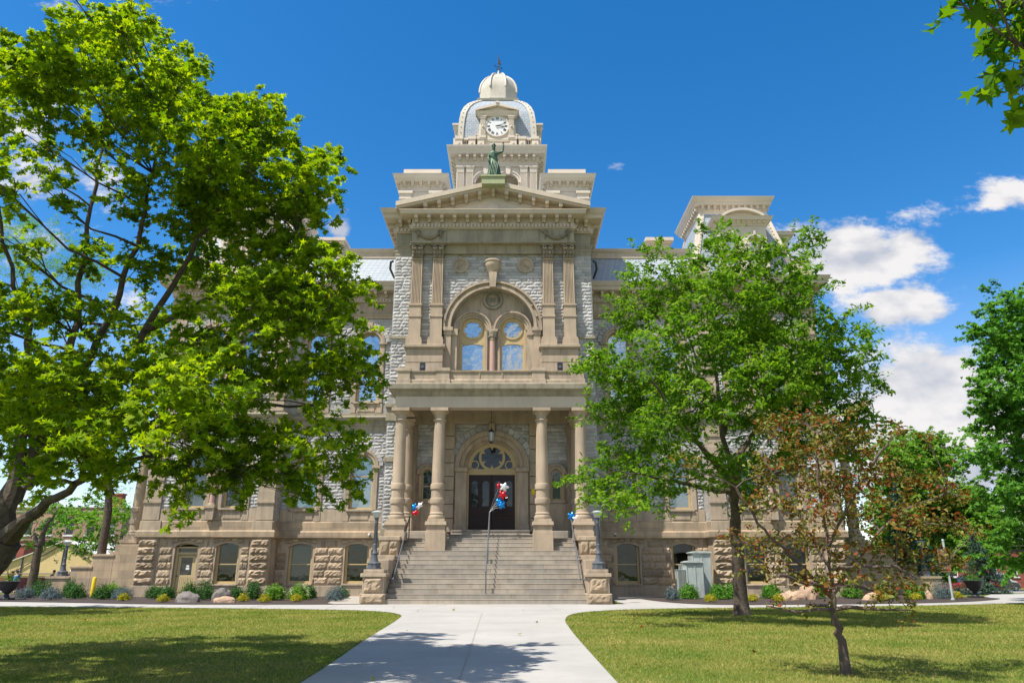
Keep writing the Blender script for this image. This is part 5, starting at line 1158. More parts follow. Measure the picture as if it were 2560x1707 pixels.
def sheet(name,poly,z,mat,kind='structure'):
    area=sum(poly[i][0]*poly[(i+1)%len(poly)][1]-poly[(i+1)%len(poly)][0]*poly[i][1] for i in range(len(poly)))
    if area<0: poly=poly[::-1]
    from mathutils.geometry import tessellate_polygon
    q=[]
    for p in poly:
        if not q or (abs(p[0]-q[-1][0])+abs(p[1]-q[-1][1]))>1e-4: q.append(p)
    V=[Vector((x+AX,y,z)) for x,y in q]; T=[]
    for t in tessellate_polygon([V]):
        a,b,c=[V[i] for i in t]; T.append(tuple(t) if (b-a).cross(c-a).z>0 else tuple(reversed(t)))
    me=bpy.data.meshes.new(name); me.from_pydata([tuple(v) for v in V],[],T); me.materials.append(M[mat]); o=bpy.data.objects.new(name,me); COL.objects.link(o); return prop(o,kind=kind)
back=[(60,57),(30,46),(27.4,42.5),(25.6,38.6),(22.5,35.6),(18.7,33.6),(14,32.5),(10.4,32.2),(8.9,33.2),(8.1,35.5),(7.6,38.6),(6.2,39.2),(6.0,36),(6,33),(-6,33),(-6.6,32.5),(-12.85,32.5),(-16,33.3),(-19.3,34.5),(-26,36.2),(-40,38.6),(-60,41)]
sheet('pavement',Llawn[::-1][::-1]+[(-60,41)][:0]+back[::-1]+Rlawn[::-1],.012,'concrete')
bedL=smoothpoly([(-5.9,32.52),(-6.6,32.4),(-12.85,32.4),(-16,33.2),(-19.3,34.4),(-26,36.1),(-40,38.5)])
sheet('mulch_bed',bedL+[(-40,44),(-27,45.9),(-23,45.9),(-19,42),(-8.2,42),(-7.7,38.5),(-6.9,33.5)],.03,'mulch')
sheet('gravel_strip',[(-5.4,32.5),(-6.4,32.42),(-6.95,33.5),(-7.75,38.5),(-8.3,42.3),(-5.4,42.3)],.034,'gravel')
bedR=smoothpoly([(7.6,38.8),(8.0,35.5),(8.8,33.1),(10.4,32.1),(14,32.4),(18.7,33.5),(22.5,35.5),(25.7,38.5),(26.2,40.0)])
sheet('mulch_bed',bedR+[(25,42),(22.5,45.8),(19.5,42),(7.6,42)],.03,'mulch')
sheet('gravel_strip',[(5.4,38.8),(7.6,38.8),(9.0,40.6),(19,41.1),(19,42.3),(5.4,42.3)],.036,'gravel')
j=MB()
def jl(x0,y0,x1,y1,w=.028):
    d=Vector((x1-x0,y1-y0)).normalized(); n=Vector((-d.y,d.x))*w/2
    j.add([(x0+AX-n.x,y0-n.y,.017),(x0+AX+n.x,y0+n.y,.017),(x1+AX+n.x,y1+n.y,.017),(x1+AX-n.x,y1-n.y,.017)],[(0,3,2,1)])
jl(.45,9,.1,26); jl(-1.85,15.2,2.5,15.2); jl(-2.2,21.3,2.6,21.3); jl(-5,28.2,5,28.2) ; jl(-2.4,28.2,-1.6,32.6); jl(2.8,28.2,2.6,32.6)
for x in range(-24,-5,3): jl(x,29.4-(x+5)*.06,x-.2,33.5)
for x in range(8,24,3): jl(x,30,x+.1,32.3)
for y in (9.2,): jl(-1.6,y,2.5,y)
prop(j.build('pavement_joint','gravel'),kind='structure')
rd=MB()
rd.add([(-300,78,gz(78)+.02),(-26,78,gz(78)+.02),(-26,92,gz(92)+.02),(-300,92,gz(92)+.02)],[(0,1,2,3)]); rd.add([(34,72,gz(76)+.03),(300,72,gz(76)+.03),(300,90,gz(90)+.03),(34,90,gz(90)+.03)],[(0,1,2,3)])
prop(rd.build('road','asphalt'),kind='structure')
pv=MB(); pv.box(34,300,69.5,71.9,gz(70)-.1,gz(70)+.12); pv.box(-300,-30,74,77.9,gz(75)-.1,gz(76)+.08); prop(pv.build('kerb_pavement','concrete'),kind='structure')
# ================================================================= FOLIAGE
TPL={'maple':[(0,-.5),(.12,-.12),(.46,-.22),(.30,.02),(.52,.22),(.2,.2),(.17,.36),(0,.56),(-.17,.36),(-.2,.2),(-.52,.22),(-.30,.02),(-.46,-.22),(-.12,-.12)],
     'oak':[(0,-.55),(.08,-.25),(.24,-.2),(.12,-.02),(.32,.1),(.14,.2),(.2,.38),(0,.6),(-.2,.38),(-.14,.2),(-.32,.1),(-.12,-.02),(-.24,-.2),(-.08,-.25)],
     'oval':[(0,-.5),(.2,-.2),(.22,.12),(0,.55),(-.22,.12),(-.2,-.2)],
     'blade':[(0,-.5),(.10,0),(0,.55),(-.10,0)]}
def leaf_mesh(name,mat,parent,C,Nn,size,tpl,sizevar=.35,roll=None):
    """C: centres (n,3), Nn: normals (n,3)"""
    C=np.asarray(C); n=len(C); T=np.array(TPL[tpl]); k=len(T)
    Nn=Nn/np.linalg.norm(Nn,axis=1,keepdims=True)
    rnd=rng.normal(size=(n,3)) if roll is None else roll
    A=np.cross(Nn,rnd); A/=np.linalg.norm(A,axis=1,keepdims=True)+1e-9; B=np.cross(Nn,A)
    S=size*(1+sizevar*(rng.random(n)*2-1))
    u=T[:,0][None,:,None]*S[:,None,None]; v=T[:,1][None,:,None]*S[:,None,None]
    fold=(np.abs(T[:,0])*.45-T[:,1]**2*.35)[None,:,None]*S[:,None,None]
    V=C[:,None,:]+A[:,None,:]*u+B[:,None,:]*v+Nn[:,None,:]*fold
    me=bpy.data.meshes.new(name); me.vertices.add(n*k); me.vertices.foreach_set('co',V.reshape(-1).astype(np.float32))
    me.loops.add(n*k); me.loops.foreach_set('vertex_index',np.arange(n*k,dtype=np.int32))
    me.polygons.add(n); me.polygons.foreach_set('loop_start',np.arange(n,dtype=np.int32)*k); me.polygons.foreach_set('loop_total',np.full(n,k,dtype=np.int32))
    me.update(calc_edges=True); me.validate(); me.materials.append(M[mat])
    o=bpy.data.objects.new(name,me); COL.objects.link(o)
    if parent is not None: o.parent=parent
    return o
def sprays(blobs,per,rs,leaves,flat=.75,droop=.5,tilt=.45,thick=.35,shell=.45,jit=1.0,up=.25):
    """leafy twigs that radiate out of every bough; leaves sit in two loose ranks along each twig"""
    SC=[];C=[];Nn=[]
    for (x,y,z,r) in blobs:
        n=max(2,int(per*r*r*(.7+.6*rng.random())))
        d=rng.normal(size=(n,3)); d/=np.linalg.norm(d,axis=1,keepdims=True); rad=r*(rng.random(n)**shell)*np.where(rng.random(n)<.16,1.25,.92)
        p=np.array((x,y,z))+d*rad[:,None]*np.array((1,1,flat)); SC.append(p)
        for q,dd in zip(p,d):
            m=max(3,int(leaves*(.5+rng.random()))); L_=rs*(1.1+1.5*rng.random())
            t=dd*np.array((1,1,.5))+rng.normal(size=3)*.55+np.array((0,0,up)); t/=np.linalg.norm(t)
            sd=np.cross(t,(0,0,1))+1e-6; sd/=np.linalg.norm(sd)
            f=rng.random(m)**.8; w=(rng.random(m)-.5)*2*rs*.75*(1-.65*f)
            off=t*(f*L_)[:,None]+sd*w[:,None]+np.stack([np.zeros(m),np.zeros(m),-droop*(np.abs(w)+.35*f*f*L_)],1)+rng.normal(size=(m,3))*thick*rs*.22
            C.append(q+off); nn=sd[None,:]*(w/rs*.6)[:,None]+t[None,:]*.25+np.array((-.12,-.12,1.))+rng.normal(size=(m,3))*tilt; Nn.append(nn)
    return np.concatenate(SC),np.concatenate(C),np.concatenate(Nn)
def tree(name,label,base,r0,limbs,blobs,mat,bark,leaf,per,rs,leaves,tpl='oval',group=None,cat='tree',limbr=.5,twigs=5,twr=.012,fork=None,**kw):
    t=empty(name,base,label,cat,group); bx,by,bz=base
    L=lambda p:(p[0]-bx,p[1]-by,p[2]-bz)
    tr=MB(); nodes=[]
    fk=fork or Vector(limbs[0][0])
    # trunk with root flare
    pts=[Vector((0,0,-.1)),Vector((0,0,.12)),Vector((0,0,.45))]; top=Vector(L(fk)); rr=[r0*1.5,r0*1.22,r0]
    for k in range(1,6): pts.append(Vector((0,0,.45)).lerp(top,k/5)+Vector((random.uniform(-.03,.03),random.uniform(-.03,.03),0))*(k<5)); rr.append(r0*(1-.22*k/5))
    tr.tube(pts,rr,14)
    for li,l in enumerate(limbs):
        P=[Vector(L(p)) for p in l]; Q=[]
        for i in range(len(P)-1):
            for k in range(4):
                q=P[i].lerp(P[i+1],k/4); Q.append(q+Vector([random.uniform(-1,1)*(P[i+1]-P[i]).length*.035 for _ in range(3)]) if (i or k) else q)
        Q.append(P[-1]); n=len(Q); ra=[max(r0*(limbr*(1-.82*i/(n-1))*(1 if li<5 else .7)+(.34*math.exp(-i/(n-1)*7) if li<3 else 0)),.02) for i in range(n)]
        tr.tube(Q,ra,9); nodes+= [(q,r) for q,r in zip(Q,ra)]
    SC,C,Nn=sprays([(b[0]-bx,b[1]-by,b[2]-bz,b[3]) for b in blobs],per,rs,leaves,**kw)
    for (x,y,z,r) in blobs:
        c=Vector(L((x,y,z))); best=min(nodes,key=lambda q:(q[0]-c).length+max(0,q[0].z-c.z)*1.5)
        s,rb=best; rb=min(rb*.6,.05+.03*r); mid=s.lerp(c,.5)+Vector((random.uniform(-.1,.1),random.uniform(-.1,.1),-.08*(c-s).length+.1*random.random()))
        P=[s,s.lerp(mid,.5)+Vector((0,0,.03)),mid,mid.lerp(c,.5),c]; tr.tube(P,[rb,rb*.85,rb*.7,rb*.5,rb*.3],5)
        d=np.linalg.norm(SC-np.array(c),axis=1); idx=np.where(d<r*1.25)[0]
        rng.shuffle(idx)
        for i in idx[:twigs]:
            e=Vector(SC[i]); st=mid.lerp(c,random.uniform(.0,1.)); m2=st.lerp(e,.5)+Vector((0,0,random.uniform(-.05,.08)))
            tr.tube([st,m2,e],[rb*.35,rb*.25,twr*.6],4)
    tr.build('trunk',bark,t); leaf_mesh('crown',mat,t,C,Nn,leaf,tpl)
    return t
tree('maple_tree','large leafy maple spreading over the left lawn, branches reaching the courthouse porch',LBX,.33,LL,LB+[(-7,7.3,10.2,.6),(-5.4,7.1,10.3,.55),(-8.6,7.6,8.8,.75),(-9.6,8.6,7.4,.8),(-10.3,9.8,6.4,.8),(-9.2,7.0,7.2,.7)],'leaf_maple','bark',.110,205,.20,18,'maple',limbr=.27,twigs=9,fork=LFX,droop=.5,tilt=.55,flat=.7,shell=.4)
tree('oak_tree','round green tree with a dark straight trunk on the right lawn before the right wing',(7.5,25.05,0),.23,RL,RB,'leaf_oak','bark',.14,95,.34,26,'oak',limbr=.42,twigs=6,fork=(7.42,24.6,3.0),droop=.3,tilt=.75,thick=.6)
tree('crabapple_tree','small young tree with reddish brown leaves standing nearest on the right lawn',(4.71,11.09,0),.06,CL,CB,'leaf_crab','bark_smooth',.070,340,.15,13,'oval',limbr=.42,twigs=8,twr=.005,fork=(4.65,11.1,.85),droop=.3,tilt=1.0,thick=.9)
tree('maple_tree','tall dark green maple at the far right edge beside the street',(26.6,35.5,0),.4,[[(26.6,35.5,3.5),(26,35,7),(25.5,34.5,11)],[(26.6,35.5,4),(25,34.5,6.5),(24,34,9)],[(26.6,35.5,4.5),(27.5,35,8),(27,34.5,13)]],FB,'leaf_deep','bark',.20,60,.42,26,'maple',twigs=4,tilt=.6)
tree('shade_tree','dense green tree behind the crabapple, beyond the right corner of the courthouse',(34,62.5,gz(62)),.35,[[(34,62.5,2.5),(34,62,6),(34.2,62,10)],[(34,62.5,3),(36,62,6)],[(34,62.5,3),(32.5,62,7)]],MB_,'leaf_light','bark',.28,34,.6,26,'maple',twigs=3,tilt=.6)
tree('maple_tree','maple whose large near leaves hang into the top right corner of the view',(7.2,2.4,0),.22,[[(7.2,2.4,2.6),(6.0,3.0,4.2),(4.6,3.6,5.0),(3.4,3.9,5.0)],[(7.2,2.4,2.8),(7.4,2.6,5),(7.6,2.8,7.5)],[(4.6,3.6,5.0),(3.9,3.8,4.9),(3.4,3.95,4.6)],[(6.0,3.0,4.2),(6.2,3.6,6.0)]],TB+[(7.2,2.6,7,1.3),(6.4,3.0,7.6,1.0),(8.4,2.4,6.6,1.2),(7.6,1.8,8.2,1.1),(8.2,3.4,7.8,1.0)],'leaf_deep_maple','bark_smooth',.13,420,.10,6,'maple',limbr=.17,twigs=5,twr=.004,tilt=.8,thick=.8)
tree('locust_tree','tall feathery tree behind the left wing corner, seen through the maple',(-26.0,47.5,gz(48)),.3,[[(-26.0,47.5,5),(-27,47.3,9),(-30,47,15),(-32,46.5,20)],[(-26,47.5,6),(-26.5,47,8),(-26,46,9)],[(-27,47.3,9),(-33,47,16),(-35,47,21)]],HB,'leaf_light','bark',.16,34,.5,34,'blade',twigs=5,droop=.2,tilt=.8)
tree('street_tree','thin trunked dark tree standing in front of the white tent',(-35.4,56.0,gz(56)),.33,[[(-35.4,56,3.2),(-35.2,56,4.5),(-34.6,56,5.6)],[(-35.4,56,3.2),(-36.4,56.5,4.2)]],SB,'leaf_deep','bark',.2,26,.45,24,'oval',twigs=4,limbr=.7)
tree('street_tree','bright green leafy tree between the tent and the left corner steps',(-33.0,65,gz(65)),.25,[[(-33,65,1.6),(-33.5,65,3),(-34,65.5,5)],[(-33,65,1.8),(-35.5,65.5,4.5)]],SL,'leaf_light','bark',.24,26,.55,24,'oval',twigs=4,limbr=.7)
SHB=[(-20.5+random.uniform(-3,1.6),24.5+random.uniform(-3,3),8+random.uniform(-3,3.5),random.uniform(.8,1.4)) for _ in range(26)]
tree('maple_tree','maple standing just beyond the left edge, shading the far left lawn',(-21.0,24.5,0),.3,[[(-21,24.5,3),(-21.2,24.5,6),(-21,24.5,10)],[(-21,24.5,3),(-20,25,6),(-19.5,25.5,8)],[(-21,24.5,3),(-22.5,24,6),(-23,23.5,9)]],SHB,'leaf_maple','bark',.2,26,.4,20,'maple',twigs=3)
def spruce(x,y,h,r,label):
    t=empty('spruce_tree',(x,y,gz(y)),label,'tree'); tr=MB(); tr.tube([(0,0,0),(0,0,h*.5),(0,0,h)],[r*.07,r*.045,.01],8)
    C=[];Nn=[]
    for k in range(int(h*7)):
        z=.25+k/7*.97; rr=r*(1-z/h)**.85
        if rr<.05: continue
        nb=9
        for b in range(nb):
            a=rng.random()*6.283; rl=rr*(.75+.35*rng.random()); tr.tube([(0,0,z),(rl*.9*math.cos(a),rl*.9*math.sin(a),z-.12*rl)],[.02,.006],4)
            m=int(22*rl)+6; f=rng.random(m)**.7*rl; w=(rng.random(m)-.5)*.5*(rl*.6)*(1-f/rl*.6)
            C.append(np.stack([f*math.cos(a)-w*math.sin(a),f*math.sin(a)+w*math.cos(a),z-.16*f+rng.normal(size=m)*.04],1)); Nn.append(rng.normal(size=(m,3))*.6+np.array((0,0,1)))
    tr.build('trunk','bark',t); leaf_mesh('crown','leaf_spruce',t,np.concatenate(C),np.concatenate(Nn),.22,'blade'); return t
spruce(27.3,52,7.6,2.5,'taller blue green spruce behind the crabapple, right of the courthouse')
spruce(29.4,47.5,3.7,1.9,'short dark spruce beside the brown banner sign')
# treeline far off
C=[];Nn=[]
for k in range(260):
    a=random.uniform(-.95,.95); y=random.uniform(190,230); x=y*a*1.05; r=random.uniform(4,8); n=60
    d=rng.normal(size=(n,3)); d/=np.linalg.norm(d,axis=1,keepdims=True); C.append(np.array((x,y,random.uniform(2,5)))+d*r*np.array((1,1,.7))); Nn.append(rng.normal(size=(n,3)))
o=leaf_mesh('treeline','leaf_deep',None,np.concatenate(C),np.concatenate(Nn),2.4,'maple'); prop(o,'distant band of dark green trees low along the horizon','trees',kind='stuff')
# grass
def grass():
    n=420000; y=8.5+26*rng.random(n)**1.15; x=(rng.random(n)-.5)*2*(.78*y+1.5)
    def lx(poly,yv,sgn): 
        P=np.array([p for p in poly if True]); return P
    Lp=np.array(Llawn);Rp=np.array(Rlawn)
    # boundary as y-limit and x-limit
    xl=np.interp(y,Lp[:,1][Lp[:,1]<=27.3],Lp[:,0][Lp[:,1]<=27.3]); xr=np.interp(y,Rp[:,1][Rp[:,1]<=27.7],Rp[:,0][Rp[:,1]<=27.7])
    ylim_l=np.interp(-(x-AX),-Lp[:,0],Lp[:,1]); ylim_r=np.interp(x-AX,Rp[:,0],Rp[:,1])
    rx=x-AX
    ok=((rx<xl-.02)&((y<ylim_l-.02)|(rx>-2.6)))|((rx>xr+.02)&((y<ylim_r-.02)|(rx<3.1)))
    ok&=~((rx>-3.8)&(rx<4.4)&(y>27.2))
    x=x[ok];y=y[ok];n=len(x); h=.034*(.7+.6*rng.random(n))*(1+(y-10)*.012); w=.009*(1+(y-10)*.09)
    a=rng.random(n)*6.283; lx_=(rng.random(n)-.5)*.09; ly_=(rng.random(n)-.5)*.09
    V=np.zeros((n,3,3)); V[:,0]=np.stack([x-np.cos(a)*w/2,y-np.sin(a)*w/2,np.zeros(n)],1); V[:,1]=np.stack([x+np.cos(a)*w/2,y+np.sin(a)*w/2,np.zeros(n)],1); V[:,2]=np.stack([x+lx_,y+ly_,h],1)
    me=bpy.data.meshes.new('grass'); me.vertices.add(n*3); me.vertices.foreach_set('co',V.reshape(-1).astype(np.float32)); me.loops.add(n*3); me.loops.foreach_set('vertex_index',np.arange(n*3,dtype=np.int32)); me.polygons.add(n); me.polygons.foreach_set('loop_start',np.arange(n,dtype=np.int32)*3); me.polygons.foreach_set('loop_total',np.full(n,3,dtype=np.int32)); me.update(calc_edges=True); me.materials.append(M['grass_blade'])
    o=bpy.data.objects.new('grass',me); COL.objects.link(o); prop(o,'short mown grass of both lawns, green with dry yellow patches','grass',kind='stuff')
grass()
def litter():
    n=90; x=(rng.random(n)-.5)*34; y=9+20*rng.random(n); C=np.stack([x,y,np.full(n,.045)],1); Nn=np.array((0,0,1.))+rng.normal(size=(n,3))*.35
    prop(leaf_mesh('fallen_leaves','leaf_crab',None,C,Nn,.09,'maple'),'few dry fallen leaves lying on the lawns and the path','leaves',kind='stuff')
litter()
# ================================================================= PLANTING
def shrub(x,y,w,h,mat,label,leaf=.055,tpl='oval',n=900,cat='shrub',group=None,flowers=0,name='shrub'):
    t=empty(name,(x+AX,y,.03),label,cat,group); d=rng.normal(size=(n,3)); d/=np.linalg.norm(d,axis=1,keepdims=True); d[:,2]=np.abs(d[:,2])*1.0
    lump=1+.22*np.sin(d[:,0]*7+x)*np.cos(d[:,1]*6+y)+.12*rng.normal(size=n); rad=(rng.random(n)**.35)*lump
    C=d*rad[:,None]*np.array((w/2,w/2,h))+np.array((0,0,.05)); leaf_mesh('foliage',mat,t,C,d+rng.normal(size=(n,3))*.6,leaf,tpl)
    s=MB()
    for k in range(7): a=k*.9; s.tube([(0,0,0),(w*.15*math.cos(a),w*.15*math.sin(a),h*.4),(w*.32*math.cos(a),w*.32*math.sin(a),h*.75)],[.015,.01,.005],4)
    s.build('stem','bark_smooth',t)
    if flowers:
        C=d[:flowers]*np.array((w/2,w/2,h))*1.02+np.array((0,0,.1)); C=np.repeat(C,14,0)+rng.normal(size=(flowers*14,3))*.05; leaf_mesh('flower','petal_white',t,C,rng.normal(size=(len(C),3)),.06,'oval')
    return t
DG='leaf_shrub'; 
spec=[(-15.9,37.6,.9,.62,DG,'dark green shrub beside the tan basement door, left of its foot'),(-14.5,36.9,.95,.85,DG,'dark green shrub left of the grey boulders'),(-13.75,36.9,1.15,.95,DG,'widest dark green shrub, just behind the tallest grey boulder'),
(-12.2,36.8,.95,.62,DG,'low dark shrub right of the grey boulders'),(-11.45,37,1.0,.9,DG,'taller dark green shrub below the pier between basement windows'),(-9.0,38.2,.75,.6,DG,'dark green shrub behind the yellow clump under the inner left window'),(-7.5,38.6,.8,.55,DG,'dark green shrub left of the blue grey shrub by the steps'),(-10.75,38.5,.8,.65,DG,'dark green shrub under the left wing window'),
(-20.85,38.4,1.15,.75,DG,'round dark green shrub left of the yellow bollard'),(-19.1,37.6,1.05,.72,DG,'round dark green shrub in front of the yellow bollard'),(-16.9,38.5,1.0,.65,DG,'dark green shrub at the left corner pier of the courthouse'),(-24.2,41.0,1.5,.95,DG,'broad dark shrub behind the left urn'),(-22.7,41,.9,.9,DG,'dark shrub below the left side steps lamp')]
for a in spec: shrub(a[0],a[1],a[2]*.9,a[3]*.88,a[4],a[5],leaf=.07,n=2400)
for (x,y,w,h,l) in ((-7.1,35.6,1.15,.72,'blue grey dwarf spruce left of the entrance steps'),(-21.2,37,1.2,.62,'blue grey low shrub left of the round green shrubs'),(-17.9,37.2,1.2,.66,'blue grey mound in front of the left side steps'),(8.85,36.8,.85,.62,'blue grey dwarf shrub in front of the utility cabinets'),(22.9,38.6,1.3,.9,'blue grey round shrub beside the brown banner post'),(-23.3,38.3,1.0,.6,'blue grey shrub right of the left urn')):
    shrub(x,y,w*.85,h*.85,'leaf_blue',l,.09,'blade',2600)
for (x,y,l) in ((-14.55,34.3,'yellow green low clump at the left, before the tan basement door'),(-11.2,35,'bright yellow clump right of the grey boulders'),(-10.0,34.3,'yellow green clump before the broad hydrangea'),(-8.75,34.9,'bright yellow clump under the white flowering hydrangea'),(-17.1,35.8,'yellow green clump below the left corner pier'),(10.1,34.6,'bright yellow clump between the cabinets and the oak trunk'),(12.1,34.9,'bright yellow clump just right of the oak trunk'),(13.4,35.2,'yellow clump left of the tan boulders'),(18.6,36.2,'yellow clump behind the crabapple stem'),(24.0,39.2,'yellow clump by the foot of the right urn'),(20.6,36.8,'yellow clump left of the banner post')):
    shrub(x,y,.52,.27,'leaf_yellow',l,.10,'blade',1300,name='perennial_clump',cat='plant')
for (x,y,l,f) in ((-10.3,36.6,'light green hydrangea under the wing window nearest the corner pavilion',6),(-9.2,36.9,'white flowering hydrangea below the inner left basement window',26),(10.0,38.3,'light green shrub in front of the taller cabinet',0),(11.3,37.6,'light green shrub left of the oak trunk',0),(12.3,38.6,'rounded green shrub behind the oak trunk',0),(14.3,38.8,'green shrub left behind the tan boulders',0),(16.6,39,'green shrub right behind the tan boulders',0),(18.5,39,'leafy green shrub under the right corner pier',0),(-19.9,40,'pale green shrub beside the yellow bollard',5),(19.8,38.2,'green shrub behind the crabapple, near the side steps',0),(21.4,38.4,'leafy green shrub left of the right blue grey shrub',0)):
    shrub(x,y,1.0,.6,'leaf_light' if x<0 else 'leaf_deep',l,.10,'oval',2000,flowers=f)
def boulder(x,y,w,d,h,mat,label):
    bm=bmesh.new(); bmesh.ops.create_icosphere(bm,subdivisions=3,radius=1); sx=random.uniform(0,9)
    from mathutils import noise as NZ
    for v in bm.verts:
        n=v.co.normalized(); k=1+.28*NZ.noise(n*1.4+Vector((sx,x,y)))+.10*NZ.noise(n*4+Vector((sx,x,0))); v.co=Vector((n.x*k*w*.42,n.y*k*d*.42,n.z*k*h*.82))
        if v.co.z<0: v.co.z*=.2
    me=bpy.data.meshes.new('boulder'); bm.to_mesh(me); bm.free(); me.materials.append(M[mat]); o=bpy.data.objects.new('boulder',me); COL.objects.link(o); o.location=(x+AX,y,.03); prop(o,label,'boulder','boulders in the planting beds')
boulder(-13.45,34.4,1.3,.9,.52,'boulder_grey','pointed grey brown boulder, leftmost of the grey group')
boulder(-12.3,35.3,1.05,.9,.75,'boulder_grey','tallest rounded grey boulder of the left bed')
boulder(-11.7,34.2,1.3,.8,.30,'boulder_tan','flat tan grey slab boulder in front of the tall grey one')
boulder(14.0,36.1,.9,.7,.4,'boulder_tan','small tan boulder at the left end of the right group')
boulder(14.9,37.1,1.3,.9,.55,'boulder_tan','middle tan boulder of the right bed, leaning on the tallest')
boulder(15.9,38.0,1.2,.9,.85,'boulder_tan','tallest tan boulder of the right bed')
boulder(18.7,36.9,1.5,.9,.42,'boulder_tan','low tan boulder behind the crabapple trunk')
boulder(22.0,38.3,.6,.5,.45,'boulder_tan','small upright pinkish boulder by the blue grey shrub')
# ================================================================= THINGS
def lamp(x,y,z,label,sc=1.0,h=2.52):
    t=empty('lamp_post',(x+AX,y,z),label,'lamp post'); b=MB(); a8=math.pi/8
    b.lathe(0,0,[(.33,0),(.34,.05),(.30,.07),(.29,.20),(.31,.22),(.31,.26),(.20,.32)],8,False,a8); b.build('base','lamp_metal',t)
    p=MB(); p.lathe(0,0,[(.19,.31),(.16,.40),(.135,.5),(.12,.62),(.135,.64),(.135,.68),(.10,.72),(.085,.95),(.10,1.02),(.10,1.05),(.075,1.08),(.065,h-.62),(.09,h-.58),(.09,h-.54),(.07,h-.5),(.10,h-.34),(.115,h-.32)],16)
    for k in range(12): a=k*math.pi/6; p.tube([(.085*math.cos(a),.085*math.sin(a),1.1),(.07*math.cos(a),.07*math.sin(a),h-.66)],.009,4)
    p.build('pole','lamp_metal',t)
    g=MB(); g.lathe(0,0,[(.10,h-.32),(.14,h-.28),(.20,h-.12),(.21,h-.10)],18); g.build('lamp_globe','blind_white',t)
    c=MB(); c.lathe(0,0,[(.24,h-.11),(.25,h-.08),(.18,h-.04),(.08,h-.01),(.02,h)],18); c.build('lamp_cap','cabinet_paint',t)
lamp(-4.94,33.13,1.435,'grey lamp post on the stone pier left of the entrance steps')
lamp(4.94,33.13,1.435,'grey lamp post on the stone pier right of the entrance steps, lamp behind leaves')
lamp(-26.4,46.3,1.045,'dark lamp post on the low wall of the left side steps',h=2.1)
lamp(26.4,46.3,1.045,'grey lamp post on the low wall of the right side steps, behind the crabapple',h=2.1)
def stz(y): return RS*(min(max(math.floor((y-32.7)/TD)+1,0),16))
def rail(name,label,x,pts,posts,brackets=(),s=1):
    t=empty(name,(x+AX,pts[0][0],0),label,'handrail','metal handrails of the entrance steps'); y0=pts[0][0]
    r=MB(); r.tube([(0,y-y0,z) for y,z in pts],.032,8); r.build('rail','rail_metal',t)
    for (y,z0,z1) in posts:
        p=MB(); p.tube([(0,y-y0,z0),(0,y-y0,z1)],.028,8); p.lathe(0,y-y0,[(.06,z0),(.06,z0+.03),(.03,z0+.04)],10); p.ball((0,y-y0,z1),.045); p.build('post','rail_metal',t)
    for (y,z) in brackets:
        p=MB(); p.tube([(0,y-y0,z),(s*.16,y-y0,z-.02)],.02,6); p.ball((s*.16,y-y0,z-.02),.045); p.build('bracket','rail_metal',t)
rail('handrail','centre handrail dividing the entrance steps',-.03,[(33.25,1.33),(35.6,2.75),(37.95,4.22),(38.05,4.15)],[(33.25,.40,1.33),(35.65,1.66,2.78),(37.95,2.92,4.22)])
rail('handrail','left handrail running up beside the left lamp pier',-4.14,[(33.5,1.0),(35.5,2.35),(38.0,4.0),(38.1,3.9)],[(38.0,2.92,4.0)],[(33.55,1.02),(35.0,2.0),(36.9,3.27)],-1)
rail('handrail','right handrail running up beside the right lamp pier',4.14,[(33.5,1.0),(35.5,2.35),(38.0,4.0),(38.1,3.9)],[(38.0,2.92,4.0)],[(33.55,1.02),(35.0,2.0),(36.9,3.27)],1)
def balloon(x,y,z,r,mat,label,tie,tilt=0,sx=1.0,yaw=0):
    r*=.88
    t=empty('star_balloon',(x+AX,y,z),label,'balloon','foil star balloons tied to the handrails'); m=MB(); n=10; vs=[];
    rings=[(1,0),(.86,.12),(.6,.22),(.3,.29)]
    N=40
    for side in (-1,1):
        for q,dz in rings:
            if q==1 and side==1: continue
            for k in range(N):
                a=2*math.pi*k/N; ph=(k%(N//5))/(N//5); tri=abs(ph*2-1); rr=r*(.56+.44*tri**1.1)*q
                if q<.7: rr=r*q*(.70+.30*tri*.8)
                vs.append((rr*math.sin(a)*sx,side*dz*r,rr*math.cos(a)))
    L0=0; order=[0,1,2,3]; fs=[]
    def ringidx(side,q): 
        if side<0: return q*N
        return 0 if q==0 else (4+q-1)*N
    for side in (-1,1):
        for q in range(3):
            a=ringidx(side,q); b=ringidx(side,q+1)
            for k in range(N): f=(a+k,a+(k+1)%N,b+(k+1)%N,b+k); fs.append(f if side<0 else f[::-1])
        c=len(vs); vs.append((0,side*.31*r,0)); b=ringidx(side,3)
        for k in range(N): fs.append((b+k,b+(k+1)%N,c) if side<0 else (b+(k+1)%N,b+k,c))
    rot=Matrix.Rotation(yaw,3,'Z')@Matrix.Rotation(tilt,3,'Y'); m.add([tuple(rot@Vector(v)) for v in vs],fs,True); m.build('balloon_skin',mat,t)
    s=MB(); e=Vector((tie[0]-x,tie[1]-y,tie[2]-z)); s.tube([(0,0,-r*.5),e*.5+Vector((0,0,.03)),e],.006,4); s.build('string','white_paint',t)
ct_=(-.03,37.95,4.25)
balloon(.72,37.15,5.42,.30,'foil_white','white star balloon above the red ones at the centre handrail',ct_,.35)
balloon(.44,37.35,5.50,.24,'foil_red','red star balloon behind the white one at the entrance door',ct_,.1,.6)
balloon(.64,37.1,5.02,.28,'foil_red','red star balloon below the white one in the centre bunch',ct_,.6)
balloon(.52,37.2,4.68,.29,'foil_blue','upper blue star balloon of the centre bunch',ct_,.2)
balloon(.60,37.0,4.50,.24,'foil_blue','lower blue star balloon of the centre bunch',ct_,.9)
tl=(-4.14,38.0,4.02)
balloon(-3.82,37.3,4.43,.28,'foil_blue','blue balloon at the top of the left handrail',tl,.3,.75)
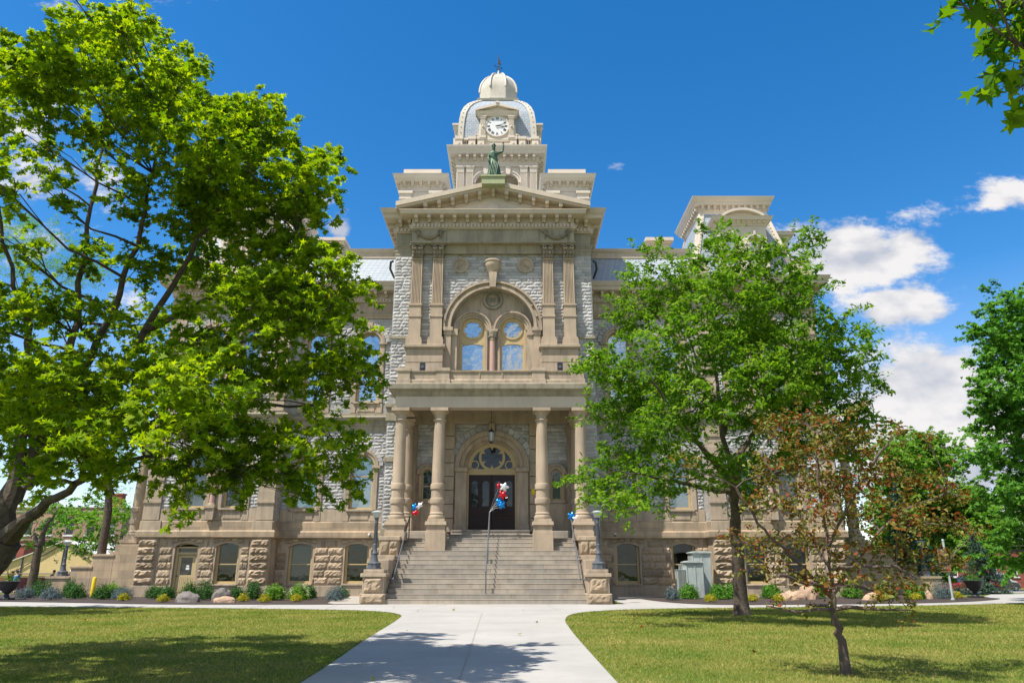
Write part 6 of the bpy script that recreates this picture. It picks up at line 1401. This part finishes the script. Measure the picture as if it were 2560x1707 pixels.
balloon(-3.55,37.2,4.50,.30,'foil_white','white balloon at the top of the left handrail',tl,.7,.55)
balloon(-3.74,37.1,4.14,.27,'foil_red','red balloon at the top of the left handrail',tl,1.3,.6)
tr_=(4.14,38.0,4.02)
balloon(4.12,37.15,3.98,.27,'foil_blue','blue star balloon at the top of the right handrail',tr_,.3)
balloon(4.36,37.0,3.82,.28,'foil_white','white star balloon at the top of the right handrail',tr_,.1)
balloon(4.60,37.1,3.98,.27,'foil_red','red star balloon at the top of the right handrail',tr_,.5)
# hanging lantern
t=empty('hanging_lantern',(AX,38.8,7.95),'iron lantern hanging from the porch ceiling before the entrance arch','lantern')
a=MB(); a.tube([(0,0,.8),(0,0,2.0)],.012,6); a.lathe(0,0,[(.20,.58),(.16,.63),(.10,.70),(.04,.76),(.03,.82)],6,False); a.lathe(0,0,[(.02,-.04),(.05,0),(.13,.06),(.14,.09)],6,False)
for k in range(6): q=k*math.pi/3; a.tube([(.13*math.cos(q),.13*math.sin(q),.08),(.19*math.cos(q),.19*math.sin(q),.59)],.012,4)
a.build('lantern_cage','dark_metal',t); a=MB(); a.lathe(0,0,[(.11,.09),(.165,.58)],6,False); a.build('lantern_glass','blind_white',t)
# flood lights on the balcony
for s,l in ((-1,'left'),(1,'right')):
    t=empty('floodlight',(AX+s*3.72,37.6,11.49),'black floodlight standing on the %s end of the balcony parapet'%l,'floodlight')
    a=MB(); a.box(-.13,.13,-.06,.2,.12,.62); a.box(-.15,.15,-.10,-.06,.10,.64); a.build('housing','dark_metal',t); a=MB(); a.ylathe(0,.36,-.10,[(.085,0),(.085,.02),(.05,.03)],14); a.build('lens','glass_room',t); a=MB(); a.box(-.06,.06,-.02,.1,-.02,.14); a.build('bracket','dark_metal',t)
for s,l in ((-1,'left'),(1,'right')):
    t=empty('security_camera',(AX+s*6.95,42.06,3.30),'small white security camera on the wall %s of the entrance steps'%l,'security camera')
    a=MB(); a.lathe(0,0,[(.07,.0),(.07,.05),(.05,.06)],12); a.box(-.03,.03,-.02,.16,.04,.10); a.build('mount','white_paint',t); a=MB(); a.ball((0,-.01,-.02),.06); a.build('dome','dark_metal' if s>0 else 'white_paint',t)
# statue
def skinned(name,mat,parent,pts,edges,rad,sub=2,root=0):
    me=bpy.data.meshes.new(name); me.from_pydata(pts,edges,[]); o=bpy.data.objects.new(name,me); COL.objects.link(o); o.parent=parent; me.materials.append(M[mat])
    sk=o.modifiers.new('skin','SKIN'); sk.use_smooth_shade=True
    for i,r in enumerate(rad):
        v=me.skin_vertices[0].data[i]; v.radius=(r if isinstance(r,tuple) else (r,r)); v.use_root=(i==root)
    sb=o.modifiers.new('subsurf','SUBSURF'); sb.levels=sub; sb.render_levels=sub
    return o
t=empty('statue',(AX+.02,37.9,23.38),'green bronze statue of a helmeted robed woman, raised left hand, above the pediment','statue')
t.scale=(1.06,1.06,1.07)
b=MB(); b.box(-.64,.64,-.40,.52,-.35,.08); b.box(-.70,.70,-.46,.58,.08,.17); b.build('plinth','plinth_patina',t)
P=[(0,0,1.18),(0,0,1.45),(.0,0,1.72),(.0,0,1.90),(.0,-.02,2.08),(.0,-.03,2.22),(-.24,0,1.78),(-.30,-.03,1.45),(-.28,-.2,1.2),(-.27,-.27,1.12),(.24,0,1.80),(.50,-.02,1.86),(.55,-.04,2.20),(.55,-.04,2.36)]
E_=[(0,1),(1,2),(2,3),(3,4),(4,5),(2,6),(6,7),(7,8),(8,9),(2,10),(10,11),(11,12),(12,13)]
Rr=[(.22,.17),(.17,.13),(.21,.14),.075,.11,.10,.085,.065,.05,.045,.085,.07,.055,.05]
skinned('body','bronze_patina',t,P,E_,Rr)
rb=MB(); N=32; vs=[]; H=[(.20,.40),(.5,.36),(.85,.31),(1.15,.27),(1.3,.235),(1.5,.20),(1.72,.24),(1.82,.12)]
for z,r in H:
    for k in range(N):
        a=2*math.pi*k/N; w=1+.09*math.sin(a*9+z*1.2)*(1 if z<1.3 else .35)+.04*math.sin(a*4+z*5); vs.append((r*w*math.cos(a)+(.03 if z<.9 else 0),r*w*.8*math.sin(a),z))
rb.add(vs,[(i*N+k,i*N+(k+1)%N,(i+1)*N+(k+1)%N,(i+1)*N+k) for i in range(len(H)-1) for k in range(N)],True)
for d in (0,.06,.12): rb.tube([(-.22-d*.2,-.1,1.78-d),(-.02,-.2,1.50-d),(.2,-.16,1.25-d),(.27,-.02,1.12-d)],.035,6)
for k in range(5): x=-.16+k*.09; rb.tube([(x+.1,-.2,1.2-k*.02),(x+.02,-.27,.8),(x-.05,-.30,.3)],.03,5)
rb.build('robe','bronze_patina',t)
hh=MB(); hh.ball((0,-.02,2.27),.125,12,8,.9); hh.tube([(0,-.15,2.30),(0,-.10,2.42),(0,.02,2.46),(0,.13,2.38),(0,.15,2.22)],.035,6); hh.tube([(-.12,-.06,2.22),(0,-.15,2.25),(.12,-.06,2.22)],.02,5); hh.build('helmet','bronze_patina',t)
fc=MB(); fc.ball((0,-.10,2.15),.055,8,6,1.3); fc.tube([(0,-.155,2.19),(0,-.165,2.14)],.014,5); fc.build('face','bronze_patina',t)
hn=MB(); 
for k in range(4): hn.tube([(.52+k*.02,-.06,2.36),(.515+k*.025,-.08,2.42),(.52+k*.022,-.10,2.45)],.011,5)
hn.tube([(.51,-.05,2.34),(.47,-.08,2.38)],.012,5); hn.build('hand','bronze_patina',t)
# utility cabinets
def cabinet(x0,x1,y0,y1,h,label,fins=False):
    cx=(x0+x1)/2; t=empty('utility_cabinet',(cx+AX,y0,.04),label,'utility cabinet'); w=(x1-x0)/2; d=y1-y0
    a=MB(); a.box(-w,w,0,d,0,h); a.build('housing','cabinet_paint',t,bevel=.01)
    a=MB(); a.box(-w-.06,w+.06,-.08,d+.06,h,h+.05); a.prism([(-w-.06,h+.05),(w+.06,h+.05),(w*.6,h+.11),(-w*.6,h+.11)],-.07,d+.05); a.build('lid','cabinet_paint',t,bevel=.008)
    a=MB()
    for q in (-w+.02,0,w-.06): a.box(q,q+.04,-.025,-.002,.05,h-.02)
    a.build('door_seam','cabinet_paint',t)
    if fins:
        a=MB()
        for k in range(9): a.box(-w-.42+k*.045,-w-.40+k*.045,.05,d-.1,.12,h-.35)
        a.box(-w-.44,-w,.04,d-.08,h-.36,h-.32); 
        for k in range(4): a.tube([(-w-.3+k*.1,.2,h-.32),(-w-.3+k*.1,.2,h-.05)],.025,6)
        a.build('cooling_fins','cabinet_paint',t)
cabinet(10.15,11.05,39.2,40.1,1.72,'pale grey transformer cabinet with cooling fins, the lower one',True)
cabinet(10.75,11.75,40.2,41.2,2.22,'taller pale grey cabinet behind the transformer by the right wing')
a=MB(); a.lathe(0,0,[(.11,0),(.11,.95),(.08,1.02),(.02,1.05)],14); o=a.build('bollard','yellow_paint'); o.location=(-22.0+AX,42.0,0); prop(o,'yellow bollard before the left side steps wall','bollard')
# urns
def urn(x,y,label):
    t=empty('urn_planter',(x+AX,y,.02),label,'planter'); a=MB(); a.box(-.28,.28,-.28,.28,0,.1); a.lathe(0,0,[(.2,.1),(.12,.18),(.10,.28),(.16,.34),(.34,.5),(.40,.72),(.46,.82),(.50,.86),(.44,.88),(.38,.8)],20); a.build('urn','dark_metal',t)
    n=260; d=rng.normal(size=(n,3)); d/=np.linalg.norm(d,axis=1,keepdims=True); d[:,2]=np.abs(d[:,2]); leaf_mesh('plant','leaf_deep',t,d*np.array((.4,.4,.35))*rng.random((n,1))**.3+np.array((0,0,.85)),d+rng.normal(size=(n,3))*.5,.1,'blade')
    s=MB()
    for k in range(12): q=k*.52; s.tube([(0,0,.85),(.12*math.cos(q),.12*math.sin(q),1.2),(.30*math.cos(q),.30*math.sin(q),1.5+.15*math.sin(k))],[.015,.01,.004],4)
    s.build('spike_leaf','leaf_crab',t)
urn(25.3,39.8,'dark urn planter with spiky plant by the street end of the right bed')
urn(-23.4,37.0,'dark urn planter at the far left of the pavement')
t=empty('banner_sign',(22.42+AX,36.9,.02),'brown banner sign on a silver post in the right bed','sign')
a=MB(); a.tube([(0,0,0),(0,0,2.75)],.055,12); a.ball((0,0,2.78),.07); a.lathe(0,0,[(.10,0),(.10,.06),(.06,.08)],12); a.build('post','cabinet_paint',t)
a=MB(); a.box(-.42,.10,-.10,-.07,1.30,2.35); a.build('banner','brown_banner',t); a=MB(); a.tube([(-.45,-.085,2.36),(.1,-.085,2.36)],.018,6); a.tube([(-.45,-.085,1.29),(.1,-.085,1.29)],.018,6); a.build('banner_arm','rail_metal',t)
# tent
tx,ty,tz=-43.0,72.0,gz(72)
t=empty('event_tent',(tx,ty,tz),'large white frame tent with tan lit gable on the far left','tent')
a=MB(); hw=7.6; eh=1.75; ph=4.75
for s in (-1,1):
    q=[(0,ph),(s*hw,eh),(s*hw,eh+.06),(0,ph+.08)]; a.prism(q if s>0 else q[::-1],-.15,14) if False else a.prism(q[::-1] if s<0 else q,-.2,14)
a.build('roof','tent_white',t)
a=MB(); a.prism([(-hw+.1,eh-.35),(hw-.1,eh-.35),(hw-.1,eh),(0,ph-.03),(-hw+.1,eh)],0,.03)
for s in (-1,1): a.box(s*hw-.02,s*hw+.02,0,14,eh-.35,eh)
a.build('gable','tent_canvas',t)
a=MB()
for x in (-hw,-hw/2,0,hw/2,hw):
    top=ph-abs(x)/hw*(ph-eh); a.tube([(x,-.08,0),(x,-.08,top)],.06,6)
for s in (-1,1): a.tube([(s*.2,-.1,ph-.3),(s*4.5,-.1,eh+.1)],.05,5); a.tube([(s*hw,-.2,eh),(s*(hw+1.2),-1.8,0)],.02,4)
a.tube([(-hw,-.1,eh),(hw,-.1,eh)],.05,5); a.build('tent_frame','rail_metal',t)
# people
def person(x,y,label,shirt,trouser,rz=0,lean=0,arm=0,cap=None):
    z=gz(y); t=empty('person',(x,y,z),label,'person',rz=rz); l=lean
    P=[(0,0,.95),(l*.2,0,1.15),(l*.55,0,1.38),(l*.7,0,1.50),(l*.85,0,1.62),(l*.9,0,1.70),(l*.55-.0,.19,1.40),(l*.6+.06,.24,1.12),(l*.7+.2+arm,.20,.95+arm),(l*.55,-.19,1.40),(l*.6+.06,-.24,1.12),(l*.7+.2+arm,-.20,.95+arm),(0,.10,.88),(.03,.11,.48),(0,.11,.08),(.14,.12,.04),(0,-.10,.88),(.06,-.12,.48),(-.02,-.12,.08),(.12,-.13,.04)]
    E=[(0,1),(1,2),(2,3),(3,4),(4,5),(2,6),(6,7),(7,8),(2,9),(9,10),(10,11),(0,12),(12,13),(13,14),(14,15),(0,16),(16,17),(17,18),(18,19)]
    Rd=[(.13,.15),(.12,.14),(.12,.16),.055,.10,.085,.06,.045,.032,.06,.045,.032,.085,.055,.04,.035,.085,.055,.04,.035]
    skinned('body','skin',t,P,E,Rd)
    def cloth(name,mat,idx,ed,rd): 
        m={i:k for k,i in enumerate(idx)}; skinned(name,mat,t,[P[i] for i in idx],[(m[a],m[b]) for a,b in ed],rd)
    cloth('shirt',shirt,[0,1,2,6,7,9,10],[(0,1),(1,2),(2,6),(6,7),(2,9),(9,10)],[(.165,.185),(.15,.17),(.145,.185),.085,.07,.085,.07])
    cloth('trousers',trouser,[0,12,13,16,17],[(0,12),(12,13),(0,16),(16,17)],[(.15,.17),.115,.085,.115,.085])
    h=MB(); h.ball((l*.88-.015,0,1.70),.108,12,8,1.05); h.build('cap' if cap else 'hair',cap or 'hair_dark',t)
person(-38.0,58.0,'person in a blue shirt and khaki shorts walking by the tent, seen from behind','cloth_blue','cloth_khaki',R(70),.1)
person(-34.9,57.2,'person in a navy shirt leaning forward, left of the side steps wall','cloth_navy','cloth_navy',R(15),.28,.12)
person(-34.0,57.6,'person in a blue shirt and white cap bending beside the side steps wall','cloth_blue','cloth_navy',R(10),.42,.2,cap='white_paint')
person(-39.9,57.6,'person in a red shirt at the far left edge','cloth_red','cloth_navy',R(90))
person(-39.3,59.5,'person in dark clothes standing behind the left urn','hair_dark','cloth_navy',R(-60))
# picnic table
t=empty('folding_table',(-36.6,60.5,gz(60)),'low blue covered table behind the shrubs by the tent','table'); a=MB(); a.box(-1.3,1.3,-.4,.4,.70,.75); a.build('table_top','cloth_blue',t)
for x in (-1.1,1.1): a=MB(); a.tube([(x,-.3,0),(x,-.3,.7)],.02,5); a.tube([(x,.3,0),(x,.3,.7)],.02,5); a.build('leg','rail_metal',t)
# buildings in the distance
def building(name,label,x0,x1,y0,y1,h,mat,rows,cols,wz=2.2,z0=None,ww=1.1,wh=1.9,para=.5,first=1.2,step=3.4,winmat='glass_dark'):
    z=gz(y0) if z0 is None else z0; t=empty(name,((x0+x1)/2,y0,z),label,'building'); w=(x1-x0)/2; d=y1-y0
    a=MB(); ops=[]
    rowsz=[first+k*step for k in range(rows)]; xs=[-w+(2*w)*(k+.5)/cols for k in range(cols)]
    zc=0
    for k,rz_ in enumerate(rowsz):
        ztop=rz_+step-first if k<rows-1 else h
        ztop=rowsz[k+1]-.6 if k<rows-1 else h
        wall(a,-w,w,zc,ztop,0,.35,[(x,ww,rz_,rz_+wh,.15) for x in xs]); zc=ztop
    a.box(-w,-w+.35,.35,d,0,h); a.box(w-.35,w,.35,d,0,h); a.box(-w,w,d-.35,d,0,h); a.build('wall',mat,t)
    a=MB(); a.box(-w-.15,w+.15,-.2,d+.15,h,h+.12); a.box(-w-.08,w+.08,-.1,.3,h-.5,h-.3); a.box(-w+.3,w-.3,.3,d-.3,h-.5,h-.4); a.build('roof','sandstone_dark',t)
    for rz_ in rowsz:
        for x in xs:
            a=MB(); a.box(x-ww/2,x+ww/2,.12,.2,rz_,rz_+.06); a.box(x-ww/2,x-ww/2+.07,.12,.2,rz_,rz_+wh+.02); a.box(x+ww/2-.07,x+ww/2,.12,.2,rz_,rz_+wh+.02); a.box(x-ww/2,x+ww/2,.13,.2,rz_+wh*.5-.03,rz_+wh*.5+.03); a.box(x-ww/2-.1,x+ww/2+.1,-.1,.05,rz_-.15,rz_); f=a.build('window','white_paint',t)
            a=MB(); a.box(x-ww/2,x+ww/2,.2,.22,rz_,rz_+wh+.15); a.build('pane',winmat,f)
    return t
bl_=building('brick_building','tan brick block with tall windows behind the trees at the left',-72,-50.5,96,112,9.9,'tan_brick',2,8,first=2.6,step=3.9,wh=2.1)
a=MB(); a.box(7.0,8.6,3,4,9.9,11.9); a.box(6.9,8.7,2.9,4.1,11.9,12.1); a.build('chimney','red_brick',bl_)
building('brick_building','low red brick building with white framed windows behind the tent',-80,-56,86,95,5.4,'red_brick',1,9,first=2.3,wh=1.6)
rb_=building('brick_building','low red brick building beyond the parked cars at the right',56,71.5,98,115,5.6,'red_brick',1,6,first=1.4)
building('brick_building','pale flat roofed building at the far right behind the parked cars',72.2,92,97,110,4.4,'cabinet_paint',1,6,first=1.2,wh=1.6)
# cars
def car(x,y,rz,paint,label,van=False):
    t=empty('parked_car',(x,y,gz(y)+.03),label,'car','cars parked along the street',rz); h=1.0 if not van else 1.1
    B=[(-2.25,.32),(-2.2,.72),(-1.9,.92),(-1.0,.98),(1.2,1.0),(2.05,.95),(2.25,.75),(2.25,.34)]
    if van: B=[(-2.3,.32),(-2.25,.85),(-1.7,1.0),(1.9,1.05),(2.25,.95),(2.28,.34)]
    a=MB(); 
    def loft(prof,w0,taper,mat,name,zc):
        m=MB(); n=len(prof); vs=[]
        for k,(yy,sc) in enumerate(((-w0,.96),(-w0*.93,1),(w0*.93,1),(w0,.96))):
            for (px_,pz) in prof: vs.append((px_*sc,yy*(1-taper*max(0,(pz-zc))),pz))
        fs=[(i*n+k,i*n+(k+1)%n,(i+1)*n+(k+1)%n,(i+1)*n+k) for i in range(3) for k in range(n)]+[tuple(range(n-1,-1,-1)),tuple(range(3*n,4*n))]
        m.add(vs,fs); return m.build(name,mat,t,bevel=.03)
    loft(B,.88,0,paint,'body',9)
    top=1.48 if not van else 1.75
    G=[(-1.15,.95),(-.45,top),(1.1,top),(1.95,.97)] if not van else [(-1.6,.98),(-.8,top),(2.0,top),(2.2,1.0)]
    loft(G,.80,.30,'glass_dark','cabin_glass',.9)
    r=MB(); xa,xb=(G[1][0]+.02,G[2][0]-.02); r.box(xa,xb,-.62,.62,top-.03,top+.03,.05,.05)
    for sx in (-1,1):
        for (p,q) in ((G[0],G[1]),(G[2],G[3])): r.tube([(p[0],sx*.79,p[1]),(q[0],sx*.66,q[1])] if p[1]<q[1] else [(p[0],sx*.66,p[1]),(q[0],sx*.79,q[1])],.04,5)
        r.tube([(.3,sx*.80,.97),(.3,sx*.67,top)],.04,5)
    r.build('roof',paint,t)
    for wx in (-1.4,1.4):
        for sy in (-1,1):
            m=MB(); q=MB(); q.lathe(0,0,[(.20,-.1),(.31,-.1),(.33,-.06),(.33,.06),(.31,.1),(.20,.1)],20); m.add([(wx+p[0],sy*.84+p[2],.33+p[1]) for p in q.v],q.f,True); wl=m.build('wheel','dark_metal',t)
            m=MB(); q=MB(); q.lathe(0,0,[(.19,-.105),(.04,-.12),(.04,.12),(.19,.105)],12); m.add([(wx+p[0],sy*.84+p[2],.33+p[1]) for p in q.v],q.f); m.build('rim','cabinet_paint',wl)
    for sy in (-1,1):
        m=MB(); m.box(-2.27,-2.18,sy*.68-.14,sy*.68+.14,.62,.76); m.build('headlight','white_paint',t); m=MB(); m.box(2.2,2.28,sy*.7-.1,sy*.7+.1,.68,.84); m.build('tail_light','foil_red',t)
car(50.2,78.6,R(200),'car_tan','grey brown car parked at the right, left of the silver one')
car(54.6,77.0,R(188),'car_silver','silver car parked at the right edge of the picture')
car(58.5,92,R(180),'foil_white','white van parked farther back at the right',True)
car(46.6,76.5,R(185),'car_red','red car mostly hidden behind the short spruce')
